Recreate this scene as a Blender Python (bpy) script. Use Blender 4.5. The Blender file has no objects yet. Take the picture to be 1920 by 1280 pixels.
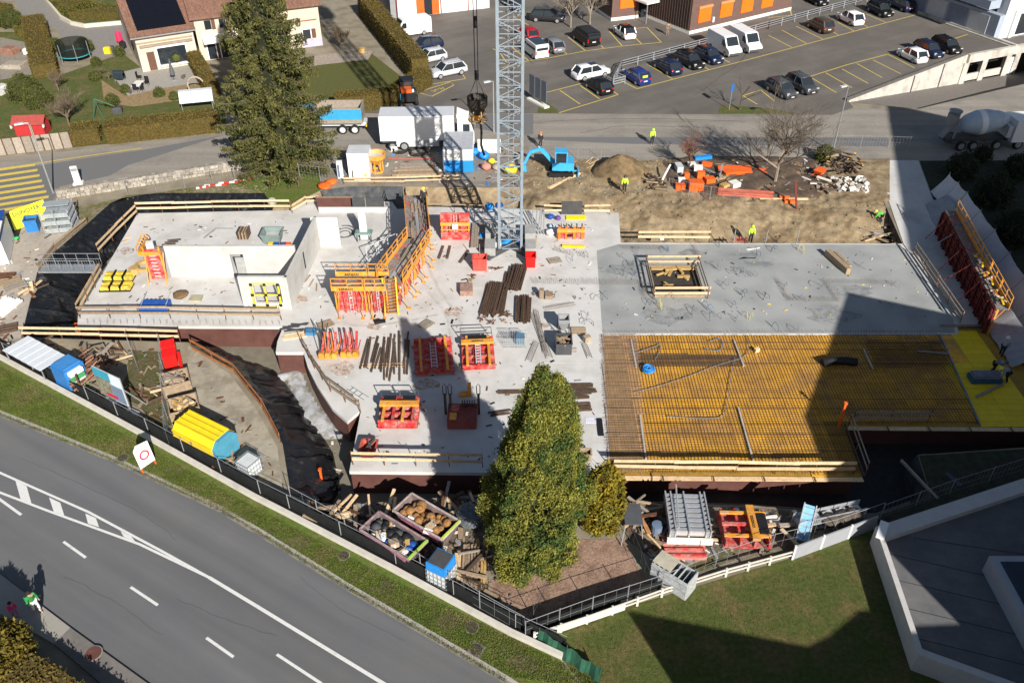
import bpy, bmesh, math, random
import numpy as np
from mathutils import Vector, Matrix, noise as mnoise
from mathutils.geometry import tessellate_polygon
random.seed(7)
RNG = np.random.default_rng(7)
R = math.radians
S = bpy.context.scene
COL = S.collection

# ---------------------------------------------------------------- camera, sky, sun, exposure
FPX, CX, CY, H, TH = 1617.0, 960.0, 640.0, 38.7, R(37.5)
cam = bpy.data.cameras.new('camera')
camo = bpy.data.objects.new('camera', cam)
COL.objects.link(camo)
camo.location = (0, 0, H)
camo.rotation_euler = (R(90) - TH, 0, 0)
cam.sensor_width = 36
cam.lens = 36 * FPX / 1920
cam.clip_end = 6000
S.camera = camo
SUN_EL, SUN_AZ = R(29), R(23.5)            # shadows run away from the camera, to the left
W = bpy.data.worlds.new('World')
S.world = W
W.use_nodes = True
_bg = W.node_tree.nodes['Background']
_sky = W.node_tree.nodes.new('ShaderNodeTexSky')
_sky.sky_type = 'NISHITA'
_sky.sun_disc = False
_sky.sun_elevation = SUN_EL
_sky.sun_rotation = R(180) - SUN_AZ
W.node_tree.links.new(_sky.outputs['Color'], _bg.inputs['Color'])
_bg.inputs['Strength'].default_value = 0.05
sl = bpy.data.lights.new('sun', 'SUN')
sl.energy = 5.0
sl.angle = R(0.5)
sl.color = (1.0, 0.945, 0.87)
so = bpy.data.objects.new('sun', sl)
COL.objects.link(so)
so.location = (20, -30, 60)
_d = Vector((-math.sin(SUN_AZ) * math.cos(SUN_EL), math.cos(SUN_AZ) * math.cos(SUN_EL), -math.sin(SUN_EL)))
so.rotation_euler = _d.to_track_quat('-Z', 'Y').to_euler()
S.view_settings.view_transform = 'Standard'
S.view_settings.look = 'None'
S.view_settings.gamma = 1
S.view_settings.exposure = 0.6
S.view_settings.use_curve_mapping = False

# ---------------------------------------------------------------- measuring the place from the photograph
def P(px, py, z=0.0):
    u = (px - CX) / FPX; v = (CY - py) / FPX
    dy = math.cos(TH) + v * math.sin(TH); dz = -math.sin(TH) + v * math.cos(TH)
    t = (H - z) / -dz
    return Vector((u * t, dy * t, z))
def hz(py, Y):                              # height of a point at ground distance Y that shows in row py
    v = (CY - py) / FPX
    return H + Y * (-math.sin(TH) + v * math.cos(TH)) / (math.cos(TH) + v * math.sin(TH))
def ang(p, q):
    return math.atan2(q[1] - p[1], q[0] - p[0])
def hd(px, py, dx, dy):                     # heading on the ground of a picture direction
    return ang(P(px, py), P(px + dx, py + dy))

# ---------------------------------------------------------------- materials
MATS = {}
def _n(nt, t): return nt.nodes.new(t)
def M(name, c, r=.75, met=0., nz=.12, sc=2., jit=0., bump=0., bsc=30., c2=None, c2sc=.3, c2lo=.45, c2hi=.6, spec=.3, det=4., emit=0, alpha=1., island=0., streak=None):
    if name in MATS: return MATS[name]
    m = bpy.data.materials.new(name); m.use_nodes = True
    nt = m.node_tree; L = nt.links.new
    b = nt.nodes['Principled BSDF']
    b.inputs['Roughness'].default_value = r
    b.inputs['Metallic'].default_value = met
    b.inputs['Specular IOR Level'].default_value = spec
    geo = _n(nt, 'ShaderNodeNewGeometry')
    def noise(scale, detail=4.):
        t = _n(nt, 'ShaderNodeTexNoise'); t.inputs['Scale'].default_value = scale; t.inputs['Detail'].default_value = detail
        t.inputs['Roughness'].default_value = .65
        L(geo.outputs['Position'], t.inputs['Vector']); return t
    def rng(src, lo, hi, flo=0., fhi=1.):
        k = _n(nt, 'ShaderNodeMapRange'); k.inputs['From Min'].default_value = flo; k.inputs['From Max'].default_value = fhi
        k.inputs['To Min'].default_value = lo; k.inputs['To Max'].default_value = hi
        L(src, k.inputs['Value']); return k.outputs['Result']
    rgb = _n(nt, 'ShaderNodeRGB'); rgb.outputs[0].default_value = (*c, 1)
    col = rgb.outputs[0]
    if c2 is not None:
        mx = _n(nt, 'ShaderNodeMix'); mx.data_type = 'RGBA'
        L(rng(noise(c2sc, 6.).outputs['Fac'], 0, 1, c2lo, c2hi), mx.inputs['Factor'])
        L(col, mx.inputs['A']); mx.inputs['B'].default_value = (*c2, 1)
        col = mx.outputs['Result']
    f = None
    def mul(x):
        nonlocal f
        if f is None: f = x
        else:
            q = _n(nt, 'ShaderNodeMath'); q.operation = 'MULTIPLY'; L(f, q.inputs[0]); L(x, q.inputs[1]); f = q.outputs[0]
    if nz: mul(rng(noise(sc, det).outputs['Fac'], 1 - nz, 1 + nz, .3, .7))
    if streak:                              # (scale x, scale y, scale z, amount, turn)
        mp = _n(nt, 'ShaderNodeMapping'); mp.inputs['Scale'].default_value = streak[:3]
        mp.inputs['Rotation'].default_value = (0, 0, 0)
        vr = _n(nt, 'ShaderNodeVectorRotate'); vr.rotation_type = 'Z_AXIS'; vr.inputs['Angle'].default_value = streak[4]
        L(geo.outputs['Position'], vr.inputs['Vector']); L(vr.outputs[0], mp.inputs['Vector'])
        t = _n(nt, 'ShaderNodeTexNoise'); t.inputs['Scale'].default_value = 1.; t.inputs['Detail'].default_value = 5.
        L(mp.outputs[0], t.inputs['Vector'])
        mul(rng(t.outputs['Fac'], 1 - streak[3], 1 + streak[3], .3, .7))
    if jit:
        oi = _n(nt, 'ShaderNodeObjectInfo'); mul(rng(oi.outputs['Random'], 1 - jit, 1 + jit))
    if island: mul(rng(geo.outputs['Random Per Island'], 1 - island, 1 + island))
    if f is not None:
        s = _n(nt, 'ShaderNodeVectorMath'); s.operation = 'SCALE'; L(col, s.inputs[0]); L(f, s.inputs['Scale']); col = s.outputs[0]
    L(col, b.inputs['Base Color'])
    if bump:
        bp = _n(nt, 'ShaderNodeBump'); bp.inputs['Strength'].default_value = bump; bp.inputs['Distance'].default_value = .05
        L(noise(bsc, 5.).outputs['Fac'], bp.inputs['Height']); L(bp.outputs[0], b.inputs['Normal'])
    if alpha < 1: b.inputs['Alpha'].default_value = alpha
    MATS[name] = m
    return m

# ---------------------------------------------------------------- mesh building
class MB:
    def __init__(s): s.v = []; s.f = []
    def add(s, vs, fs):
        o = len(s.v); s.v += [tuple(x) for x in vs]; s.f += [tuple(o + i for i in f) for f in fs]; return s
    def box(s, c, d, rz=0., M4=None):
        x, y, z = d[0] / 2, d[1] / 2, d[2] / 2
        vs = [Vector((a, b, e)) for a, b, e in ((-x,-y,-z),(x,-y,-z),(x,y,-z),(-x,y,-z),(-x,-y,z),(x,-y,z),(x,y,z),(-x,y,z))]
        if rz: m = Matrix.Rotation(rz, 3, 'Z'); vs = [m @ v for v in vs]
        if M4 is not None: vs = [M4 @ v for v in vs]
        vs = [v + Vector(c) for v in vs]
        return s.add(vs, [(3,2,1,0),(4,5,6,7),(0,1,5,4),(1,2,6,5),(2,3,7,6),(3,0,4,7)])
    def bx(s, x0, x1, y0, y1, z0, z1): return s.box(((x0+x1)/2, (y0+y1)/2, (z0+z1)/2), (x1-x0, y1-y0, z1-z0))
    def beam(s, p, q, w, h, up=(0,0,1)):
        p, q = Vector(p), Vector(q); d = (q - p)
        if d.length < 1e-6: return s
        d.normalize(); u = Vector(up)
        if abs(d.dot(u)) > .98: u = Vector((1, 0, 0))
        a = d.cross(u).normalized() * w / 2; b = a.cross(d).normalized() * h / 2
        vs = [p-a-b, p+a-b, p+a+b, p-a+b, q-a-b, q+a-b, q+a+b, q-a+b]
        return s.add(vs, [(0,1,2,3),(7,6,5,4),(0,4,5,1),(1,5,6,2),(2,6,7,3),(3,7,4,0)])
    def tube(s, p, q, r, n=6, r2=None, cap=True):
        p, q = Vector(p), Vector(q); d = q - p
        if d.length < 1e-6: return s
        d.normalize(); u = Vector((0, 0, 1)) if abs(d.z) < .95 else Vector((1, 0, 0))
        a = d.cross(u).normalized(); b = d.cross(a); r2 = r if r2 is None else r2
        vs = []
        for k in range(n):
            t = 2 * math.pi * k / n; e = a * math.cos(t) + b * math.sin(t)
            vs += [p + e * r, q + e * r2]
        fs = [(2*k, 2*k+1, (2*k+3) % (2*n), (2*k+2) % (2*n)) for k in range(n)]
        if cap: fs += [tuple(2*k for k in range(n))[::-1], tuple(2*k+1 for k in range(n))]
        return s.add(vs, fs)
    def path(s, pts, r, n=5):
        pts = [Vector(p) for p in pts]; vs = []; N = len(pts)
        for i, p in enumerate(pts):
            d = (pts[min(i+1, N-1)] - pts[max(i-1, 0)]).normalized()
            u = Vector((0, 0, 1)) if abs(d.z) < .95 else Vector((1, 0, 0))
            a = d.cross(u).normalized(); b = d.cross(a)
            for k in range(n):
                t = 2 * math.pi * k / n; vs.append(p + (a * math.cos(t) + b * math.sin(t)) * r)
        fs = [(i*n+k, (i+1)*n+k, (i+1)*n+(k+1) % n, i*n+(k+1) % n) for i in range(N-1) for k in range(n)]
        fs += [tuple(range(n))[::-1], tuple((N-1)*n+k for k in range(n))]
        return s.add(vs, fs)
    def prism(s, poly, z0, z1):
        n = len(poly)
        A = sum(poly[i][0]*poly[(i+1) % n][1] - poly[(i+1) % n][0]*poly[i][1] for i in range(n))
        if A < 0: poly = poly[::-1]
        tri = tessellate_polygon([[Vector((p[0], p[1], 0)) for p in poly]])
        vs = [(p[0], p[1], z0) for p in poly] + [(p[0], p[1], z1) for p in poly]
        fs = []
        for t in tri:
            a, b, c = t
            cr = (poly[b][0]-poly[a][0])*(poly[c][1]-poly[a][1]) - (poly[b][1]-poly[a][1])*(poly[c][0]-poly[a][0])
            if cr < 0: a, c = c, a
            fs += [(a+n, b+n, c+n), (c, b, a)]
        fs += [(i, (i+1) % n, (i+1) % n + n, i + n) for i in range(n)]
        return s.add(vs, fs)
    def sheet(s, polys, z):
        pl = [[Vector((p[0], p[1], 0)) for p in q] for q in polys]
        flat = [p for q in polys for p in q]
        fs = []
        for t in tessellate_polygon(pl):
            a, b, c = t
            cr = (flat[b][0]-flat[a][0])*(flat[c][1]-flat[a][1]) - (flat[b][1]-flat[a][1])*(flat[c][0]-flat[a][0])
            if abs(cr) < 1e-9: continue
            fs.append((a, b, c) if cr > 0 else (c, b, a))
        return s.add([(p[0], p[1], z) for p in flat], fs)
    def quad(s, *p): return s.add(p, [tuple(range(len(p)))])
    def lathe(s, prof, n=12, c=(0,0,0), closed=True):
        vs = []; m = len(prof)
        for k in range(n):
            t = 2 * math.pi * k / n
            for r, z in prof: vs.append((c[0] + r*math.cos(t), c[1] + r*math.sin(t), c[2] + z))
        fs = [(k*m+i, ((k+1) % n)*m+i, ((k+1) % n)*m+i+1, k*m+i+1) for k in range(n) for i in range(m-1)]
        if closed: fs += [tuple(k*m for k in range(n))[::-1], tuple(k*m+m-1 for k in range(n))]
        return s.add(vs, fs)
    def loft(s, secs, cap=True):
        n = len(secs[0]); vs = [p for q in secs for p in q]
        fs = [(i*n+k, i*n+(k+1) % n, (i+1)*n+(k+1) % n, (i+1)*n+k) for i in range(len(secs)-1) for k in range(n)]
        if cap: fs += [tuple(range(n))[::-1], tuple((len(secs)-1)*n+k for k in range(n))]
        return s.add(vs, fs)
    def tf(s, m):
        s.v = [tuple(m @ Vector(v)) for v in s.v]; return s
    def mesh(s, name, mat, smooth=False):
        me = bpy.data.meshes.new(name); me.from_pydata(s.v, [], s.f); me.update()
        if smooth: me.polygons.foreach_set('use_smooth', [True] * len(me.polygons))
        if mat is not None: me.materials.append(mat)
        return me

def link(name, me, par=None, loc=(0,0,0), rz=0.):
    o = bpy.data.objects.new(name, me); COL.objects.link(o)
    o.location = loc; o.rotation_euler = (0, 0, rz)
    if par is not None: o.parent = par
    return o
def part(name, mb, mat, par, smooth=False, loc=(0,0,0), rz=0., label=None, stuff=False):
    o = link(name, mb.mesh(name, mat, smooth), par, loc, rz)
    if label: o['label'] = label
    if stuff: o['kind'] = 'stuff'
    return o
def tag(o, label, cat, group=None):
    o['label'] = label; o['category'] = cat
    if group: o['group'] = group
    return o
def T(name, label, cat, loc=(0,0,0), rz=0., group=None):
    o = bpy.data.objects.new(name, None); COL.objects.link(o); o.empty_display_size = .3
    o.location = loc; o.rotation_euler = (0, 0, rz)
    return tag(o, label, cat, group)
def solo(name, label, cat, mb, mat, loc=(0,0,0), rz=0., group=None, smooth=False):
    return tag(part(name, mb, mat, None, smooth, loc, rz), label, cat, group)
def struct(name, mb, mat, smooth=False, kind='structure'):
    o = part(name, mb, mat, None, smooth); o['kind'] = kind; return o
def dup(root, loc, rz, label, group=None):
    r = root.copy(); COL.objects.link(r); r.location = loc; r.rotation_euler = (0, 0, rz); r['label'] = label
    if group: r['group'] = group
    for ch in list(root.children):
        c = ch.copy(); COL.objects.link(c); c.parent = r
        for g in list(ch.children):
            d = g.copy(); COL.objects.link(d); d.parent = c
    return r
def recolor(root, old, new):                # the copy wears another paint: object-level slots, shared mesh
    for o in [root] + list(root.children_recursive):
        if o.type == 'MESH':
            for s in o.material_slots:
                if s.material == old: s.link = 'OBJECT'; s.material = new
def text(body, size, mat, par, M4, name='lettering'):
    cu = bpy.data.curves.new('t', 'FONT'); cu.body = body; cu.size = size; cu.align_x = 'CENTER'; cu.align_y = 'CENTER'
    cu.offset = size * .02; cu.resolution_u = 2; cu.extrude = .004
    t = bpy.data.objects.new('t', cu); COL.objects.link(t)
    me = bpy.data.meshes.new_from_object(t.evaluated_get(bpy.context.evaluated_depsgraph_get()))
    bpy.data.objects.remove(t); bpy.data.curves.remove(cu)
    me.name = name; me.materials.clear(); me.materials.append(mat)
    o = link(name, me, par); o.matrix_local = M4; return o
def PL(pts, z=0.): return [P(a, b, z) for a, b in pts]

# paint box ----------------------------------------------------------------
concrete = M('pale_concrete', (.57,.56,.54), .9, nz=.05, sc=.9, c2=(.43,.415,.385), c2sc=.28, c2lo=.46, c2hi=.72, bump=.05, bsc=25)
wallconc = M('wall_concrete', (.50,.49,.465), .85, nz=.07, sc=1.5, c2=(.38,.37,.35), c2sc=.5, c2lo=.5, c2hi=.8, bump=.08)
greyconc = M('grey_concrete', (.345,.355,.348), .85, nz=.06, sc=1.2, c2=(.25,.26,.258), c2sc=.3, c2lo=.42, c2hi=.64, bump=.05, bsc=20)
brownpaint = M('brown_waterproofing', (.105,.045,.036), .7, nz=.2, sc=1.2)
deckyel = M('yellow_form_board', (.74,.385,.032), .6, nz=.16, sc=2.5, jit=.14, c2=(.42,.23,.08), c2sc=.45, c2lo=.42, c2hi=.68)
rust = M('rusty_steel', (.14,.062,.03), .85, nz=.35, sc=4, jit=.2)
rebarm = M('rebar_steel', (.175,.092,.042), .8, nz=.4, sc=1.2)
wood = M('new_timber', (.62,.45,.27), .75, nz=.18, sc=4, jit=.16, streak=(1.5,14,14,.12,0))
oldwood = M('weathered_timber', (.30,.225,.15), .85, nz=.25, sc=5, jit=.25)
greywood = M('grey_timber', (.29,.25,.205), .9, nz=.2, sc=5, jit=.2)
darkwood = M('dark_timber', (.095,.062,.042), .85, nz=.3, sc=4, jit=.3)
red = M('formwork_red', (.50,.028,.028), .55, nz=.28, sc=3.5, jit=.15, c2=(.40,.20,.17), c2sc=2.6, c2lo=.42, c2hi=.64)
brightred = M('bright_red', (.78,.015,.012), .4, nz=.08)
orange = M('formwork_orange', (.72,.29,.02), .55, nz=.2, sc=4, jit=.12, c2=(.45,.30,.16), c2sc=3., c2lo=.46, c2hi=.66)
vorange = M('vivid_orange', (.75,.13,.02), .5, nz=.15, sc=3, jit=.12)
yellow = M('machine_yellow', (.74,.52,.02), .5, nz=.12, sc=3, jit=.06)
lemon = M('lemon_banner', (.80,.74,.03), .55, nz=.04)
blue = M('bright_blue', (.02,.24,.66), .45, nz=.1)
deepblue = M('deep_blue', (.015,.07,.30), .5, nz=.15)
skyblue = M('excavator_blue', (.05,.36,.68), .4, nz=.12, sc=4)
white = M('white_paint', (.80,.80,.79), .45, nz=.03)
offwhite = M('off_white', (.70,.68,.62), .8, nz=.06, sc=2)
lightgrey = M('light_grey', (.50,.52,.54), .6, nz=.08)
midgrey = M('mid_grey', (.25,.255,.265), .6, nz=.1)
darkgrey = M('dark_grey', (.06,.062,.066), .7, nz=.2)
black = M('matt_black', (.015,.015,.017), .6, nz=.2)
rubber = M('rubber', (.02,.02,.02), .85, nz=.2)
galv = M('galvanised_steel', (.42,.44,.46), .45, met=.55, nz=.18, sc=5, jit=.08)
cranem = M('crane_galvanised', (.25,.30,.34), .5, met=.15, nz=.1, sc=3)
alu = M('aluminium', (.66,.67,.68), .35, met=.6, nz=.1, sc=5)
glassm = M('window_glass', (.02,.026,.032), .08, nz=0, spec=.8)
chrome = M('lamp_glass', (.7,.7,.7), .15, met=.4, nz=0)
tail = M('tail_lamp', (.45,.01,.01), .25, nz=0)
linerm = M('black_pit_liner', (.010,.0105,.012), .27, nz=.3, sc=1.5, bump=.5, bsc=6, spec=.6, c2=(.085,.078,.066), c2sc=1.8, c2lo=.56, c2hi=.85)
greyliner = M('grey_pit_liner', (.06,.065,.07), .45, nz=.3, sc=2, bump=.8, bsc=2.5, spec=.5, c2=(.12,.115,.105), c2sc=1.2, c2lo=.5, c2hi=.7)
plasticw = M('white_sheeting', (.44,.45,.47), .5, nz=.15, sc=3, bump=.5, bsc=2, c2=(.28,.27,.24), c2sc=1.2)
soil = M('tan_soil', (.29,.222,.135), .95, nz=.3, sc=1.6, c2=(.185,.13,.072), c2sc=.45, c2lo=.45, c2hi=.62, bump=1., bsc=5)
topsoil = M('dark_soil', (.095,.066,.048), .95, nz=.3, sc=2.5, c2=(.14,.10,.07), c2sc=.6, c2lo=.45, c2hi=.65, bump=1., bsc=8)
gravel = M('site_gravel', (.33,.285,.225), .95, nz=.16, sc=3, c2=(.22,.19,.15), c2sc=.4, c2lo=.5, c2hi=.7, bump=.5, bsc=12)
mudm = M('mud_flat', (.275,.24,.175), .9, nz=.16, sc=2, c2=(.185,.155,.11), c2sc=.5, c2lo=.45, c2hi=.65, bump=.5, bsc=6)
silt = M('wet_silt', (.205,.185,.14), .6, nz=.1, sc=1.5, c2=(.16,.145,.11), c2sc=.6)
# ---------------------------------------------------------------- the ground, roads and the pit
def offs(pts, d):                           # a polyline moved sideways (left is positive)
    out = []
    for i, p in enumerate(pts):
        a = Vector(pts[max(i-1, 0)][:2]); b = Vector(pts[min(i+1, len(pts)-1)][:2])
        t = (b - a).normalized(); out.append(Vector((p[0] - t.y * d, p[1] + t.x * d, 0)))
    return out
def strip_mb(mb, pts, w, z):
    a, b = offs(pts, w/2), offs(pts, -w/2)
    n = len(pts)
    mb.add([(p.x, p.y, z) for p in a] + [(p.x, p.y, z) for p in b], [(i, n+i, n+i+1, i+1) for i in range(n-1)]); return mb
def strip(name, px, w, z, mat, kind='structure'):
    return struct(name, strip_mb(MB(), PL(px), w, z), mat, kind=kind)
def sheet(name, px, z, mat): return struct(name, MB().sheet([PL(px)], z), mat)

PIT_PX = [(207,381),(240,367),(300,362),(495,362),(512,385),(546,385),(600,358),(650,350),(760,350),(985,353),(1000,364),
          (1650,362),(1692,457),(1795,600),(1797,613),(1870,613),(1965,745),(1965,835),(1720,852),(1746,930),(1642,966),
          (1400,946),(1170,941),(900,926),(650,946),(592,941),(545,925),(530,832),(490,762),(440,692),(352,641),(335,641),(40,632),(70,511),(104,471),(162,421)]
PIT = PL(PIT_PX)
RAMP = PL([(1592,192),(1815,106),(1906,90),(1985,74),(1985,142),(1722,204)])
grassy = M('rough_grass', (.095,.135,.022), .95, nz=.3, sc=5, c2=(.15,.135,.045), c2sc=.8, c2lo=.46, c2hi=.68, bump=1., bsc=14)
lawn = M('lawn_grass', (.080,.100,.022), .95, nz=.28, sc=4, c2=(.145,.115,.045), c2sc=.5, c2lo=.45, c2hi=.68, bump=1., bsc=16)
asph = M('road_asphalt', (.128,.131,.137), .85, nz=.06, sc=14, c2=(.145,.143,.14), c2sc=.16, c2lo=.42, c2hi=.68, streak=(.03,.7,1,.16,R(31)), bump=.25, bsc=90)
parkasph = M('parking_asphalt', (.125,.112,.10), .9, nz=.1, sc=6, c2=(.16,.145,.127), c2sc=.16, c2lo=.42, c2hi=.66, streak=(.08,.5,1,.12,R(-33)))
dusty = M('dusty_street', (.27,.245,.21), .9, nz=.09, sc=3, c2=(.20,.185,.165), c2sc=.2, c2lo=.48, c2hi=.7, streak=(.03,.8,1,.14,0))
palegravel = M('pale_gravel', (.40,.355,.30), .95, nz=.12, sc=3, c2=(.30,.265,.22), c2sc=.4, c2lo=.5, c2hi=.72, bump=.5, bsc=12)
mulch = M('bark_mulch', (.34,.225,.165), .95, nz=.35, sc=7, c2=(.22,.14,.10), c2sc=1, bump=1., bsc=16)
paint_w = M('road_paint_white', (.66,.66,.64), .7, nz=.08, sc=6, c2=(.42,.42,.41), c2sc=3, c2lo=.58, c2hi=.75)
paint_y = M('road_paint_yellow', (.62,.47,.09), .7, nz=.1, sc=6, c2=(.36,.28,.12), c2sc=2.5, c2lo=.55, c2hi=.75)

big = [Vector((-2500,-2500,0)), Vector((2500,-2500,0)), Vector((2500,2500,0)), Vector((-2500,2500,0))]
struct('ground', MB().sheet([big, PIT, RAMP], -.02), mudm)

# pit floor and its slopes
N = len(PIT)
A2 = sum(PIT[i].x*PIT[(i+1) % N].y - PIT[(i+1) % N].x*PIT[i].y for i in range(N))
sg = 1 if A2 > 0 else -1
ZF = -2.0
inner = []
for i in range(N):
    a, b, c = PIT[i-1], PIT[i], PIT[(i+1) % N]
    n1 = Vector((-(b-a).y, (b-a).x, 0)).normalized() * sg; n2 = Vector((-(c-b).y, (c-b).x, 0)).normalized() * sg
    n = (n1 + n2); n = n / max(.5, n.length_squared / 2) if n.length > .1 else n1
    w = .35
    px = PIT_PX[i]
    if px in ((40,632),(70,511),(104,471),(162,421),(207,381),(240,367)): w = 2.9
    if px in ((300,362),(495,362),(600,358),(650,350),(760,350),(985,353)): w = 2.4
    if px in ((985,353),(1000,364)): w = 3.6
    if px in ((545,925),(530,832),(490,762),(440,692)): w = 3.0
    if px in ((352,641),): w = 1.6
    if px in ((1400,946),(1170,941),(900,926),(650,946),(592,941)): w = .9
    inner.append(b + n * w)
struct('pit_floor', MB().sheet([[Vector((-50,34,0)), Vector((60,34,0)), Vector((60,76,0)), Vector((-50,76,0))]], ZF), silt)
def slope(i0, i1, name, mat, sub=10):        # the bank between hole edge and floor, crumpled
    mb = MB(); k = i0; cols = []
    idx = []
    while True:
        idx.append(k % N)
        if k % N == i1: break
        k += 1
    path = []
    for a, b in zip(idx, idx[1:]):
        m = max(2, int((PIT[b]-PIT[a]).length / .22))
        path += [(PIT[a].lerp(PIT[b], t/m), inner[a].lerp(inner[b], t/m)) for t in range(m)]
    path.append((PIT[idx[-1]], inner[idx[-1]]))
    vs = []
    for o, q in path:
        for s in range(sub+1):
            al = Vector((o.x*1.9, o.y*1.9, s*.10))
            t = s / sub
            p = o.lerp(q, t); z = ZF * t
            if 0 < s < sub:
                nn = (1-abs(mnoise.noise(al))*2.6)*.13 + (1-abs(mnoise.noise(al*2.7))*2.6)*.05 + mnoise.noise(Vector((p.x*.6, p.y*.6, s*.3)))*.2 if mat in (linerm, greyliner) else mnoise.noise(Vector((p.x*1.1, p.y*1.1, s*.9)))*.2
                p = p + Vector((nn, nn*.6, nn)); z += nn
            vs.append((p.x, p.y, z + (.01 if s == 0 else 0)))
    n = sub+1
    fs = [(i*n+s, i*n+s+1, (i+1)*n+s+1, (i+1)*n+s) for i in range(len(path)-1) for s in range(sub)]
    mb.add(vs, fs)
    return struct(name, mb, mat, True)
def ix(px): return PIT_PX.index(px)
slope(ix((40,632)), ix((512,385)), 'pit_slope', linerm)
slope(ix((512,385)), ix((600,358)), 'pit_slope', soil)
slope(ix((600,358)), ix((760,350)), 'pit_slope', greyliner)
slope(ix((760,350)), ix((1000,364)), 'pit_slope', soil)
slope(ix((1650,362)), ix((1720,852)), 'pit_slope', topsoil)
slope(ix((1720,852)), ix((592,941)), 'pit_slope', M('clay_bank', (.07,.066,.064), .9, nz=.2, sc=2, bump=.6, bsc=5))
slope(ix((592,941)), ix((352,641)), 'pit_slope', linerm)
slope(ix((352,641)), ix((40,632)), 'pit_slope', topsoil)
# pale mud line that lies along the toe of the liner, white sheeting under the curved wall
sheet_pts = PL([(512,702),(563,692),(577,730),(599,765),(622,790),(642,806),(640,822),(612,826),(580,806),(560,775),(548,735),(540,712),(516,718)], ZF)
def lumpy(name, pts, z, mat, h=.35, res=.35, kind='structure', f=.9):   # a low uneven mound over an outline
    xs = [p[0] for p in pts]; ys = [p[1] for p in pts]
    def inside(x, y):
        c = False; j = len(pts)-1
        for i in range(len(pts)):
            if (pts[i][1] > y) != (pts[j][1] > y) and x < (pts[j][0]-pts[i][0])*(y-pts[i][1])/(pts[j][1]-pts[i][1])+pts[i][0]: c = not c
            j = i
        return c
    def dist(x, y):
        d = 9
        for i in range(len(pts)):
            a = Vector(pts[i-1][:2]); b = Vector(pts[i][:2]); p = Vector((x, y)); ab = b-a
            t = max(0, min(1, (p-a).dot(ab)/max(1e-6, ab.length_squared))); d = min(d, (p-a-ab*t).length)
        return d
    x0, y0 = min(xs)-res, min(ys)-res; nx = int((max(xs)-x0)/res)+2; ny = int((max(ys)-y0)/res)+2
    vs = []; ok = {}
    for j in range(ny):
        for i in range(nx):
            x, y = x0+i*res, y0+j*res; ins = inside(x, y); d = dist(x, y)
            hgt = -.05
            if ins:
                e = min(1, d/.8); hgt = h*(e**.7)*(.65+.9*(mnoise.noise(Vector((x*f, y*f, 1.3)))+.3*mnoise.noise(Vector((x*3*f, y*3*f, 4)))))
            ok[i, j] = ins or d < res
            vs.append((x, y, z+hgt))
    fs = [(j*nx+i, j*nx+i+1, (j+1)*nx+i+1, (j+1)*nx+i) for j in range(ny-1) for i in range(nx-1) if all(ok[a] for a in ((i,j),(i+1,j),(i+1,j+1),(i,j+1)))]
    return struct(name, MB().add(vs, fs), mat, True, kind)
lumpy('white_ground_sheeting', sheet_pts, ZF, plasticw, .5, .3, f=.22)

# the earth bank that falls from the street to the back of the slab
vs = []; nx, ny = 200, 60
def sm(a, b, x): t = max(0, min(1, (x-a)/(b-a))); return t*t*(3-2*t)
for j in range(ny+1):
    py = 296 + (470-296)*j/ny
    for i in range(nx+1):
        px = 978 + (1668-978)*i/nx
        if j/ny > .55: px = min(px, 1648 + (py-362)*.5)
        p = P(px, py)
        edge = 366 + 10*math.sin(px*.021) + 16*sm(1500,1580,px) + 12*sm(1180, 1240, px)*(1-sm(1480, 1560, px))
        z = .06 - 1.15*sm(edge, edge+62, py)
        z += .2*mnoise.noise(p*.7) + .13*mnoise.noise(p*1.9)*sm(345,372,py) + .09*mnoise.noise(p*4.6)
        hx, hy = (px-1163)/62, (py-322)/27
        hx, hy = (px-1385)/190, (py-300)/60
        if j == 0: z = -.05
        if px < 1000: z -= (1000-px)*.02
        z = min(z, .12) if abs(px-1163) > 70 and abs(py-322) > 1 and py < 350 else z
        if j and py < 358 and abs(px-1163) > 75: z = max(z, .03)
        vs.append((p.x, p.y, z))
n = nx+1
bfs = [(j*n+i+1, j*n+i, (j+1)*n+i, (j+1)*n+i+1) for j in range(ny) for i in range(nx)]
bank = struct('earth_bank', MB().add(vs, bfs), soil, True)
from mathutils.bvhtree import BVHTree
BVH = BVHTree.FromPolygons([Vector(v) for v in vs], bfs)
def bank_z(x, y, z=0.):
    h = BVH.ray_cast(Vector((x, y, 20)), Vector((0, 0, -1)))[0]
    return h.z if h else z
HEAP_M = M('heap_soil', (.20,.14,.072), .95, nz=.3, sc=2, c2=(.13,.09,.048), c2sc=.7, bump=1., bsc=6)
hv = []
for j in range(15):
    for k in range(40):
        a, r = 2*math.pi*k/40, j/14; q = P(1163,322) + Vector((math.cos(a)*2.9*r, math.sin(a)*2.5*r, 0)); q += Vector((mnoise.noise(q*.9), mnoise.noise(q*.9+Vector((7,7,7))), 0))*.35*r
        hv.append((q.x, q.y, .1 + 1.75*(1-r**1.25) + .22*mnoise.noise(q*1.4)*r + .12*mnoise.noise(q*3.5) - (.3 if j == 14 else 0)))
struct('spoil_heap', MB().add(hv, [(j*40+k, (j+1)*40+k, (j+1)*40+(k+1)%40, j*40+(k+1)%40) for j in range(14) for k in range(40)]), HEAP_M, True)
struct('pit_shade_sheet', MB().sheet([PL([(1148,900),(1600,897),(1600,805),(1985,800),(1985,838),(1722,858),(1740,926),(1640,962),(1400,944),(1168,938)], ZF)], ZF+.006), M('pit_shade_dark', (.03,.028,.027), .7, nz=.3, sc=2))  # dark sheet over the silt: the pit's shade put into its colour
lumpy('dark_planting_bed', PL([(1240,300),(1300,292),(1540,296),(1560,345),(1535,372),(1430,378),(1280,366),(1250,345)]), .02, topsoil, .22)

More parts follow.
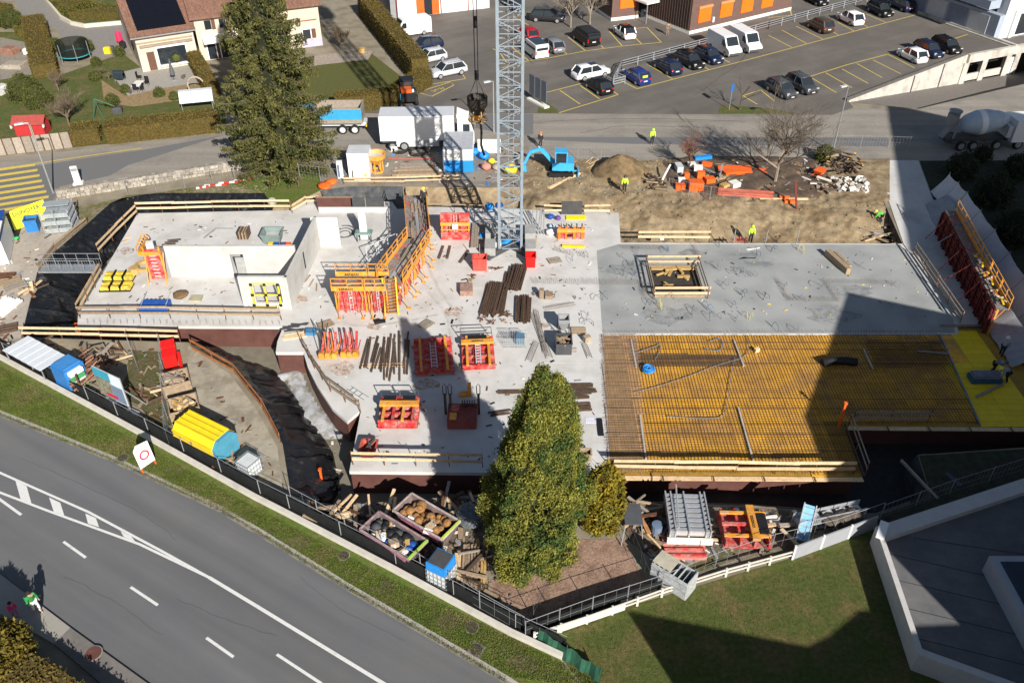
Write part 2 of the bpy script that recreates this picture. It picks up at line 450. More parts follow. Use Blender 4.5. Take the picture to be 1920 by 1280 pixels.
# front road, verge, pavement
KERB = [(-160,700),(0,774),(110,818),(215,861),(412,952),(480,992),(655,1100),(870,1225),(955,1276),(1130,1390)]
LOWK = [(-160,972),(0,1074),(135,1175),(282,1281),(420,1386)]
kerb_w = PL(KERB); low_w = PL(LOWK)
struct('main_road', MB().sheet([kerb_w + low_w[::-1]], .0), asph)
struct('road_gutter', strip_mb(MB(), offs(kerb_w, -.13), .26, .006), M('worn_gutter', (.24,.22,.19), .9, nz=.15, sc=3, c2=(.13,.125,.12), c2sc=1.2))
mb = MB()
a, b = offs(kerb_w, .0), offs(kerb_w, .14)
for i in range(len(a)-1): mb.prism([a[i], a[i+1], b[i+1], b[i]], -.05, .1)
struct('kerb', mb, M('kerb_stone', (.36,.34,.31), .9, nz=.15))
WALL = [(-160,585),(0,676),(265,820),(475,938),(530,966),(730,1071),(955,1193),(1052,1238)]
wl = PL(WALL)
struct('grass_verge', MB().sheet([offs(kerb_w, .13) + [P(1200,1420)] + [P(1052,1240)] + wl[::-1]], .085), grassy)
for nm, px in (('pavement', [(-160,975),(0,1077),(133,1178),(103,1209),(0,1150),(-160,1050)]), ('pavement', [(133,1178),(280,1284),(420,1390),(330,1400),(103,1209)])):
    struct(nm, MB().prism(PL(px), -.05, .12), (M('pale_pavement', (.31,.29,.255), .9, nz=.06, sc=3) if px[0][0] < 0 else M('grey_pavement', (.185,.17,.155), .9, nz=.1, sc=4, c2=(.15,.14,.13))))
for k, (px, w) in enumerate((([(-20,877),(0,886),(165,959),(300,1031),(392,1082)], .15), ([(-20,915),(0,923),(92,958),(262,1020),(392,1082)], .15), ([(392,1082),(480,1135),(718,1280),(800,1330)], .19), ([(-25,918),(40,965)], .16))):
    strip('road_line', px, w, .012+.002*k, paint_w)
for q in ([(29,901),(50,911),(59,943),(39,936)], [(92,932),(113,942),(121,967),(101,959)], [(160,962),(180,971),(186,988),(165,981)], [(226,995),(246,1005),(254,1015),(232,1006)]):
    sheet('road_hatch_bar', q, .0125, paint_w)
for q in ([(119,1015),(161,1045)], [(245,1100),(296,1134)], [(387,1195),(438,1231)], [(519,1226),(603,1281)]):
    strip('road_dash', q, .15, .012, paint_w)
drain = M('cast_iron', (.085,.07,.062), .6, met=.3, nz=.25, sc=6)
def manhole(px, py, r, z, lab, square=False):
    t = T('manhole_cover', lab, 'manhole', P(px, py) + Vector((0, 0, z)), R(-30))
    if square: part('frame', MB().box((0,0,.004), (r*2.5, r*2.5, .03)), M('cover_frame', (.2,.18,.16), .9), t)
    else: part('frame', MB().lathe([(0,0),(r*1.15,0),(r*1.15,.015),(r*1.0,.02)], 20), M('cover_frame2', (.26,.24,.2), .9), t)
    mb = MB().lathe([(0,0),(r,0),(r,.03),(r*.9,.036),(0,.036)], 20)
    for k in range(-2, 3): mb.box((0, k*r*.3, .038), (r*1.2, r*.1, .012))
    part('lid', mb, drain if 'red' not in lab else M('rusty_lid', (.13,.055,.045), .7, nz=.2), t)
manhole(231, 860, .30, .09, 'dark drain cover in pale square frame at the verge edge', True)
manhole(645, 1043, .30, .085, 'dark round cover sunk in the grass verge below the skips')
manhole(885, 1178, .33, .085, 'round cover with pale ring in the verge grass')
manhole(893, 1219, .31, .09, 'round cover in square concrete frame at the kerb', True)
manhole(176, 1227, .40, .12, 'reddish brown round cover in the pavement')

# yards and lawns around the site
sheet('site_yard', [(-80,395),(30,405),(118,384),(160,420),(103,470),(69,510),(39,633),(10,640),(-80,600)], -.008, palegravel)
sheet('concrete_apron', [(352,646),(430,700),(480,765),(520,838),(530,915),(460,880),(380,800),(352,720)], -.010, M('apron_grey', (.35,.315,.245), .9, nz=.12, sc=2, c2=(.25,.22,.165), c2sc=.6))
sheet('weedy_strip', [(240,655),(318,660),(330,790),(295,810),(262,760),(215,740),(240,700)], -.007, M('weed_ground', (.11,.092,.045), .95, nz=.3, sc=5, c2=(.075,.08,.025), c2sc=1, bump=1., bsc=12))
sheet('side_lawn', [(1040,1216),(1000,1198),(1100,1160),(1480,1047),(1640,988),(1725,1240),(1800,1320),(1800,1420),(1200,1420)], -.004, lawn)
sheet('mulch_bed', [(915,1090),(1060,1010),(1170,1010),(1212,1095),(1190,1120),(995,1165),(930,1130)], -.006, mulch)
sheet('side_track', [(1215,1010),(1640,968),(1640,985),(1240,1108)], -.009, M('stony_soil', (.2,.17,.125), .95, nz=.25, sc=4, c2=(.1,.10,.04), c2sc=.7, bump=.6, bsc=10))

# back street, parking, ramp
sheet('back_street', [(-80,306),(0,296),(200,276),(420,250),(640,213),(1045,213.5),(1560,216),(1600,203),(1722,205.5),(1985,143.5),(2050,300),(1640,302),(985,300),(870,268),(640,275),(530,291),(110,352),(90,400),(-80,470)], .0, dusty)
sheet('street_patch', [(-60,330),(0,321),(270,281),(420,253),(240,310),(205,330),(112,350),(90,395),(-60,440)], .004, M('grey_asphalt', (.155,.155,.155), .9, nz=.07, sc=5))
sheet('street_patch', [(900,213.8),(1000,213.8),(1000,252),(965,255),(890,240)], .004, MATS['grey_asphalt'])
sheet('street_patch', [(1000,257),(1665,258),(1668,275),(1500,274),(1180,270),(1000,262)], .004, MATS['grey_asphalt'])
sheet('parking_lot', [(690,-60),(2100,-60),(2100,72),(1985,73),(1906,89),(1815,105),(1592,190.5),(1600,202),(1560,215.5),(1045,213),(640,212.5),(700,200),(800,170),(806,138),(735,20)], .006, parkasph)
sheet('site_roadside', [(600,330),(640,270),(870,266),(990,262),(1000,353),(760,349.5),(650,349.5),(605,357)], .008, M('dirty_concrete', (.265,.235,.195), .9, nz=.15, sc=2, c2=(.19,.16,.125), c2sc=.5))
def L2(px, w=.14): strip('parking_line', px, w, .014, paint_y)
lowA = [(1194,167),(1440,102.5),(1720,27.5)]
L2([(1175,157),(1194,167)]); L2(lowA)
for x0, y0, x1, y1 in ((1175,157,1150,143),(1262,149,1214,121),(1329,131,1290,108),(1369,118,1330,98),(1484,89,1441,67),(1512,82,1466,57),(1543,74,1493,50),(1572,66,1530,44),(1602,59,1570,42),(1629,52,1590,32),(1662,43,1624,27),(1718,28,1690,10)):
    L2([(x0,y0),(x1,y1)])
L2([(1517,144.5),(1588,122),(1665,102)])
for x0, y0, x1, y1 in ((1519,145,1568,174),(1548,137,1597,165),(1579,130,1628,157),(1607,120,1654,146),(1637,113,1689,139),(1664,102,1715,128)): L2([(x0,y0),(x1,y1)])
L2([(1784,75),(1814,65)])
L2([(1393,180),(1426,169)]); L2([(1393,180),(1420,196)]); L2([(1426,169),(1452,190)])
L2([(1048,212),(1159,178)])
for x0, y0, x1, y1 in ((1088,196,1050,170),(1124,186,1088,161),(1159,178,1150,172)): L2([(x0,y0),(x1,y1)])
L2([(1016,176),(1090,157)])
L2([(940,128),(993,114),(1025,110),(1098,96),(1175,86),(1240,80)])
for x0, y0, x1, y1 in ((992,115,955,85),(1065,103,1055,96),(1098,96,1065,70),(1132,91,1127,86),(1167,87,1141,58),(1203,83,1192,72),(1240,80,1213,52)): L2([(x0,y0),(x1,y1)])
L2([(1213,52),(1190,54)])
L2([(962,32),(1008,57)]); L2([(962,32),(992,28)])
L2([(1440,34),(1484,29),(1480,10),(1455,3)])
L2([(924,92),(936,97),(950,118)])
L2([(788,175),(810,181),(851,160),(845,154),(788,172)])
L2([(822,101),(836,112)]); L2([(800,160),(873,148),(868,141)])
tl = T('yard_marking', 'yellow painted letters in a box on the asphalt beside silver car', 'road marking', P(822,168) + Vector((0,0,.012)), hd(822,168,30,-9))
part('worn_letters', MB().box((-.8,0,0),(.1,.6,.004),.4).box((-.5,0,0),(.1,.6,.004),-.4).box((-.1,.1,0),(.5,.1,.004)).box((.35,0,0),(.1,.6,.004)).box((.7,0,0),(.1,.6,.004),-.3), paint_y, tl)
strip('street_line', [(-30,322),(100,302),(266,278)], .16, .017, paint_y)
for k in range(8): strip('crossing_stripe', [(-45, 325+11.2*k),(0, 318+11*k),(66+4.2*k, 309+10*k)], .55, .012, paint_y)
# ramp down to the garage under the parking deck
r1, r2, r3, r4, r5, r6 = RAMP
mb = MB(); mb.add([(r1.x,r1.y,-.01),(r6.x,r6.y,-.01),(r2.x+4,(r2.y+r5.y)/2-14,-3.6),(r2.x,r2.y+.2,-3.6),(r5.x+20,r5.y-6,-3.7),(r4.x+20,r4.y+8,-3.7)], [(0,1,2,3),(3,2,4,5)])
struct('garage_ramp', mb, M('ramp_asphalt', (.16,.145,.13), .9, nz=.12, sc=3))
rw = T('retaining_wall', 'pale stained concrete wall holding the parking deck above the ramp', 'wall')
u = (r2 - r1).normalized(); nrm = Vector((u.y, -u.x, 0))
stained = M('stained_concrete', (.50,.47,.42), .9, nz=.12, sc=1.5, c2=(.30,.28,.25), c2sc=.6, c2lo=.45, c2hi=.7)
part('wall', MB().prism([r1 - nrm*.02, r2 - nrm*.02, r2 - nrm*.32, r1 - nrm*.32], -4.2, .28), stained, rw)
part('coping', MB().prism([r1 + nrm*.05, r2 + nrm*.05, r2 - nrm*.5, r1 - nrm*.5], .282, .36), M('coping_grey', (.17,.155,.14), .9, nz=.2), rw)
for t in (.52, .78): 
    q = r1.lerp(r2, t); part('drainpipe', MB().beam(q + nrm*.05 + Vector((0,0,.2)), q + nrm*.05 + Vector((0,0,-3.6)), .09, .09), darkgrey, rw)
gf = T('deck_garage', 'concrete garage front with dark openings under the parking deck', 'garage')
u2 = (r3 - r2).normalized(); n2 = Vector((u2.y, -u2.x, 0)); L_ = (r4 - r2).length
part('lintel', MB().beam(r2 + n2*.1 + Vector((0,0,-.25)), r4 + n2*.1 + Vector((0,0,-.25)), .5, 1.1), stained, gf)
for t in (.0, .2, .46, .56, .86): 
    q = r2.lerp(r4, t); part('column', MB().box((q.x, q.y, -2.3), (.9, .5, 3.0), math.atan2(u2.y, u2.x)), stained, gf)
part('back_wall', MB().beam(r2 - n2*6 + Vector((0,0,-2.2)), r4 - n2*6 + Vector((0,0,-2.2)), .3, 4.2), darkgrey, gf)
part('garage_door', MB().box((*(r2.lerp(r4,.51) + n2*.02).xy, -2.4), (2.4, .12, 2.2), math.atan2(u2.y, u2.x)), white, gf)
part('sill_wall', MB().beam(r2.lerp(r4,.02) + Vector((0,0,-2.9)), r2.lerp(r4,.42) + Vector((0,0,-2.9)), .2, .9), stained, gf)
# ---------------------------------------------------------------- the basement slab, its walls and the timber deck
SLAB_PX = [(258,400),(548,394),(575,378),(735,378),(745,392),(820,388),(1160,399),(1164,455),(1692,457),(1795,600),(1797,626),(1131,626),(1145,888),
           (655,883),(677,768),(651,790),(622,764),(594,722),(577,688),(569,660),(517,660),(520,640),(531,612),(145,610),(147,590)]
SL = PL(SLAB_PX)
struct('basement_slab', MB().prism(SL, -.26, 0.0), concrete)
n = len(SL)
def inset(pts, d):
    A = sum(pts[i].x*pts[(i+1) % len(pts)].y - pts[(i+1) % len(pts)].x*pts[i].y for i in range(len(pts))); s = 1 if A > 0 else -1
    out = []
    for i in range(len(pts)):
        a, b, c = pts[i-1], pts[i], pts[(i+1) % len(pts)]
        n1 = Vector((-(b-a).y, (b-a).x, 0)).normalized()*s; n2 = Vector((-(c-b).y, (c-b).x, 0)).normalized()*s
        m = n1+n2; m = m/max(.5, m.length_squared/2); out.append(b+m*d)
    return out
bw = T('basement_wall', 'dark brown waterproofed basement wall under the pale slab edge', 'wall')
part('wall', MB().prism(inset(SL, .06), ZF-.05, -.262), brownpaint, bw)
ft = inset(SL, -.35)
# grey pour
struct('grey_slab_pour', MB().prism(PL([(1119,470),(1160,458),(1688,459),(1788,600),(1790,624),(1130,624)]), .001, .012), greyconc)
# dark joint between pours
strip('slab_joint', [(1130,566),(1140,882)], .05, .004, M('joint', (.3,.29,.27), .9))
strip('slab_joint', [(1020,566),(1131,566)], .07, .0045, M('joint_pale', (.62,.61,.58), .9))
strip('slab_joint', [(1017,680),(1136,681)], .07, .0045, MATS['joint_pale'])
stain = M('rust_stain', (.36,.235,.16), .95, nz=.3, sc=4, c2=(.50,.485,.455), c2sc=2.5, c2lo=.4, c2hi=.6)
random.seed(3)
for cx, cy, r in ((852,585,.8),(640,690,.9),(700,612,.6),(560,560,.8),(1020,610,.5),(800,720,.9),(1070,655,.5),(240,470,.7),(345,470,.6)):
    c = P(cx, cy); mb = MB()
    mb.quad(*[(c.x+math.cos(k*.45)*r*(.6+.6*random.random()), c.y+math.sin(k*.45)*r*(.5+.5*random.random()), .006) for k in range(14)])
    struct('slab_stain', mb, stain)

# formwork deck: boards one by one, rebar over them
deck = T('formwork_deck', 'yellow formwork deck of panels carrying the reinforcement', 'formwork deck')
def inpoly(x, y, pts):
    c = False; j = len(pts)-1
    for i in range(len(pts)):
        if (pts[i][1] > y) != (pts[j][1] > y) and x < (pts[j][0]-pts[i][0])*(y-pts[i][1])/(pts[j][1]-pts[i][1])+pts[i][0]: c = not c
        j = i
    return c
DK = PL([(1132,628),(1762,628),(1760,614),(1868,614),(1968,740),(1968,800),(1583,797),(1618,892),(1146,889)])
dx0, dx1 = min(p.x for p in DK), max(p.x for p in DK); dy0, dy1 = min(p.y for p in DK), max(p.y for p in DK)
pm = None; bwid, blen = .55, 2.05
x = dx0
cnt = 0
edge_mb = MB()
BARE = PL([(1764,612),(1872,612),(1972,740),(1972,802),(1842,799)])
pm2 = MB().box((0,0,0), (2.05-.025, .55-.02, .06)).mesh('panel', M('lemon_form_board', (.80,.56,.015), .55, nz=.1, sc=2, jit=.08))
base = MB().sheet([DK], -.075); part('under_board', base, M('deck_ply', (.36,.21,.03), .8, nz=.2), deck)
while x < dx1:
    y = dy0
    while y < dy1:
        if all(inpoly(a, b, DK) for a, b in ((x+.03,y+.03),(x+blen-.03,y+.03),(x+blen-.03,y+bwid-.03),(x+.03,y+bwid-.03))):
            if pm is None: pm = MB().box((0,0,0), (blen-.025, bwid-.02, .06)).mesh('panel', deckyel)
            bare_ = inpoly(x+blen/2, y+bwid/2, BARE)
            if cnt < 300: link('panel', pm2 if bare_ else pm, deck, (x+blen/2, y+bwid/2, -.04 + random.uniform(-.006,.006)))
            else: edge_mb.box((x+blen/2, y+bwid/2, -.04), (blen-.025, bwid-.02, .06))
            cnt += 1
        y += bwid
    x += blen
if edge_mb.v: part('panel', edge_mb, deckyel, deck, stuff=True)
# edge timber of the deck
DKV = inset(DK, .0)
mb = MB()
ef = T('deck_edge_form', 'long pale timber edge form along the front of the yellow deck', 'edge form')
for (a, b) in (((1145,889.5),(1618,892.5)), ((1583,797),(1968,800))):
    p, q = P(*a), P(*b); m = int((q-p).length/2.6)
    for k in range(m):
        u0, u1 = p.lerp(q, k/m), p.lerp(q, (k+.985)/m)
        part('board', MB().beam(u0+Vector((0,-.22,-.06)), u1+Vector((0,-.22,-.06)), .34, .05), wood, ef)
        part('bracket', MB().beam(u0+Vector((.1,-.05,-.05)), u0+Vector((.1,-.45,-.03)), .07, .09), rust, ef)
for (a, b) in (((1583,797),(1618,892)),): part('board', MB().beam(P(*a)+Vector((.06,0,.02)), P(*b)+Vector((.06,0,.02)), .06, .2), darkwood, ef)
for (a, b) in (((1763,628),(1838,795)),): part('board', MB().beam(P(*a)+Vector((-.05,0,.03)), P(*b)+Vector((-.05,0,.03)), .1, .14), M('blue_grey_board', (.2,.22,.26), .7), ef)
for (a, b) in (((1760,612.5),(1872,612.5)), ((1871,614),(1967,740))): part('board', MB().beam(P(*a)+Vector((.06,.03,.06)), P(*b)+Vector((.06,.03,.06)), .1, .22), greywood, ef)
# wall under the deck
dw = T('deck_wall', 'dark basement wall in shade under the deck edge', 'wall')
part('wall', MB().prism(inset(DK, .35), ZF-.05, -.09), brownpaint, dw)
# reinforcement
RB = PL([(1126,628),(1762,628),(1836,794),(1586,795),(1618,889),(1140,887)])
def hatch(pts, ux, step, r, z, jit=.02, frac=1., only=None):
    mb = MB(); lo, hi = (min(p.x for p in pts), max(p.x for p in pts)) if ux else (min(p.y for p in pts), max(p.y for p in pts))
    t = lo + step/2
    while t < hi:
        xs = []
        for i in range(len(pts)):
            a, b = pts[i-1], pts[i]
            ka, kb = (a.x, b.x) if ux else (a.y, b.y)
            if (ka > t) != (kb > t):
                s = (t-ka)/(kb-ka); p = a.lerp(b, s); xs.append(p.y if ux else p.x)
        xs.sort()
        for c, d in zip(xs[::2], xs[1::2]):
            if random.random() > frac: continue
            c += random.uniform(-.1, .15); d += random.uniform(-.15, .1)
            m = (c+d)/2; e = t + random.uniform(-jit, jit); f = e + random.uniform(-jit, jit)
            if ux: mb.tube((e, c, z), (f, d, z), r, 3, cap=False)
            else: mb.tube((c, e, z), (d, f, z), r, 3, cap=False)
        t += step
    return mb
rm = T('reinforcement_mat', 'rusty reinforcement mat of crossing bars over the yellow deck', 'rebar mat')
part('cross_bars', hatch(RB, True, .21, .019, .03), rebarm, rm, stuff=True)
part('long_bars', hatch(RB, False, .22, .012, .05), rebarm, rm, stuff=True)
part('loose_bars', hatch(RB, False, .8, .016, .10, .18, .6), M('dark_bar', (.07,.045,.03), .8, nz=.3), rm, stuff=True)
W1 = PL([(1126,628),(1196,628),(1213,887),(1140,887)])
part('edge_bars', hatch(W1, False, .11, .012, .13, .03), M('dusty_bar', (.27,.19,.15), .85, nz=.3), rm, stuff=True)
W2 = PL([(1180,664),(1390,668),(1392,690),(1190,690)])
part('beam_bars', hatch(W2, False, .10, .016, .12, .02), M('dark_bar2', (.05,.035,.03), .8), rm, stuff=True)
W3 = PL([(1620,640),(1760,642),(1785,690),(1640,692)])
part('beam_bars', hatch(W3, False, .12, .015, .12, .02), MATS['dark_bar2'], rm, stuff=True)
cagem = M('pale_spacer', (.42,.38,.33), .8, nz=.2)
for k, (a, b) in enumerate((((1183,638),(1193,690)),((1200,780),(1211,862)),((1376,640),(1394,688)),((1384,766),(1412,866)),((1618,655),(1636,695)))):
    p, q = P(*a), P(*b)
    solo('spacer_strip', ['pale spacer strip at the back left of the rebar', 'pale spacer strip at the front left of the rebar', 'pale spacer strip beside the back cable loop', 'pale spacer strip at the front middle of the rebar', 'spacer strip on the rebar inside the shade'][k], 'spacer', MB().beam(p+Vector((0,0,.1)), q+Vector((0,0,.1)), .11, .09), cagem)
condm = M('grey_conduit', (.16,.18,.21), .55, nz=.1)
def spline(px, z=.14, n=8, w=0.):
    pts = PL(px, z); out = []
    for i in range(len(pts)-1):
        p0, p1, p2, p3 = pts[max(i-1,0)], pts[i], pts[i+1], pts[min(i+2,len(pts)-1)]
        for k in range(n):
            t = k/n
            out.append(.5*((2*p1)+(p2-p0)*t+(2*p0-5*p1+4*p2-p3)*t*t+(3*p1-p0-3*p2+p3)*t**3))
    out.append(pts[-1])
    if w: out = [p + Vector((random.uniform(-w,w), random.uniform(-w,w), 0)) for p in out]
    return out
solo('conduit', 'long grey conduit sweeping in a loop over the rebar to the front', 'conduit', MB().path(spline([(1252,780),(1345,783),(1362,760),(1370,710),(1378,668)]), .024), condm)
solo('conduit', 'grey conduit snaking diagonally from blue coil level to the back', 'conduit', MB().path(spline([(1190,735),(1240,722),(1300,702),(1340,686),(1395,668),(1404,650),(1400,628)]), .022), condm)
solo('conduit', 'short curved conduit on the rebar near the left back corner', 'conduit', MB().path(spline([(1190,662),(1225,650),(1238,646),(1236,660),(1228,674)]), .025), condm)
solo('conduit', 'small blue conduit loop at the back middle of the rebar', 'conduit', MB().path(spline([(1320,652),(1345,657),(1355,648),(1350,634),(1330,640)]), .022), M('blue_conduit', (.06,.16,.32), .5))
def coil(name, lab, px, py, r0, r1, m, turns=7, z=0, h=.3, g=None):
    pts = []
    for k in range(turns*14):
        t = k/14*2*math.pi; rr = r0+(r1-r0)*(.5+.5*math.sin(k*.37)); pts.append((math.cos(t)*rr, math.sin(t)*rr, .04+h*k/(turns*14)))
    return solo(name, lab, 'pipe coil', MB().path(pts, .045, 4), m, P(px, py, z), 0, g)
coil('pipe_coil', 'bright blue coil of pipe lying on the rebar mat', 1216, 696, .16, .42, blue, z=.1)
for k, (px, py) in enumerate(((1216,632),(1222,660),(1250,634),(1330,668),(1412,656),(1300,640),(1460,650))):
    pass
# dark bundle of cover sheet in the shade edge
solo('cable_bundle', 'black wrapped bundle lying at the shade edge on the rebar', 'bundle', MB().path([P(1542,680,.25), P(1560,676,.3), P(1585,676,.3), P(1606,679,.22)], .3, 8), black, smooth=True)
solo('timber_block', 'small pale timber block standing on the rebar by cable loop', 'block', MB().box((0,0,.2), (.35,.25,.3), .4), wood, P(1418,660))

# ---------------------------------------------------------------- walls already cast on the left block
HW = 2.9
def wallseg(name, lab, a, b, th=.22, h=HW, open_=None, z0=0.):
    t = T(name, lab, 'wall', P(*a) if isinstance(a, tuple) else a)
    q = (P(*b) if isinstance(b, tuple) else b) - t.location; L = q.length; d = q.normalized(); t.rotation_euler = (0,0,math.atan2(d.y,d.x))
    if open_ is None: part('wall_body', MB().bx(0, L, 0, th, z0+.002, h), wallconc, t)
    else:
        x0, x1, zz0, zz1 = open_
        part('wall_body', MB().bx(0, x0, 0, th, z0+.002, h).bx(x1, L, 0, th, z0+.002, h).bx(x0, x1, 0, th, zz1, h).bx(x0, x1, 0, th, z0+.003, max(zz0, z0+.01)), wallconc, t)
    return t
wallseg('cast_wall', 'long white cast wall behind the left block forecourt with door opening', (322,519), (562,519), open_=(5.15,6.2,0,2.15))
wallseg('cast_wall', 'short front white wall holding the large yellow window frame', (458,578), (548,578), open_=(1.05,3.1,.5,2.2))
wr = T('cast_wall', 'long grey cross wall in shade running back from the front', 'wall', P(548,580))
q = P(602,462) - P(548,580); a0 = math.atan2(q.y, q.x); wr.rotation_euler = (0,0,a0)
part('wall_body', MB().bx(0, q.length, 0, .22, .002, HW), wallconc, wr)
part('slot', MB().box((4.6, -.004, 1.6), (.25, .02, 1.5)), black, wr)
wallseg('cast_wall', 'square white wall in the middle room facing the formwork', (590,463), (640,463), th=.25)
wallseg('cast_wall', 'low white wall along the back of the middle room', (598,398), (728,398), th=.25, h=.5)
# pale blind floor panels in the middle room
pb = T('column_form', 'tall white column standing in the middle room', 'column', P(684,449))
part('column', MB().box((0,0,1.35), (.6,.4,2.7)), white, pb)
part('foot', MB().box((0,0,.06), (.8,.6,.12)), midgrey, pb)
# brown and grey rear boards
rb = T('rear_board', 'dark brown boarded panel at the back of the middle room', 'board', P(597,397)); part('board', MB().bx(0, 3.2, 0, .08, 0, 1.45), brownpaint, rb); part('cap', MB().bx(-.1, 3.3, -.03, .12, 1.452, 1.52), oldwood, rb)
rb = T('rear_board', 'grey boarded panel at the back of the middle room', 'board', P(660,397)); part('board', MB().bx(0, 1.3, 0, .07, 0, 1.4).bx(1.36, 3.0, 0, .07, 0, 1.4), darkgrey, rb); part('batten', MB().bx(1.3, 1.36, -.04, .0, 0, 1.45), greywood, rb)

# ---------------------------------------------------------------- guard rails of planks
def rail(lab, px, hs=(.55, 1.05), step=2.2, plk=.2, wm=None, group=None, post=.05, z=0., ws=False, name='guard_rail', pm_=None):
    pts = PL(px, z); o = pts[0]; wm = wm or wood; pm_ = pm_ or rust
    t = T(name, lab, 'guard rail', o, 0, group)
    for i in range(len(pts)-1):
        a, b = pts[i]-o, pts[i+1]-o; L = (b-a).length; m = max(1, int(round(L/4.2)))
        for h in hs:
            for k in range(m):
                e = Vector((random.uniform(-.03,.03), random.uniform(-.03,.03), h+random.uniform(-.05,.05)))
                e2 = Vector((random.uniform(-.03,.03), random.uniform(-.03,.03), h+random.uniform(-.05,.05)))
                part('plank', MB().beam(a.lerp(b, max(0,k/m-.02))+e, a.lerp(b, min(1,(k+1)/m+.02))+e2, .045, plk), wm, t)
        if post:
            m = max(1, int(round(L/step)))
            for k in range(m + (1 if i == len(pts)-2 else 0)):
                c = a.lerp(b, k/m); part('post', MB().beam(c+Vector((0,.05,0)), c+Vector((random.uniform(-.06,.06),.05,hs[-1]+.15)), post, post, (0,1,0)), pm_, t)
    return t
rail('plank guard rail along the back edge of the left block', [(258,401),(400,397),(546,396)])
rail('plank guard rail along the slanted left edge of the left block', [(150,592),(192,515)] )
rail('plank guard rail between gangway and back corner of left block', [(187,478),(258,404)])
rail('plank guard rail on the front edge of the left block', [(150,597),(320,598),(528,601)], wm=oldwood)
rail('plank guard rail on the front edge above the brown wall', [(662,872),(780,874),(905,876)])
rail('long pale plank guard rail along the front of the rebar deck', [(1150,885),(1380,888),(1600,890)], hs=(.5,.98), plk=.24)
rail('short plank rail pair behind the square floor opening', [(1196,452),(1330,453)], hs=(.45,.95), plk=.2)
rail('plank rail beside the black board behind the crane', [(1020,403),(1052,403)], hs=(.45,.95))
rail('plank rail right of the black board behind the crane', [(1095,403),(1143,403)], hs=(.45,.95))
rail('weathered plank rail down the right edge of the grey slab', [(1712,478),(1800,606)], wm=greywood, hs=(.2,.65,1.05))
rail('plank rail along the left yard side of the pit', [(44,634),(190,637),(338,641)], hs=(.5,1.0), step=2.8)
rail('plank rail following the curved slab edge', [(568,652),(590,692),(620,735),(676,775)], wm=oldwood, step=1.5)
rail('thin plank rail along the liner by the left yard', [(74,508),(105,470),(164,420)], wm=oldwood, hs=(.3,.6))
rail('rusty plank rail curving along the lower liner', [(360,655),(440,700),(492,765),(526,830)], wm=M('rusty_plank', (.34,.13,.04), .8, nz=.3), hs=(.25,.8), step=2.)
rail('thin handrail in the dark pit corner by the deck step', [(1590,800),(1622,892)], hs=(.6,1.15), plk=.09, wm=greywood)
rail('plank rail along the shaded front of the far deck', [(1600,788),(1740,790)], hs=(.25,.75), wm=greywood)
rail('long plank rail behind the site huts on the roadside', [(645,346),(760,345),(862,341)], hs=(.35,.7), plk=.16, step=3)
rail('red steel rail of the formwork edge behind the crane', [(800,398),(905,402)], hs=(.9,), plk=.09, wm=greywood)
rail('plank rail at the back left corner of the middle room', [(548,400),(575,384),(600,383)], hs=(.4,.8))
for k, (px, py, h) in enumerate(((1572,800,2.0),(668,912,1.3),(606,912,1.5),(154,640,1.6))):
    solo('marker_post', ['orange tipped post at the deck step', 'bright orange post against the brown front wall', 'orange post standing in the silt', 'orange post at the left block brown wall'][k], 'post', MB().beam((0,0,0), (0,0,h), .13, .13, (0,1,0)).box((0,0,h+.06), (.2,.2,.12)), vorange if k else vorange, P(px, py, (0, ZF, ZF, ZF)[k]))

# gangway at the left
g = T('gangway', 'galvanised gangway bridging the black lined pit to left block', 'gangway', P(72,512), ang(P(72,512), P(182,512)))
GL = (P(182,512)-P(72,512)).length
part('deck', MB().bx(0, GL, 0, 1.2, .0, .12), galv, g)
for yy in (0.03, 1.17):
    mb = MB()
    for k in range(6): mb.tube((GL*k/5, yy, .1), (GL*k/5, yy, 1.15), .025, 4)
    mb.tube((0,yy,1.15),(GL,yy,1.15),.028,4).tube((0,yy,.65),(GL,yy,.65),.022,4)
    for k in range(24): mb.tube((GL*k/24, yy, .12), (GL*k/24, yy, .62), .008, 3)
    part('handrail', mb, galv, g)

# square opening in the grey slab
so_ = T('floor_opening', 'square floor opening framed by pale planks in the grey slab', 'opening', P(1230,556), 0)
ow = (P(1318,556)-P(1230,556)).x; od = P(1230,503).y - P(1230,556).y
part('shaft', MB().bx(0, ow, 0, od, .013, .022), M('shaft_dark', (.045,.04,.035), .9, nz=.3), so_)
for (x0,x1,y0,y1) in ((0,ow,-.12,0),(0,ow,od,od+.12),(-.12,0,-.12,od+.12),(ow,ow+.12,-.12,od+.12)): part('kerb_board', MB().bx(x0,x1,y0,y1,.012,.24), oldwood, so_)
for (y, z) in ((-.25,.5),(-.25,1.0),(od+.25,.5),(od+.25,1.0)): part('plank', MB().beam((-.2,y,z),(ow+.45,y,z+.02),.05,.2), wood, so_)
for (x, z) in ((-.3,.5),(-.3,1.0),(ow+.3,.5),(ow+.3,1.0)): part('plank', MB().beam((x,-.3,z-.04),(x,od+.3,z-.04),.05,.18), greywood, so_)
for x in (-.3, ow+.3):
    for y in (-.3, od+.3): part('post', MB().beam((x,y,.01),(x,y,1.15),.06,.06,(0,1,0)), rust, so_)
mb = MB()
for k in range(9): mb.box((random.uniform(.4,ow-.6), random.uniform(.5,od-.5), .1+random.random()*.15), (random.uniform(.4,1.3), random.uniform(.15,.3), .12), random.uniform(0,3))
part('timber_offcuts', mb, M('ochre_timber', (.46,.30,.11), .8, nz=.25), so_, stuff=True)
part('ledger', MB().beam((.1, od-.25, .15), (ow-.1, od-.25, .15), .3, .14), MATS['ochre_timber'], so_)

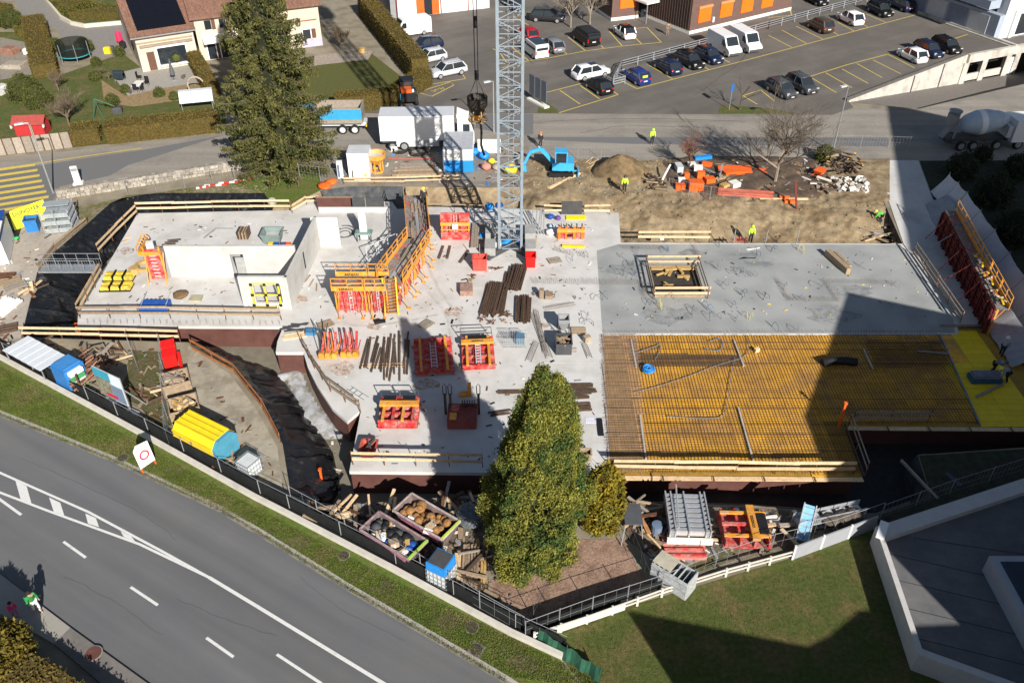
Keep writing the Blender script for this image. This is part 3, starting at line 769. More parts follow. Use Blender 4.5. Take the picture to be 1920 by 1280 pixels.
# conduits and starter bars that stand out of the slab
random.seed(11)
ends = ((1160,483),(1195,478),(1185,498),(1200,498),(1142,560),(1130,562),(1172,520),(1190,516),(1215,572),(1240,575),(1262,560),(1300,590),(1330,582),(1352,600),(1370,575),(1345,505),(1370,512),(1392,510),(1352,535),(1410,520),(1430,560),(1470,545),(1490,560),(1446,470),(1500,472),(1610,500),(1420,480),(1250,470),(1300,478),(1350,465),(1545,540),(1670,535),(1450,610),(1500,620),(1105,590),(1110,610),(1100,485),(1075,490),(1390,550),(1405,600),(1380,605),(1330,605))
for k, (px, py) in enumerate(ends):
    mb = MB(); 
    for j in range(random.choice((1,1,2))):
        a = random.uniform(0,6.28); l = random.uniform(.35,1.0); c = Vector((random.uniform(-.2,.2), random.uniform(-.2,.2), 0))
        d = Vector((math.cos(a), math.sin(a), 0))
        mb.path([c, c+Vector((0,0,.35))+d*.05, c+d*l*.35+Vector((0,0,.62)), c+d*l*.8+Vector((0,0,.45)), c+d*l+Vector((0,0,.1))], .021, 4)
    m = [condm, condm, M('slate_conduit', (.07,.09,.12), .5), M('yellow_conduit', (.6,.5,.06), .5), M('blue_conduit'if 0 else 'blue_conduit', (.06,.16,.32), .5)][(k*7) % 5 if k % 3 == 0 else k % 3]
    cn = {'grey_conduit':'grey','slate_conduit':'dark slate','yellow_conduit':'yellow','blue_conduit':'blue'}[m.name]
    ar_ = 'on the pale strip left of the grey slab' if px < 1119 else 'left of the floor opening' if px < 1225 else 'behind the floor opening' if py < 480 else 'in front of the floor opening' if px < 1335 else 'right of the floor opening' if px < 1440 else 'in the far right part of the grey slab'
    solo('pipe_end', cn+' conduit end curling up '+ar_, 'pipe', mb, m, P(px, py, .01), 0, cn+' conduit ends '+ar_)
stb = M('starter_steel', (.16,.13,.11), .7, nz=.3)
def starters(lab, px, step=.16, h=.55, lean=.15):
    pts = PL(px, .01); mb = MB()
    for a, b in zip(pts, pts[1:]):
        L = (b-a).length; m = int(L/step)
        for k in range(m+1):
            for s in (-.08, .08):
                d = (b-a).normalized(); nn = Vector((-d.y, d.x, 0)); c = a.lerp(b, k/max(1,m))+nn*s
                mb.tube(c, c+Vector((random.uniform(-lean,lean)*.5, random.uniform(-lean,lean)*.5, h*random.uniform(.8,1.1))), .009, 3, cap=False)
    o = solo('starter_bars', lab, 'starter bars', mb, stb); o['kind'] = 'stuff'; return o
starters('row of starter bars across the slab left of floor opening', [(1000,531),(1205,534),(1210,560)])
starters('row of starter bars behind the floor opening', [(1168,466),(1250,468)], h=.4)
starters('angled row of starter bars right of the floor opening', [(1300,462),(1312,490)], h=.4)
starters('stepped starter bars in the right half of the grey slab', [(1458,525),(1480,563),(1572,565),(1548,530),(1680,533)], h=.4)
starters('starter bars at the front edge of the left block', [(165,606),(525,608)], step=.5, h=.4)
starters('starter bars along the grey slab front edge', [(1135,626),(1755,626)], step=.2, h=.35)
starters('starter bars near the left front corner of the rebar', [(1090,872),(1140,884)], step=.3, h=.6, lean=.6)
starters('starter bars by the crane on the pale slab', [(1040,470),(1075,480)], h=.5, lean=.5)
starters('starter bars at the left wall line of the front room', [(192,474),(285,470)], step=.3, h=.3)
# ---------------------------------------------------------------- formwork panels
def RX(a): return Matrix.Rotation(a, 4, 'X')
def form_panel(lab, loc, rz, w=2.5, h=2.45, txt=None, group=None, prop=True, walk=True, back=False, w_red=None):
    t = T('wall_formwork', lab, 'formwork panel', loc, rz, group)
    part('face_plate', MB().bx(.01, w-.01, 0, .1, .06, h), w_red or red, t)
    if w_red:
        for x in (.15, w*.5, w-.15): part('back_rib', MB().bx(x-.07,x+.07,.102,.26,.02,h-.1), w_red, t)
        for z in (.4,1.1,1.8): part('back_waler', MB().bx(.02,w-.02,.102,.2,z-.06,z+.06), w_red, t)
    for k in range(4):
        z = .25 + k*(h-.5)/3; part('waler', MB().bx(.03, w-.03, -.1, -.002, z-.06, z+.06), red, t)
    for k, x in enumerate((.1, w*.3, w*.7, w-.1)): part('rib', MB().bx(x-.05, x+.05, -.24, -.102, .02, h-.1), orange if k in (0, 3) else red, t)
    mb = MB()
    for x in (w*.46, w*.56): mb.tube((x, -.3, .1), (x, -.3, h), .02, 4)
    for k in range(9): mb.tube((w*.46, -.3, .25+k*.3), (w*.56, -.3, .25+k*.3), .015, 4)
    part('ladder', mb, lightgrey, t)
    if walk:
        part('walkway', MB().bx(0, w, -.8, -.003, h+.01, h+.06), M('dirty_walkway', (.20,.19,.175), .9, nz=.45, sc=5, c2=(.42,.10,.08), c2sc=1.5, c2lo=.52, c2hi=.6), t)
        part('toe_board', MB().bx(0, w, -.86, -.81, h+.02, h+.42), orange, t)
        mb = MB()
        for x in (.05, w/2, w-.05): mb.beam((x,-.835,h+.42),(x,-.835,h+1.12),.05,.05,(0,1,0))
        for z in (h+.7, h+1.1): mb.beam((0,-.835,z),(w,-.835,z),.05,.07)
        part('guard_rail', mb, orange, t)
        if txt:
            o = text(txt, .42, black, t, Matrix.Translation((w*.45, -.866, h+.21)) @ RX(R(90)))
        for x in (.3, w-.3): part('bracket', MB().beam((x,-.25,h-1.2),(x,-.8,h),.05,.05), orange, t)
    if prop:
        for x in (.35, w-.3):
            mb = MB().tube((x,-.26,h-.6),(x,-.95,.06),.032,6).box((x,-.98,.04),(.2,.3,.08))
            part('prop', mb, orange if random.random()<.6 else red, t)
    for k in range(3):                      # cones and clamps left on the plates
        part('clamp', MB().lathe([(0,0),(.07,0),(.07,.1),(.03,.14)], 8, (w*(.2+.3*k), -.12, .8+.5*k)), midgrey if k != 1 else offwhite, t)
    return t
GF = 'formwork panels of the angled wall'
A0 = Vector((-13.5, 54.25, 0))
p0 = form_panel('left red panel of the front formwork face with lettered orange board', A0, 0, 2.45, txt='sateco', group=GF)
form_panel('right red panel of the front formwork face beside the yellow ladder', A0 + Vector((2.5,0,0)), 0, 1.6, group=GF)
pb_ = form_panel('rear left panel behind the front face with lettered orange board', A0 + Vector((2.45,.35,0)), R(180), 2.45, prop=False, group=GF)
text('sateco', .42, black, pb_, Matrix.Translation((1.2, -.80, 2.66)) @ Matrix.Rotation(R(180),4,'Z') @ RX(R(90)))
form_panel('rear right panel behind the front face of the formwork', A0 + Vector((4.1,.35,0)), R(180), 1.6, prop=False, group=GF)
wf = T('poured_wall', 'grey fresh wall hidden between the formwork faces', 'wall')
B0, B1, C1 = Vector((-9.4,54.25,0)), Vector((-7.6,61.0,0)), Vector((-8.6,68.4,0))
wl3 = [A0+Vector((0,.22,0)), B0+Vector((0,.22,0)), B1+Vector((0.0,.1,0)), C1]
for a, b in zip(wl3, wl3[1:]): part('wall_body', MB().beam(a+Vector((0,0,1.26)), b+Vector((0,0,1.26)), .3, 2.5), greyconc, wf)
def run(a, b, n, side, labs, **k):
    d = b-a; L = d.length/n; u = d.normalized(); th = math.atan2(u.y, u.x)
    for i in range(n):
        if side > 0:                        # outer face looks to the right of a->b
            nn = Vector((u.y,-u.x,0)); form_panel(labs[i], a+u*(L*i)+nn*.12, th, L-.05, group=GF, **k)
        else:
            nn = Vector((-u.y,u.x,0)); form_panel(labs[i], a+u*(L*(i+1))+nn*.12, th+math.pi, L-.05, group=GF, prop=False, **k)
run(B0+Vector((.25,.3,0)), B1, 3, 1, ['propped panel of slanted formwork nearest the yellow ladder','propped middle panel of the slanted formwork run','propped far panel of the slanted formwork run at the bend'])
run(B0+Vector((.0,.5,0)), B1, 3, -1, ['inner panel of the slanted formwork run nearest the front','inner middle panel of the slanted formwork run','inner far panel of the slanted formwork run at the bend'])
run(B1, C1, 3, 1, ['outer near panel of the straight rear formwork run','outer middle panel of the straight rear formwork run','outer far panel of the straight rear formwork run'])
run(B1, C1, 3, -1, ['inner near panel of the straight rear formwork run','inner middle panel of the straight rear formwork run','inner far panel of rear run with yellow end gate'])
# debris and planks lying on the top walkways
for k in range(26):
    t_ = random.random(); a, b = (B0, B1) if k < 14 else (B1, C1)
    c = a.lerp(b, t_) + Vector((random.uniform(-.55,.55), 0, 2.53)); d = (b-a).normalized()
    e = random.uniform(-.5,.5); cw_ = random.choice(('grey','dark','grey','brown')); t_ = .2 if t_ < .35 else .5 if t_ < .68 else .85
    pass
    solo('walkway_board', cw_+' board lying '+('near the front' if t_ < .35 else 'in the middle' if t_ < .68 else 'near the far end')+(' of the slanted' if k < 14 else ' of the straight rear')+' formwork walkway', 'board',
         MB().beam(Vector((0,0,.04))-d*.7, Vector((e*.3,0,.06))+d*.7, .18, .05), {'grey':greywood,'dark':darkgrey,'brown':oldwood}[cw_], c, 0, cw_+' boards on the formwork walkway part '+str(int(t_*3))+(' near' if k < 14 else ' far'))
# yellow ladder tower leaning on the corner
L0 = P(735, 586)
yl = T('access_ladder', 'yellow step ladder leaning at the formwork corner', 'ladder', L0, R(6))
for x in (-.5, .5): part('stringer', MB().beam((x,-.35,.02),(x,.55,2.9),.1,.16), yellow, yl)
for k in range(11): part('tread', MB().box((0,-.3+.077*k,.25+.25*k),(.9,.2,.04)), M('tread_brown', (.33,.17,.05), .7), yl)
# row of panels in the shade at the right
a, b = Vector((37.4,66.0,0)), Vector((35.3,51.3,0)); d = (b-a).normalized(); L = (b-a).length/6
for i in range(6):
    form_panel(['farthest','second','third','fourth','fifth','nearest'][i] + ' shaded red formwork panel in the row beside the grey tarpaulins', a+d*(L*(i+1)), math.atan2(d.y,d.x)+math.pi, L-.06, group='shaded formwork row', prop=False, h=2.3, w_red=M('shaded_red',(.115,.016,.014),.75,nz=.45,sc=3))  # darker copy of the formwork red, with the row's shade in the colour
    if i >= 3:
        for k in range(6):
            solo('walkway_board', ['pale','yellow','orange','white'][k%4]+' board lying on the walkway of the '+['fourth','fifth','nearest'][i-3]+' shaded formwork panel', 'board', MB().box((0,0,.03),(random.uniform(.5,1.1),.14,.05), random.uniform(0,3)), (wood, yellow, vorange, offwhite)[k%4],
                 a+d*(L*(i+.15+.13*k))+Vector((.45,0,2.52+.03*k)), 0, ['pale','yellow','orange','white'][k%4]+' boards on shaded walkway '+['fourth','fifth','nearest'][i-3])
    if i < 5:
        q = a+d*(L*(i+.5)); solo('brace_tube', 'thin diagonal steel brace in front of the shaded formwork', 'brace', MB().tube((-.15,0,2.2),(-2.2 if i%2 else -1.2,.3,.05),.04,5), galv if i==1 else red, q, 0, 'diagonal braces before the shaded formwork')

# ---------------------------------------------------------------- panels lying down or stacked
def lying(lab, loc, rz, w=2.4, l=2.9, z=.35, txt=None, rail_=True, dark=True, tilt=0., board=True, ladder=True, ribs=3):
    t = T('lying_formwork', lab, 'formwork panel', loc, rz)
    t.rotation_euler = (tilt, 0, rz)
    for y in (.5, l-.5): part('bearer', MB().bx(-.15, w+.1, y-.08, y+.08, 0, .16), oldwood, t)
    part('face_plate', MB().bx(0, w, 0, l, .17, .25), red, t)
    for k in range(4): y = .1+(l-.3)*k/3; part('waler', MB().bx(.02, w-.02, y, y+.14, .252, z), red, t)
    for k in range(ribs):
        x = w*(k+.5)/ribs; part('rib', MB().bx(x-.09, x+.09, .05, l-.05, z+.002, z+.12), orange if k % 2 == 0 else red, t)
    if board:
        part('toe_board', MB().bx(0, w, l-1.15, l-.72, z+.123, z+.30), orange, t)
        if txt: text(txt, .34, black, t, Matrix.Translation((w*.5, l-.93, z+.305)))
    if dark: part('hatch', MB().bx(w*.22, w*.78, l-.62, l-.12, z+.125, z+.2), black, t)
    if ladder:
        mb = MB()
        for x in (w*.43, w*.57): mb.bx(x-.03, x+.03, .2, l-.8, z+.123, z+.19)
        for k in range(7): mb.bx(w*.43, w*.57, .35+k*(l-1.3)/7, .4+k*(l-1.3)/7, z+.13, z+.17)
        part('ladder', mb, lightgrey, t)
    if rail_:
        mb = MB()
        for x in (.05, w-.05): mb.beam((x, l, .2), (x-.1, l+.15, 1.15), .05, .05)
        mb.beam((-.05,l+.15,1.15),(w-.15,l+.15,1.15),.05,.05).beam((0,l+.08,.7),(w-.1,l+.08,.7),.05,.05)
        part('rail_frame', mb, darkgrey, t)
    return t
def at(px, py): return P(px, py)
lying('big red formwork panel lying in the tree shade with gold rib', P(779,708), R(7), 2.75, 3.9, .5, rail_=False, dark=False, ladder=True, board=False)
lying('red formwork panel lying half sunlit with lettered orange board', P(867,698), R(4), 2.35, 3.5, .5, txt='sateco')
q = lying('left unit of the twin red and orange stacks on the slab', P(709,807), R(0), 1.3, 2.5, .75, rail_=True, ladder=False, ribs=2)
q2 = dup(q, P(746,807), 0, 'right unit of the twin red and orange stacks on the slab')
lying('red and orange formwork stack lying by the white fence with lettered side board', P(1342,966), R(-92), 2.5, 2.7, .7, txt='sateco', rail_=False, ladder=False)
fl = T('flat_panels', 'pair of faded red frames lying flat in front of the grey frames', 'frame stack', P(1247,1050))
for k in range(2):
    part('panel', MB().bx(0, 2.3, .8*k, .8*k+.7, .02, .25), M('faded_red', (.55,.20,.17), .75, nz=.3, sc=4), fl)
    part('rail_bar', MB().bx(0, 2.3, .8*k+.1, .8*k+.2, .252, .34).bx(0, 2.3, .8*k+.5, .8*k+.6, .252, .34), red, fl)
# upright stored panels
up = form_panel('upright red panel stack with orange band standing left of the crane', P(828,447), 0, 2.5, 2.5, prop=False, walk=False)
part('orange_band', MB().bx(.0,2.5,-.36,-.25,1.45,1.75).bx(.0,2.5,-.34,-.25,1.0,1.08), orange, up); part('top_plate', MB().bx(0,.9,-.32,-.25,1.85,2.5).bx(1.6,2.5,-.32,-.25,1.85,2.5), red, up); part('low_plate', MB().bx(0,2.5,-.33,-.25,.05,.8), red, up); part('spare_box', MB().bx(1.0,1.5,-.5,-.37,1.2,1.7), lightgrey, up)
sp = T('low_formwork', 'low red and orange panel set standing right of the crane', 'formwork panel', P(1044,448))
part('face_plate', MB().bx(0,2.4,0,.3,.05,1.0), red, sp)
for x in (.2,.8,1.5,2.2): part('rib', MB().bx(x-.1,x+.1,-.12,-.002,.05,1.25), M('burnt_orange',(.66,.18,.02),.6,nz=.2), sp)
part('toe_board', MB().bx(0,2.4,-.2,-.125,.75,1.1), orange, sp)
part('hatch', MB().bx(.9,1.35,-.24,-.21,.35,.6), black, sp)
for k in range(5): part('fork_end', MB().bx(.3+k*.45,.4+k*.45,.05,.25,1.0,1.4), darkwood, sp)
# dark frames in the tree shade
dk = T('formwork_set', 'dark red formwork frame with tall loops in the tree shade', 'formwork frame', P(830,810))
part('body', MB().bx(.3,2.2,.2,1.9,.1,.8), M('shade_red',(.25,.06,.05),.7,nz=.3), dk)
part('top_panel', MB().bx(.5,1.1,1.1,1.6,.802,1.0), red, dk)
part('gold_panel', MB().bx(.45,.9,.3,.9,.802,.9), orange, dk)
for x in (.1,.45,2.3):
    part('loop_post', MB().bx(x-.08,x+.08,1.7,1.86,.0,1.7).path([(x-.1,1.78,1.7),(x-.12,1.78,2.4),(x,1.78,2.6),(x+.12,1.78,2.4),(x+.1,1.78,1.7)],.03,4), darkwood, dk)
for k in range(6): part('peg', MB().bx(1.2+k*.16,1.27+k*.16,1.5,1.85,.802,1.15), darkwood, dk)
solo('bracket', 'small red and yellow bracket standing in the tree shade', 'bracket', MB().bx(0,.8,0,.4,0,.2).bx(.55,.8,0,.25,.2,1.1), orange, P(862,745), .1)
# clusters of stabilisers
def cluster(lab, px, py, n, w):
    t = T('stabiliser_set', lab, 'stabiliser set', P(px, py))
    for k in range(n):
        x = w*k/n
        part('foot', MB().box((x,.1,.25),(.42,.5,.35)).box((x,-.15,.45),(.3,.2,.3)), orange, t)
        part('leg', MB().beam((x,.2,.3),(x+random.uniform(-.3,.1),1.5,1.25),.16,.2), red, t)
        part('strut', MB().tube((x+.1,.1,.3),(x+.2,1.3,.6),.05,5).tube((x-.1,.1,.3),(x-.3,1.0,1.6),.035,5), random.choice((red, darkgrey, M('burnt_orange',(.66,.18,.02),.6,nz=.2))), t)
    return t
cluster('left group of red and orange stabilisers on the slab', 604, 672, 3, 1.4)
cluster('right group of red and orange stabilisers on the slab', 645, 670, 3, 1.3)
solo('leaning_frame', 'grey triangular frames leaning behind the stabilisers', 'frame', MB().beam((0,0,0),(-.5,1.2,1.6),.07,.07).beam((0,0,0),(.3,1.3,1.5),.07,.07).beam((-.5,1.2,1.6),(.5,0,0),.06,.06), darkgrey, P(606,655))
def tub(name, lab, px, py, w, d, h, m, rz=0., inner=None, taper=.12, cat='skip', z=0., th=.06, fill=None, fillm=None):
    t = T(name, lab, cat, P(px, py, z), rz)
    a = taper
    mb = MB()
    o = [(-w/2+a,-d/2+a,0),(w/2-a,-d/2+a,0),(w/2-a,d/2-a,0),(-w/2+a,d/2-a,0)]; p = [(-w/2,-d/2,h),(w/2,-d/2,h),(w/2,d/2,h),(-w/2,d/2,h)]
    i1 = [(x*(1-2*th/w), y*(1-2*th/d), zz) for x, y, zz in p]; i0 = [(x*.92, y*.92, .08) for x, y, _ in o]
    mb.add(o+p+i1+i0, [(3,2,1,0)] + [(k,(k+1)%4,(k+1)%4+4,k+4) for k in range(4)] + [(k+4,(k+1)%4+4,(k+1)%4+8,k+8) for k in range(4)] + [(k+8,(k+1)%4+8,(k+1)%4+12,k+12) for k in range(4)] + [(12,13,14,15)])
    part('shell', mb, m, t)
    part('rim', MB().beam(p[0],p[1],.1,.1).beam(p[1],p[2],.1,.1).beam(p[2],p[3],.1,.1).beam(p[3],p[0],.1,.1), inner or m, t)
    return t
t = tub('tool_skip', 'small red open skip with scrap at the front left corner', 692, 848, 1.0, 1.2, .55, M('skip_red',(.42,.09,.06),.6,nz=.25), R(-4))
part('scrap', MB().beam((-.3,-.4,.35),(.35,.5,.75),.15,.08).beam((.3,-.4,.5),(-.1,.4,.7),.1,.1), darkgrey, t)
t = tub('concrete_tub', 'bright red tub at the right foot of the crane', 995, 497, .8, .9, 1.0, brightred, taper=.04)
t = tub('concrete_tub', 'red and brown tub at the left foot of the crane', 900, 503, 1.15, .9, 1.1, M('tub_red',(.55,.08,.06),.5,nz=.2), taper=.02)
part('rack', MB().beam((0,.2,1.1),(0,.2,2.2),.05,.05,(0,1,0)), galv, t)
t = tub('waste_box', 'dark open box with timber scraps on the slab', 1056, 655, 1.15, 1.3, .95, darkgrey, taper=.0, cat='box')
mb = MB()
for k in range(14): mb.box((random.uniform(-.4,.25),random.uniform(-.45,.45),.7+random.random()*.25),(random.uniform(.2,.6),.12,.1),random.uniform(0,3))
part('scraps', mb, oldwood, t, stuff=True)
hp = T('hopper', 'grey steel hopper behind the dark scrap box', 'hopper', P(1056,622))
part('hopper_body', MB().lathe([(.15,.2),(.55,1.0),(.6,1.35),(.5,1.35),(.4,1.0)], 4, closed=False), midgrey, hp, rz=R(45))
part('stand', MB().beam((-.4,-.4,0),(-.4,-.4,1.1),.07,.07,(0,1,0)).beam((.4,-.4,0),(.4,-.4,1.1),.07,.07,(0,1,0)).beam((-.4,.4,0),(-.4,.4,1.1),.07,.07,(0,1,0)).beam((.4,.4,0),(.4,.4,1.1),.07,.07,(0,1,0)), darkgrey, hp)

# ---------------------------------------------------------------- bundles of bars, boards and meshes on the slab
def bundle(name, lab, cat, p, q, w, n, m, th=.05, h=.12, wob=.12, lay=1, stuff=False, ln=.12, pname='bar', cutw=None):
    A, B = P(*p), P(*q); u = (B-A); L = u.length; rz = math.atan2(u.y, u.x)
    t = T(name, lab, cat, A, rz)
    for j in range(lay):
        for k in range(n):
            y = (k-(n-1)/2)*w/n + random.uniform(-.3,.3)*w/n; e0 = random.uniform(0, ln)*L; e1 = L - random.uniform(0, ln)*L
            part(pname, MB().beam((e0, y, .06+h*j), (e1, y+random.uniform(-wob,wob), .06+h*j+random.uniform(0,.05)), cutw or th, th), m, t)
    return t
bundle('rebar_bundle','dark rusty bundle of bent bars left of the pair','rebar bundle',(914,596),(932,530),1.35,13,M('dark_rust',(.075,.045,.03),.9,nz=.4,sc=5,jit=.35),.09,lay=2)
bundle('rebar_bundle','dark rusty bundle of bent bars farthest back','rebar bundle',(960,548),(975,498),1.3,13,M('dark_rust',(.075,.045,.03),.9,nz=.4,sc=5,jit=.35),.09,lay=2)
bundle('rebar_bundle','dark rusty bundle of bent bars nearest the scrap box','rebar bundle',(980,608),(982,556),1.2,13,M('dark_rust',(.075,.045,.03),.9,nz=.4,sc=5,jit=.35),.09,lay=2)
bundle('rebar_bundle','long thin rusty bundle leaning beside the bent bars','rebar bundle',(938,595),(952,505),.5,5,M('dark_rust',(.075,.045,.03),.9,nz=.4,sc=5,jit=.35),.08)
bundle('plank_row','loose row of long brown planks left of the big red panel','planks',(742,718),(748,622),1.7,11,darkwood,.1,ln=.3,wob=.25,pname='plank',cutw=.11)
bundle('plank_row','short row of brown planks beside the stabilisers','planks',(697,700),(712,632),1.9,9,darkwood,.1,ln=.35,wob=.25,pname='plank',cutw=.12)
bundle('cross_batten','pair of thin battens under the brown plank rows','battens',(672,686),(762,684),.5,2,wood,.05,pname='batten')
bundle('plank_pile','brown boards lying right of the tall conifer at the back','planks',(1045,727),(1128,730),.9,5,darkwood,.07,ln=.2,pname='plank',cutw=.16)
bundle('plank_pile','brown boards lying right of the tall conifer in the middle','planks',(1045,745),(1122,744),.6,4,darkwood,.07,ln=.25,pname='plank',cutw=.14)
bundle('plank_pile','brown boards lying right of the tall conifer at the front','planks',(1050,765),(1114,764),.8,4,darkwood,.07,ln=.2,pname='plank',cutw=.2)
bundle('plank_pile','brown boards lying left of the tall conifer','planks',(930,736),(1000,735),.3,3,darkwood,.08,pname='plank',cutw=.14)
bundle('plank_pile','dark boards left of the conifer in its own shade','planks',(915,778),(960,772),.5,3,darkwood,.08,pname='plank')
solo('batten', 'yellow batten lying under the brown boards', 'batten', MB().beam((0,0,.03),(.1,-2.2,.03),.12,.06), MATS['ochre_timber'], P(1066,728))
solo('grating', 'black slotted grating lying by the yellow deck edge', 'grating', MB().bx(0,.36,0,1.6,0,.08), black, P(1122,817))
solo('paper_sheet', 'pale sheet of paper lying beside the black grating', 'sheet', MB().bx(0,.8,0,.55,.0,.02), M('paper', (.62,.62,.70), .8), P(1098,793))
t = tub('timber_box','low pale timber box right of the tall conifer',1093,858,1.0,.6,.5,oldwood,taper=0,cat='box')
def lattice(lab, p, q, w=.28, h=.22, m=stb):
    A, B = P(*p), P(*q); u = B-A; L = u.length; t = MB()
    for a in ((-w/2,.03),(w/2,.03),(0,h)): t.tube((0,a[0],a[1]),(L,a[0],a[1]),.012,3)
    n = int(L/.2)
    for k in range(n):
        for s in (-1,1): t.tube((L*k/n,s*w/2,.03),(L*(k+.5)/n,0,h),.008,3).tube((L*(k+.5)/n,0,h),(L*(k+1)/n,s*w/2,.03),.008,3)
    return solo('lattice_girder', lab, 'lattice girder', t, m, A, math.atan2(u.y,u.x))
lattice('long lattice girder lying beside the dark scrap box', (1000,590), (1030,672), .5)
lattice('second long lattice girder against the first', (1004,583), (1022,662), .4)
lattice('short wide lattice girder left of the scrap box', (990,678), (1005,642), .45)
lattice('lattice girder lying below the bent bars on the pale slab', (1020,580), (1078,570), .3)
lattice('lattice bars standing in front of small stone pot', (1095,645), (1106,672), .4)
def cage(lab, px, py, n, w, d, h, m=galv, cat='stillage'):
    t = T('wire_stillage', lab, cat, P(px, py)); 
    mb = MB()
    for k in range(n):
        x0 = k*(w+.12)
        for i in range(7):
            x = x0 + w*i/6; mb.tube((x,0,.02),(x,0,h),.018,3).tube((x,d,.02),(x,d,h),.018,3).tube((x,0,h),(x,d,h*.7),.018,3)
        for z in (.05,h*.5,h): mb.tube((x0,0,z),(x0+w,0,z),.02,3).tube((x0,d,z),(x0+w,d,z),.02,3)
    part('frame', mb, m, t); return t
t = cage('grey steel trestles bundled right of the half sunlit panel', 945, 652, 2, .75, 1.1, .8)
part('load', MB().bx(.9,1.5,.3,.9,.1,.7), M('dull_blue',(.08,.19,.28),.6), t)
solo('timber_cart', 'wire rack with mixed timber offcuts left of the bent bars', 'rack', MB().bx(0,1.0,0,1.2,.05,.5), M('mixed_scrap',(.30,.19,.15),.9,nz=.5,sc=9), P(863,556), .05)
random.seed(5)
for k,(px,py,a,b) in enumerate(((930,505,.9,.5),(890,520,.8,.35),(935,590,1.6,.5),(905,600,.5,.4),(920,607,.6,.3),(945,605,.5,.3),(1003,555,.35,.3),(880,528,.5,.3),(1040,556,.1,.5),(1078,560,.1,.35))):
    mb = MB()
    for j in range(8): mb.box((random.uniform(-a,a)*.5,random.uniform(-b,b)*.5,.05+.03*j),(random.uniform(.2,.6)*a,.06,.05),random.uniform(0,3))
    o = solo('scrap_heap', ['small dark heap of offcuts behind the bent bars','brown offcut heap behind the wire rack','long dark offcut heap in front of the left bent bars','reddish offcut heap near the panel rail','offcut heap beside the panel corner','small heap right of the panel corner','dark block heap beside pallet','heap of ties left of the crane tub','single batten lying by the lattice','short batten lying by the grey pour'][k], 'scrap', mb, random.choice((darkwood, rust, oldwood)), P(px,py))
solo('pallet_board', 'ply sheet and dark box on the slab right of the bars', 'board', MB().bx(0,.6,0,.7,.05,.35).bx(-.45,-.1,.1,.5,0,.8), oldwood, P(1022,562))
solo('stone_pot', 'small broken pot of stones on the pale slab', 'pot', MB().box((0,0,.25),(.5,.4,.5),.5), M('pot_stone',(.33,.27,.2),.9,nz=.4,sc=8), P(1100,640))
solo('form_beam', 'long pale formwork beam box lying on the grey slab', 'beam', MB().beam((0,0,.3),(.9,-3.0,.3),.42,.55).beam((.7,.1,.2),(1.3,-2.2,.2),.25,.3), oldwood, P(1549,478))
solo('plank', 'short pale plank lying right of the beam box', 'plank', MB().box((0,0,.04),(.75,.14,.06)), wood, P(1578,487))
solo('yellow_board', 'bright yellow board lying on the slab behind the low panel', 'board', MB().bx(0,1.75,0,.7,.02,.12), M('board_yellow',(.85,.68,.02),.5,nz=.05), P(1062,413), .03)
solo('yellow_beam', 'short yellow beam lying in front of the low panel', 'beam', MB().bx(0,1.9,0,.22,.02,.2), yellow, P(1054,464), -.06)
solo('black_board', 'black panel standing between pale rails behind the crane', 'board', MB().bx(0,1.9,0,.06,0,1.3), darkgrey, P(1052,402))
for k,(px,py,rz) in enumerate(((828,462,1.45),(842,462,1.5),(872,470,1.25))):
    solo('steel_bar_pack', ['left dark bar pack lying near the upright panel','middle dark bar pack lying near the upright panel','long dark bar lying towards the crane tub'][k], 'bars', MB().bx(-1.2,.8,-.08,.08,.02,.15), darkwood, P(px,py+10), rz)
# blue rubbish bags and white sacks around the crane foot
def lump(name, lab, px, py, r, m, z=0., sq=.7, cat='bag', seed=0):
    mb = MB(); n, k = 10, 6; vs = []
    for i in range(k+1):
        ph = math.pi*i/k
        for j in range(n):
            t = 2*math.pi*j/n; v = Vector((math.sin(ph)*math.cos(t), math.sin(ph)*math.sin(t), math.cos(ph)))
            q = 1+.35*mnoise.noise(v*2+Vector((seed*3.1+px*.01, py*.01, 0))); vs.append((v.x*r*q, v.y*r*q, r*sq+v.z*r*sq*q))
    fs = [(i*n+j,(i+1)*n+j,(i+1)*n+(j+1)%n,i*n+(j+1)%n) for i in range(k) for j in range(n)]
    return solo(name, lab, cat, mb.add(vs, fs), m, P(px,py,z), smooth=True)
for k,(px,py,r,m,l) in enumerate(((918,393,.45,blue,'blue bag left of the mast'),(936,390,.4,deepblue,'dark blue bag behind the mast'),(950,462,.5,blue,'big blue bag at the mast foot'),(972,462,.4,deepblue,'dark blue bag right of the mast foot'),(905,446,.35,blue,'blue tub left of the mast foot'),
    (1032,410,.35,deepblue,'dark blue bag beside the low red panel'),(1046,412,.28,M('violet_bag',(.12,.06,.3),.5),'violet bag beside the low red panel'),(1032,440,.4,white,'white sack beside the low red panel'),(1034,428,.3,M('ice_blue',(.45,.62,.75),.6),'pale blue sack beside the low red panel'),
    (918,465,.4,offwhite,'pale timber sack at the mast foot'),(890,290,.5,blue,'blue tarpaulin lump behind the crane on the roadside'),(908,298,.6,blue,'larger blue tarpaulin lump behind the crane'),(922,306,.35,lemon,'yellow coil lump behind the crane'),(912,318,.5,M('salmon',(.6,.22,.17),.7),'salmon hose lump behind the crane'),(930,318,.4,palegravel,'sandy sack behind the crane'),
    (957,325,.7,M('signal_yellow',(.8,.62,.02),.5),'yellow sack between the mast legs'),(1240,450,.25,white,'white plastic lump on the grey slab'))):
    lump('rubbish_bag' if 'bag' in l else 'sack', l, px, py, r, m, .0, .7, 'bag' if 'bag' in l else 'sack', k)

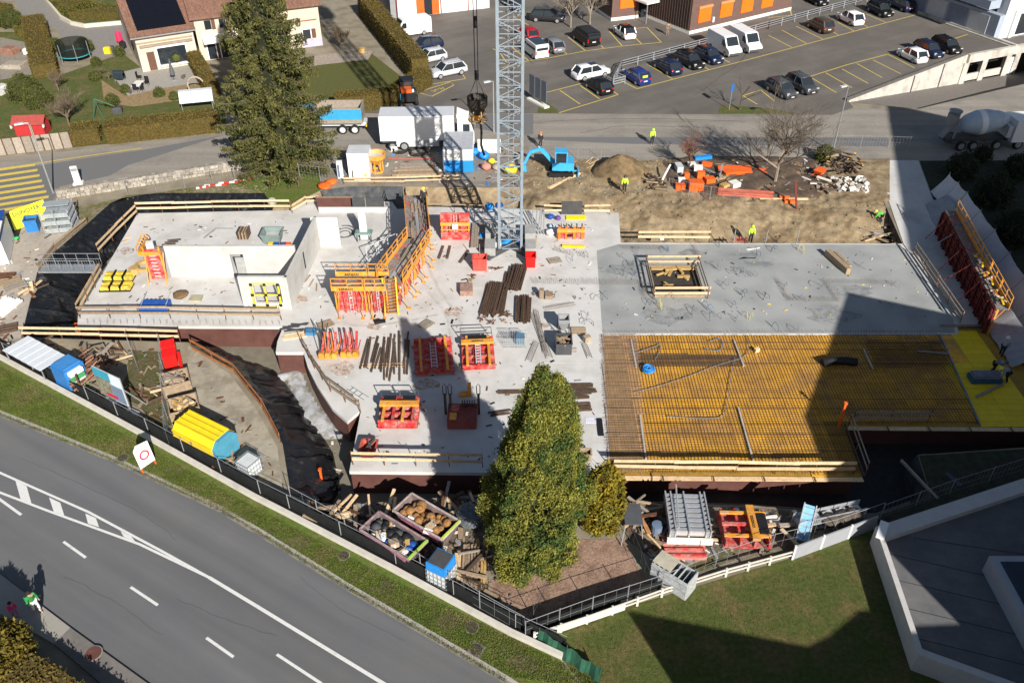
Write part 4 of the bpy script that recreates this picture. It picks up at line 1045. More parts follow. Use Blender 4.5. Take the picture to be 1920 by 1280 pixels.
# ---------------------------------------------------------------- the left block: frames, bins, formwork corner
def winform(lab, loc, rz, w, h, nx, ny, tilt):
    t = T('window_form', lab, 'window form', loc, rz); t.rotation_euler = (tilt,0,rz)
    for i in range(nx+1): part('upright', MB().bx(w*i/nx-.06,w*i/nx+.06,-.12,.0,0,h), yellow, t)
    for j in range(ny+1): part('crossbar', MB().bx(.062,w-.062,-.14,-.122,h*j/ny-.06 if j else 0,h*j/ny+.06), yellow, t)
    for i in range(nx+1):
        for j in range(ny+1): part('corner_block', MB().box((w*i/nx,-.16,min(h-.1,max(.1,h*j/ny))),(.22,.04,.22)), black, t)
    return t
winform('large yellow window form in the front white wall', P(480,579)+Vector((-.0,-.04,.35)), 0, 2.05, 2.0, 2, 2, R(-5))
winform('small yellow window form leaning on the long white wall', P(491,516)+Vector((0,-.05,.25)), 0, 1.05, 2.0, 1, 2, R(-6))
solo('door_leaf', 'pale reinforced sheet leaning by the doorway of the long wall', 'sheet', MB().bx(0,.7,-.1,-.04,0,1.9), M('grey_sheet',(.33,.33,.32),.8,nz=.2), P(449,519))
for k,(px,py,ny) in enumerate(((186,548,2),(192,529,2))):
    t = T('yellow_boxout', ['front yellow three bay box form on the left block','rear yellow three bay box form on the left block'][k], 'box form', P(px,py), R(2))
    w = 2.45
    part('base', MB().bx(0,w,0,1.1,.0,.12), black, t)
    for i in range(3):
        for j in range(ny):
            o = lump('x','x',0,0,.01,lemon) if 0 else None
            part('pad', MB().loft([[(.06+i*.82,.06+j*.52,.121),(.80+i*.82,.06+j*.52,.121),(.80+i*.82,.50+j*.52,.121),(.06+i*.82,.50+j*.52,.121)],[(.14+i*.82,.12+j*.52,.42),(.72+i*.82,.12+j*.52,.42),(.72+i*.82,.44+j*.52,.42),(.14+i*.82,.44+j*.52,.42)]]), M('boxout_yellow',(.62,.46,.05),.6,nz=.35,sc=5,c2=(.28,.2,.06),c2sc=1.5,c2lo=.5,c2hi=.65), t)
        if i: part('divider', MB().bx(i*.82-.01,i*.82+.03,0,1.1,.122,.5), black, t)
bb = T('blue_tray', 'dark blue steel tray on the front edge of the left block', 'tray', P(262,585), 0)
part('tray', MB().bx(0,2.2,0,.95,.02,.5), M('tray_blue',(.015,.09,.36),.5,nz=.2), bb)
for x in (.15,2.05): part('handle', MB().tube((x,.1,.5),(x+.25,1.0,1.1),.03,5), galv, bb)
for k in range(6): part('tooth', MB().bx(.25+k*.33,.4+k*.33,.95,1.05,.3,.5), deepblue, bb)
lump('straw_heap','brown heap lying on the left block by the grey tray',340,556,.6,M('heap_brown',(.16,.10,.05),.95,nz=.4,sc=8),0,.35,'heap')
solo('timber_tray','shallow greenish timber tray beside the brown heap','tray',MB().bx(0,.95,0,.75,0,.15),M('greenish_wood',(.36,.33,.22),.9,nz=.2),P(354,566))
tt = T('timber_trolley','timber trolley of upright boards in the rear room','trolley',P(447,452))
for k in range(7): part('board', MB().bx(.0+k*.13,.09+k*.13,0,1.1,.15,.85+random.uniform(-.1,.1)), oldwood if k%2 else darkwood, tt)
t = tub('mortar_bin','grey green mortar bin in the corner of the rear room',513,452,1.7,1.5,.95,M('bin_green',(.19,.25,.24),.7,nz=.2),0,taper=.2,cat='bin'); part('mortar', MB().bx(-.6,.6,-.5,.5,.55,.62), M('mortar',(.45,.44,.42),.9), t)
for k,(px,m) in enumerate(((503,yellow),(514,deepblue),(527,M('purple_box',(.14,.06,.2),.5)),(537,vorange))):
    solo('tool_case',['yellow','blue','purple','orange'][k]+' tool case standing along the rear room wall','case',MB().bx(0,.4,0,.35,0,.4),m,P(px,465))
mb = MB().beam((0,0,.1),(.6,1.6,.1),.08,.12).beam((.6,1.6,.1),(2.1,1.6,.1),.08,.12)
solo('bent_frame','thin grey angle frame lying in the rear room','frame',mb,midgrey,P(383,448))
for k,(px,py) in enumerate(((236,447),(228,455))): solo('ply_offcut',['upper ply offcut on the left block','lower ply offcut on the left block'][k],'board',MB().bx(0,.5,0,.25,0,.03),wood,P(px,py),.6)
# leaning orange corner formwork with wooden wheels
oc = T('corner_formwork','orange and red corner formwork lashed to the long wall end','formwork panel',P(302,520),R(0))
part('face_plate', MB().beam((0,-.25,0.05),(-.1,.0,2.7),1.25,.12,(0,1,0)), red, oc)
mb = MB()
for k in range(8): mb.box((-.03-.012*k,-.34+.03*k,.35+.3*k),(.5,.1,.05))
part('ladder', mb, lightgrey, oc)
for x in (-.65,.62): part('rib', MB().beam((x,-.3,0),(x-.12,-.02,2.9),.1,.16,(0,1,0)), orange, oc)
for x in (-.7,.75): part('prop', MB().tube((x,-.1,2.4),(x+.15,-1.3,.03),.04,5), orange, oc)
part('walkway', MB().bx(-.9,.7,.1,1.0,2.3,2.36), greywood, oc)
part('toe_board', MB().bx(-.95,.75,-.62,-.56,2.45,2.8).bx(-1.0,-.94,-.6,1.6,2.45,2.8), orange, oc)
for k in range(5):
    pts = [(-1.3-.25*k*.2+.5*math.cos(s*.4)*.6, .4+.45*k, 2.3+.5*math.sin(s*.4)) for s in range(9)]
    part('hoop', MB().path(pts,.045,5), orange, oc)
part('timber_ring', MB().lathe([(.55,0),(.85,0),(.85,.25),(.55,.25),(.55,0)],14,(-1.6,1.1,.3),closed=False).lathe([(.2,0),(.4,0),(.4,.5)],10,(-2.2,.4,.2)), MATS['ochre_timber'], oc)
for k in range(4): part('slat', MB().beam((.2+.12*k,.7+.35*k,2.45),(1.2+.12*k,.9+.35*k,2.45),.16,.05), darkwood, oc)
part('box_load', MB().box((-.3,.35,2.75),(.55,.5,.75),.3), offwhite, oc)
# furniture of the middle room
t = T('work_bench','greenish work bench in the middle room','bench',P(667,455)); part('top', MB().bx(0,1.45,0,.75,.75,.9), M('bench_green',(.17,.26,.24),.7,nz=.2), t)
for x in (.1,1.3): part('leg', MB().bx(x,x+.08,.1,.18,0,.75), darkgrey, t)
fr = T('shoring_frame','pale shoring frames standing in the middle room','frame',P(690,494))
for k in range(3):
    x = .0+k*.7; y = k*.75
    part('frame', MB().beam((x,y,0),(x,y,1.6),.06,.06,(0,1,0)).beam((x+.9,y+.7,0),(x+.9,y+.7,1.6),.06,.06,(0,1,0)).beam((x,y,1.6),(x+.9,y+.7,1.6),.06,.06).beam((x,y,.7),(x+.9,y+.7,.7),.06,.06), lightgrey, fr)
solo('hose','coiled grey hose on the floor of the middle room','hose',MB().path([(math.cos(k*.5)*(.4+.02*k),math.sin(k*.5)*(.5+.02*k),.05+.01*k) for k in range(30)],.04,4),darkgrey,P(648,440))
for k in range(5):
    px = 585+14*k; solo('batten', 'timber batten lying along the cross wall foot in the middle room', 'batten', MB().beam((0,0,.04),(random.uniform(-.3,.3),-1.1,.05),.08,.06), random.choice((oldwood, MATS['ochre_timber'])), P(570+6*k, 500+8*k), 0, 'battens at the cross wall foot')
solo('yellow_strip','yellow painted strip leaning along the cross wall','strip',MB().beam((0,0,.05),(1.2,-5.2,.4),.12,.25),M('dull_yellow',(.55,.40,.10),.7),P(572,448))
for k,(px,py) in enumerate(((548,622),(556,612),(541,617))): solo('steel_offcut',['grey steel offcuts at the slab corner','front grey steel offcuts at the slab corner','left grey steel offcuts at the slab corner'][k],'offcut',MB().beam((-.6,0,.05),(.9,.2,.1),.12,.08).beam((-.4,.2,.12),(.8,0,.12),.1,.06),darkgrey,P(px,py),.1*k)
solo('blue_box','flat blue box on timbers at the slab corner','box',MB().bx(0,.75,0,.6,.1,.35),M('dull_blue2',(.06,.2,.36),.6),P(573,631))
bundle('timber_stack','pale timbers lying at the slab corner by the flat blue box','timbers',(528,634),(575,627),.7,3,wood,.1,pname='timber')
solo('steel_ladder','grey ladder lying at the inner corner of the curved edge','ladder',MB().tube((0,0,.1),(1.3,-1.1,.1),.03,4).tube((.25,.3,.1),(1.55,-.8,.1),.03,4).tube((.2,-.1,.1),(.45,.2,.1),.02,4).tube((.5,-.4,.1),(.75,-.1,.1),.02,4).tube((.9,-.75,.1),(1.15,-.45,.1),.02,4),galv,P(652,732))
solo('black_bin','black bag and rag lying on the open slab','bag',MB().box((0,0,.1),(.5,.35,.25),.4).box((.4,.1,.08),(.4,.3,.15),.2),black,P(708,605))
# ---------------------------------------------------------------- tower crane
CR = P(957, 464)
cr = T('tower_crane', 'pale grey lattice mast of the tower crane standing on the slab', 'crane', CR)
hw, lev = .93, 1.9
sec = MB(); c4 = [(-hw,-hw),(hw,-hw),(hw,hw),(-hw,hw)]
for x, y in c4: sec.bx(x-.105,x+.105,y-.105,y+.105,0,lev*2)
for k in range(2):
    for i in range(4):
        a, b = c4[i], c4[(i+1)%4]
        sec.beam((*a,lev*k+.05),(*b,lev*k+.05),.07,.08).beam((*a,lev*k+.05),(*b,lev*(k+.5)),.06,.06).beam((*b,lev*(k+.5)),(*a,lev*(k+1)),.06,.06)
        sec.beam((*a,lev*(k+.5)),(*b,lev*(k+.5)),.06,.06)
sm_ = sec.mesh('mast_section', cranem)
for k in range(12): link('mast_section', sm_, cr, (0,0,.4+k*lev*2))
for k in range(6):
    mb = MB().tube((.25,.1,.4+k*lev*4),(.25,.1,.4+(k+1)*lev*4),.02,3).tube((-.15,.1,.4+k*lev*4),(-.15,.1,.4+(k+1)*lev*4),.02,3)
    for i in range(25): mb.tube((.25,.1,.5+k*lev*4+i*.3),(-.15,.1,.5+k*lev*4+i*.3),.012,3)
    part('climbing_ladder', mb, galv, cr)
part('base_cross', MB().beam((-2,-2,.25),(2,2,.25),.4,.5).beam((-2,2,.27),(2,-2,.27),.4,.5), darkgrey, cr)
for x, y in ((-1.7,-1.2),(1.7,-1.2),(-1.7,1.3),(1.7,1.3)): part('ballast_block', MB().box((x,y,.75),(.9,1.6,.7)), M('ballast',(.33,.33,.32),.9,nz=.15), cr)
jd = Vector((-.5,.866,0)); top = 46.2
def jib(d, L, name):
    s_ = Vector((-d.y,d.x,0)); mb = MB(); n = int(L/2)
    a = [Vector((0,0,top))+s_*.7, Vector((0,0,top))-s_*.7, Vector((0,0,top+1.3))]
    for p in a: mb.beam(p, p+d*L, .14, .14)
    for k in range(n):
        q0, q1 = d*(L*k/n), d*(L*(k+1)/n); qm = (q0+q1)/2
        mb.beam(a[0]+q0,a[2]+qm,.07,.07).beam(a[2]+qm,a[0]+q1,.07,.07).beam(a[1]+q0,a[2]+qm,.07,.07).beam(a[2]+qm,a[1]+q1,.07,.07).beam(a[0]+q0,a[1]+q0,.07,.07)
    part(name, mb, cranem, cr)
jib(jd, 46, 'jib'); jib(-jd, 12, 'counter_jib')
part('slewing_unit', MB().lathe([(1.2,0),(1.3,.6),(.9,1.2)],12,(0,0,top-1.0)), midgrey, cr)
part('operator_cab', MB().box((1.4,-.6,top-.2),(1.2,1.6,1.9)), white, cr)
part('counterweight', MB().box((*(-jd*11).xy,top-.8),(1.6,1.6,2.6)), M('ballast',(.33,.33,.32)), cr)
BK = Vector((-2.9,69.3,10.6))
bk = T('concrete_bucket', 'dark concrete bucket with yellow cage hanging from the crane cable', 'concrete bucket', BK)
part('drum', MB().lathe([(.5,-.9),(.85,-.15),(.87,.55),(.80,.55),(.5,-.1),(.1,-.5)],18), M('bucket_black',(.03,.026,.02),.6,nz=.3), bk, smooth=False)
mb = MB()
for k in range(6): a=k*1.047; mb.tube((.62*math.cos(a),.62*math.sin(a),-.3),(.75*math.cos(a),.75*math.sin(a),-1.5),.05,4)
mb.lathe([(.72,-1.5),(.82,-1.5),(.82,-1.38),(.72,-1.38),(.72,-1.5)],14,closed=False)
part('cage', mb, MATS['ochre_timber'], bk)
part('valve', MB().lathe([(.45,-.9),(.3,-1.3),(.34,-1.45),(.1,-1.5)],10), orange, bk)
part('sling', MB().tube((.7,0,.5),(0,0,2.2),.03,4).tube((-.7,0,.5),(0,0,2.2),.03,4).tube((0,.7,.5),(0,0,2.2),.03,4), darkgrey, bk)
part('spout_hose', MB().path([(.2,0,-1.4),(.3,-.1,-2.4),(.25,-.3,-3.6),(.5,-.2,-4.6)],.11,6), black, bk)
hk = T('hoist_cable', 'black hoist cable with segments hanging down to the bucket', 'cable', BK+Vector((0,0,2.2)))
mb = MB()
for x in (-.12,.12): mb.tube((x,0,.5),(x*2,0,top-BK.z-2.4),.035,4)
part('rope', mb, black, hk)
for k in range(12): part('rope_marker', MB().tube((0,0,4+k*2.2),(0,0,4.9+k*2.2),.11,5), black, hk)
part('hook_block', MB().box((0,0,.2),(.35,.25,.7)), black, hk)
# crane foot platform and switch gear
cp = T('crane_platform', 'grey timber platform beside the crane foot', 'platform', P(882,468))
for k in range(8): part('board', MB().bx(.02+k*.26,.26+k*.26,0,4.2,.18,.25), greywood, cp)
part('bearer', MB().bx(0,2.1,.4,.6,0,.178).bx(0,2.1,3.4,3.6,0,.178), oldwood, cp)
solo('power_box','white switch cabinet by the crane platform','cabinet',MB().bx(0,.9,0,.6,0,.9),offwhite,P(920,472))
solo('trestle_pack','bundle of grey steel props leaning right of the mast','props',MB().tube((0,0,0),(.2,1.5,1.8),.06,5).tube((.25,0,0),(.5,1.4,1.8),.06,5).tube((.5,.1,0),(.6,1.5,1.7),.06,5).tube((.75,0,0),(.8,1.4,1.8),.06,5).tube((-.25,.1,0),(-.2,1.4,1.6),.06,5),galv,P(1003,440))
solo('timber_deck','pale timber blocks right of the crane foot','timbers',MB().bx(0,1.0,0,.4,0,.5).bx(.1,.9,.5,.9,0,.7),oldwood,P(985,455))
# ---------------------------------------------------------------- wheels, cars and vans
def wheel(par, x, y, r, w, side, rimm=None):
    o = part('wheel', MB().lathe([(r*.62,-w/2),(r*.93,-w/2),(r,-w*.3),(r,w*.3),(r*.93,w/2),(r*.62,w/2)],14).tf(Matrix.Rotation(R(90),4,'X')), rubber, par, True, (x,y,r))
    part('rim', MB().lathe([(0,0),(r*.6,0),(r*.64,.03),(r*.3,.05),(0,.05)],10).tf(Matrix.Translation((0,side*w/2,0)) @ Matrix.Rotation(R(-90*side),4,'X')), rimm or midgrey, o)
PAINT = {}
def paint(nm, c):
    if nm not in PAINT: PAINT[nm] = M('car_paint_'+nm, c, .28, met=.0 if sum(c)>1.5 else .25, nz=.03, spec=.6)
    return PAINT[nm]
def car(lab, px, py, hx, hy, col, L=4.4, Wd=1.82, Ht=1.5, kind='hatch', cat='car', group='parked cars', roofm=None, rack=False):
    t = T('parked_car', lab, cat, P(px,py), hd(px,py,hx,hy), group)
    suv = kind == 'suv'; Ht *= 1.04; b = .60*Ht if not suv else .585*Ht; zb = .2 if not suv else .26; h2 = Wd/2
    st = [(.5,.62,.80),(.485,.80,.90),(.42,.93,.97),(.30,1.0,1.0),(.18,1.06,1.0),(0,1.06,1.0),(-.25,1.07,1.0),(-.38,1.08,.99),(-.46,1.04,.95),(-.49,.9,.9),(-.5,.62,.84)]
    if kind == 'saloon': st[8] = (-.46,1.0,.95); 
    secs = []
    for fx, fz, fw in st:
        x, zt, w = fx*L, zb+(b-zb)*fz, fw*h2
        secs.append([(x,-w*.84,zb),(x,-w*.98,zb+.14),(x,-w,zb+(zt-zb)*.5),(x,-w*.97,zt-.10),(x,-w*.84,zt-.015),(x,-w*.4,zt+.015),(x,w*.4,zt+.015),(x,w*.84,zt-.015),(x,w*.97,zt-.10),(x,w,zb+(zt-zb)*.5),(x,w*.98,zb+.14),(x,w*.84,zb)])
    part('body', MB().loft(secs), col, t, True)
    rear = -.47 if kind != 'saloon' else -.40; rr = -.36 if kind != 'saloon' else -.22
    gs = []; zr = Ht-.04; zb2 = b-.03
    for f, g in ((.27,0),(.11,1),(-.05,1.04),(rr,1),(rear,.05)):
        wl_, wh = h2*.92, h2*.77; z = zb2+(zr-zb2)*min(1,g); w = wl_+(wh-wl_)*min(1,g)
        gs.append((f*L, w, z))
    mb = MB()
    secs = [[(x,-h2*.92,zb2),(x,-w,max(z,zb2+.01)),(x,w,max(z,zb2+.01)),(x,h2*.92,zb2)] for x,w,z in gs]
    part('windows', mb.loft(secs), glassm, t)
    fr_ = MB(); rs = [(g[0],g[1],g[2]) for g in gs[1:4]]
    fr_.loft([[(x+(.03 if i==0 else -.03 if i==2 else 0)*L*.3,-w*1.02,z-.03),(x,-w*.96,z+.025),(x,0,z+.05),(x,w*.96,z+.025),(x,w*1.02,z-.03)] for i,(x,w,z) in enumerate(rs)])
    part('roof', fr_, roofm or col, t, True)
    for s in (-1,1):
        for pl_ in (MB().beam((gs[0][0],s*h2*.91,zb2),(gs[1][0],s*gs[1][1],zr),.07,.06), MB().beam((gs[4][0],s*h2*.89,zb2),(gs[3][0],s*gs[3][1],zr),.16,.14), MB().beam((-.08*L,s*h2*.925,zb2),(-.07*L,s*gs[2][1]*1.005,zr),.06,.09)): part('pillar', pl_, col, t)
    for x in (.31*L,-.30*L):
        for s in (-1,1): wheel(t, x, s*(h2-.10), .33 if not suv else .37, .21, s)
    for s in (-1,1):
        part('headlight', MB().box((.47*L,s*h2*.66,b*.86),(.16,.34,.13)), chrome, t)
        part('tail_light', MB().box((-.478*L,s*h2*.72,b*.88),(.12,.26,.2)), tail, t)
        part('mirror', MB().box((.2*L,s*h2*1.05,b+.03),(.12,.16,.11)), col, t)
        if rack: part('roof_rail', MB().tube((.05*L,s*h2*.66,Ht+.05),(rr*L,s*h2*.64,Ht+.04),.02,4), darkgrey, t)
    part('grille', MB().box((.497*L,0,zb+.28),(.05,Wd*.5,.2)), black, t)
    part('plate', MB().box((-.5*L,0,b*.7),(.03,.5,.12)), offwhite, t)
    part('front_plate', MB().box((.52*L-.04,0,zb+.22),(.03,.4,.1)), offwhite, t)
    return t
def van(lab, px, py, hx, hy, col, L=5.5, Wd=2.0, Ht=2.35, rearglass=False, roofm=None, group='parked vans'):
    t = T('parked_van', lab, 'van', P(px,py), hd(px,py,hx,hy), group); h2 = Wd/2
    prof = [(-.5,.35),(-.5,Ht-.25),(-.49,Ht-.05),(-.46,Ht),(.18,Ht),(.23,Ht-.06),(.36,1.25),(.46,1.05),(.495,.85),(.5,.35)]
    secs = []
    for y, k in ((-h2,.0),(-h2+.06,.035),(0,.05),(h2-.06,.035),(h2,.0)):
        secs.append([(x*L*(1-(.01 if abs(y)==h2 else 0)), y*(1 if z<1.3 else .96), z+(k if z>.5 else 0)) for x,z in prof])
    part('body', MB().loft(secs), col, t)
    if roofm: part('roof', MB().bx(-.46*L,.17*L,-h2*.86,h2*.86,Ht+.055,Ht+.075), roofm, t)
    a, b = Vector((.235*L,0,Ht-.10)), Vector((.355*L,0,1.32)); n = Vector((b.z-a.z,0,-(b.x-a.x))); n = -n.normalized() if n.x<0 else n.normalized()
    part('windscreen', MB().add([(b.x+n.x*.07,-h2*.84,b.z+.06),(b.x+n.x*.07,h2*.84,b.z+.06),(a.x+n.x*.07,h2*.80,a.z+.05),(a.x+n.x*.07,-h2*.80,a.z+.05)]+[(b.x,-h2*.84,b.z),(b.x,h2*.84,b.z),(a.x,h2*.80,a.z),(a.x,-h2*.80,a.z)],[(0,1,2,3),(4,5,1,0),(5,6,2,1),(6,7,3,2),(7,4,0,3)]), glassm, t)
    for s in (-1,1):
        part('side_window', MB().add([(.15*L,s*(h2*.99),1.3),(.31*L,s*(h2*.99),1.3),(.24*L,s*(h2*.975),Ht-.35),(.15*L,s*(h2*.975),Ht-.35),(.15*L,s*(h2*1.005),1.3),(.31*L,s*(h2*1.005),1.3),(.24*L,s*(h2*.985),Ht-.35),(.15*L,s*(h2*.985),Ht-.35)],[(0,1,2,3),(7,6,5,4),(0,4,5,1),(1,5,6,2),(2,6,7,3),(3,7,4,0)]), glassm, t)
        if rearglass: part('rear_side_window', MB().bx(-.45*L,.12*L,s*h2*.985-.012,s*h2*.985+.012,1.25,Ht-.4), glassm, t)
        part('mirror', MB().box((.3*L,s*(h2+.1),1.4),(.12,.2,.3)), black, t)
        part('headlight', MB().box((.485*L,s*h2*.75,.95),(.12,.3,.2)), chrome, t)
        part('tail_light', MB().box((-.5*L,s*h2*.9,1.0),(.04,.12,.5)), tail, t)
        for x in (.32*L,-.29*L): wheel(t, x, s*(h2-.1), .35, .23, s)
    part('bumper', MB().box((.5*L,0,.5),(.1,Wd*.95,.3)), darkgrey if not rearglass else col, t)
    if rearglass: part('rear_window', MB().bx(-.5*L-.02,-.5*L+.01,-h2*.82,h2*.82,1.25,Ht-.35), glassm, t)
    part('plate', MB().box((-.505*L,0,.8),(.03,.5,.12)), offwhite, t)
    return t
cw, cb, cn, cg, cs = paint('white',(.80,.80,.80)), paint('black',(.012,.012,.014)), paint('navy',(.012,.022,.06)), paint('grey',(.20,.21,.23)), paint('silver',(.50,.53,.56))
van('white panel van parked in front of the white garage', 770, 66, -70, 11, cw, 5.6)
car('dark car parked between the white van and the pale hatchback', 800, 92, -70, 13, cn)
car('pale hatchback parked behind the hedge beside the silver estate', 808, 115, -70, 15, cs, 4.1)
car('silver blue estate car with dark roof rails by the hedge corner', 840, 141, -70, 15, cs, 4.75, 1.88, 1.6, 'suv', rack=True)
car('red car half hidden by the crane mast', 990, 72, -135, -105, paint('red',(.40,.012,.02)), 4.2)
van('white minibus with dark roof parked right of the mast', 1003, 103, -135, -105, cw, 4.6, 1.9, 1.95, True, glassm)
car('grey saloon parked right of the white minibus', 1036, 93, -135, -100, cg, 4.5, 1.8, 1.45)
van('black van parked under the bare trees', 1098, 80, -135, -95, cb, 4.9, 1.95, 1.95, True)
car('white hatchback parked alone in the upper bay row', 1170, 68, -120, -90, cw, 4.2, roofm=cb)
car('dark pickup with covered bed under the bare trees', 1026, 40, 130, 8, paint('charcoal',(.03,.03,.032)), 5.0, 1.9, 1.6, 'suv')
car('dark estate parked at the far top beside the mast', 962, 14, -130, -95, cn)
car('white estate car with dark sunroof driving in the parking lane', 1107, 145, 62, -13, cw, 4.8, 1.85, 1.6, 'suv', group='cars in the lane')
part('sunroof', MB().box((.15,0,1.675),(1.0,.9,.02)), glassm, S.collection.objects[-1] if 0 else [o for o in COL.objects if o.get('label','').startswith('white estate car with dark sunroof')][0])
car('black hatchback parked in the lower bays below the white estate', 1122, 170, -150, -98, cb, 4.2)
bc = car('blue hatchback with lime sticker in its rear window', 1192, 152, -150, -92, paint('blue',(.02,.04,.20)), 4.2)
part('sticker', MB().box((-1.9,.0,1.16),(.05,.7,.26)), M('lime',(.55,.85,.05),.6), bc)
car('navy estate with glowing tail light in the middle row', 1250, 133, -150, -90, cn, 4.6)
car('black saloon facing out beside the navy estate', 1292, 122, 150, 88, cb, 4.6)
car('dark blue saloon facing out next to the white vans', 1328, 113, 150, 86, cn, 4.5)
van('left one of the twin white vans in the middle row', 1356, 97, 150, 86, cw)
van('right one of the twin white vans in the middle row', 1394, 90, 150, 86, cw)
car('bronze off-roader in the far bays of the middle row', 1536, 57, -140, -72, paint('bronze',(.07,.052,.034)), 4.3, 1.85, 1.65, 'suv')
car('white off-roader with black rear glass in the far bays', 1592, 43, -140, -70, cw, 4.4, 1.86, 1.62, 'suv')
car('black off-roader facing out in the far bays', 1648, 27, 140, 70, cb, 4.5, 1.86, 1.6, 'suv')
car('dark blue car with lit red tail lamp at the row end', 1689, 17, -140, -68, cn, 4.4)
car('white hatchback at the edge of the parking deck', 1708, 112, -140, -68, cw, 4.1)
car('navy car facing out beside the white hatchback on the deck', 1738, 102, 140, 70, cn, 4.4)
car('black car at the outer end of the parking deck', 1772, 94, 140, 70, cb, 4.5)
car('dark grey estate behind the big bare tree', 1463, 176, 140, 82, paint('slate',(.07,.075,.085)), 4.5)
car('dark grey car right of the estate behind the bare tree', 1501, 168, 140, 80, paint('slate',(.07,.075,.085)), 4.6, 1.85, 1.6, 'suv')
car('black car at the top edge beside the brown building', 1528, 6, 140, 66, cb, 4.4)
# ---------------------------------------------------------------- trucks and plant
tk = T('box_truck', 'white box truck parked on the street behind the site', 'truck', Vector((-13.5,82.7,0)), R(2))
part('cargo_box', MB().bx(0,7.6,0,2.55,1.1,3.7), white, tk)
part('roof_panel', MB().bx(.03,7.57,.03,2.52,3.702,3.73), M('truck_roof',(.52,.54,.57),.6,nz=.06), tk)
part('chassis', MB().bx(.1,9.4,.5,2.05,.7,1.05), darkgrey, tk)
part('side_skirt', MB().bx(1.6,6.0,.02,.1,.45,1.05), lightgrey, tk)
part('cab', MB().loft([[(7.95,.05,.7),(7.95,.05,3.3),(7.95,2.5,3.3),(7.95,2.5,.7)],[(9.2,.05,.7),(9.2,.1,3.2),(9.2,2.45,3.2),(9.2,2.5,.7)],[(9.65,.1,.6),(9.6,.15,1.9),(9.6,2.4,1.9),(9.65,2.45,.6)]]), white, tk)
part('windscreen', MB().add([(9.64,.2,1.95),(9.64,2.35,1.95),(9.26,2.35,3.05),(9.26,.2,3.05)],[(0,1,2,3)]), glassm, tk)
part('side_window', MB().bx(8.5,9.2,.03,.06,1.95,2.8), glassm, tk)
part('wind_deflector', MB().loft([[(7.9,.3,3.3),(7.9,.3,3.75),(7.9,2.25,3.75),(7.9,2.25,3.3)],[(9.0,.4,3.25),(9.0,.4,3.3),(9.0,2.15,3.3),(9.0,2.15,3.25)]]), white, tk)
for x in (8.7,2.4,1.2):
    for y, s in ((.15,-1),(2.4,1)): wheel(tk, x, y, .5, .3, s)
tp = T('tipper_truck', 'grey tipper truck with blue side band behind the spruce', 'truck', P(682,252), R(181))
part('tip_body', MB().bx(0,5.2,-2.4,0,1.9,2.05).bx(0,5.2,-.12,-.0,1.2,2.9).bx(0,5.2,-2.4,-2.28,1.2,2.9).bx(0,.12,-2.27,-.125,1.2,2.9).bx(5.08,5.2,-2.27,-.125,1.2,2.9), greywood, tp)
part('side_band', MB().bx(.0,5.2,.005,.04,1.7,2.75), M('band_blue',(.04,.30,.55),.5,nz=.1), tp)
part('chassis', MB().bx(-.3,7.2,-1.8,-.6,.7,1.1), lightgrey, tp)
part('cab', MB().bx(5.5,7.4,-2.4,0,.7,3.0), M('band_blue',(.04,.30,.55)), tp)
for x in (.9,2.2,6.4):
    for y, s in ((-.15,1),(-2.25,-1)): wheel(tp, x, y, .5, .32, s, lightgrey)
part('tail_lamp', MB().box((-.35,-.3,.9),(.1,.4,.2)), yellow, tp)
# loader between hedge and truck
ld = T('loader', 'black and orange compact loader behind the white truck', 'loader', P(765,193), R(100))
part('body', MB().bx(-1.3,1.0,-.8,.8,.6,1.7), black, ld); part('engine_cover', MB().bx(-1.5,-.4,-.45,.75,1.705,2.1), M('loader_orange',(.62,.10,.02),.5), ld)
part('cab', MB().bx(-.3,.9,-.7,.7,1.71,2.7), glassm, ld); part('cab_roof', MB().bx(-.4,1.0,-.8,.8,2.71,2.8), black, ld)
part('side_panel', MB().bx(-1.35,-.9,.82,.9,.9,1.6), M('teal',(.05,.35,.45),.5), ld); part('boom', MB().beam((-.9,-.9,1.6),(1.9,-.9,1.0),.2,.3).beam((-.9,.95,1.6),(1.9,.95,1.0),.2,.3), black, ld)
part('bucket', MB().bx(1.8,2.5,-1.0,1.0,.2,.9), darkgrey, ld); part('lamp', MB().box((-1.3,-.6,1.9),(.2,.2,.3)), white, ld)
for x in (-.8,.7):
    for y, s in ((-.95,-1),(1.05,1)): wheel(ld, x, y, .6, .4, s)
# blue mini excavator
ex = T('mini_excavator', 'bright blue mini excavator beside the crane on the dirt', 'excavator', P(1052,326), R(178))
for y in (-.75,.75):
    tr = part('track', MB().bx(-1.1,1.1,y-.2,y+.2,.12,.5).lathe([(.19,0),(.19,.4),],10).tf(Matrix.Identity(4)) if 0 else MB().loft([[(math.cos(a)*.25+(.95 if math.cos(a)>0 else -.95), yy, .27+math.sin(a)*.25) for a in [i*math.pi/6 for i in range(12)]] for yy in (y-.2,y+.2)]), black, ex)
part('turntable', MB().lathe([(.5,.45),(.5,.7)],12), darkgrey, ex)
part('upper_body', MB().loft([[(-1.2,-.8,.72),(-1.2,-.8,1.5),(-1.2,.8,1.5),(-1.2,.8,.72)],[(.2,-.85,.72),(.2,-.85,1.55),(.2,.85,1.55),(.2,.85,.72)],[(.9,-.8,.72),(.9,-.8,1.0),(.9,.8,1.0),(.9,.8,.72)]]), skyblue, ex)
part('cab', MB().bx(-.5,.6,-.05,.78,1.552,2.55), glassm, ex); part('cab_roof', MB().bx(-.58,.68,-.12,.85,2.552,2.65), skyblue, ex)
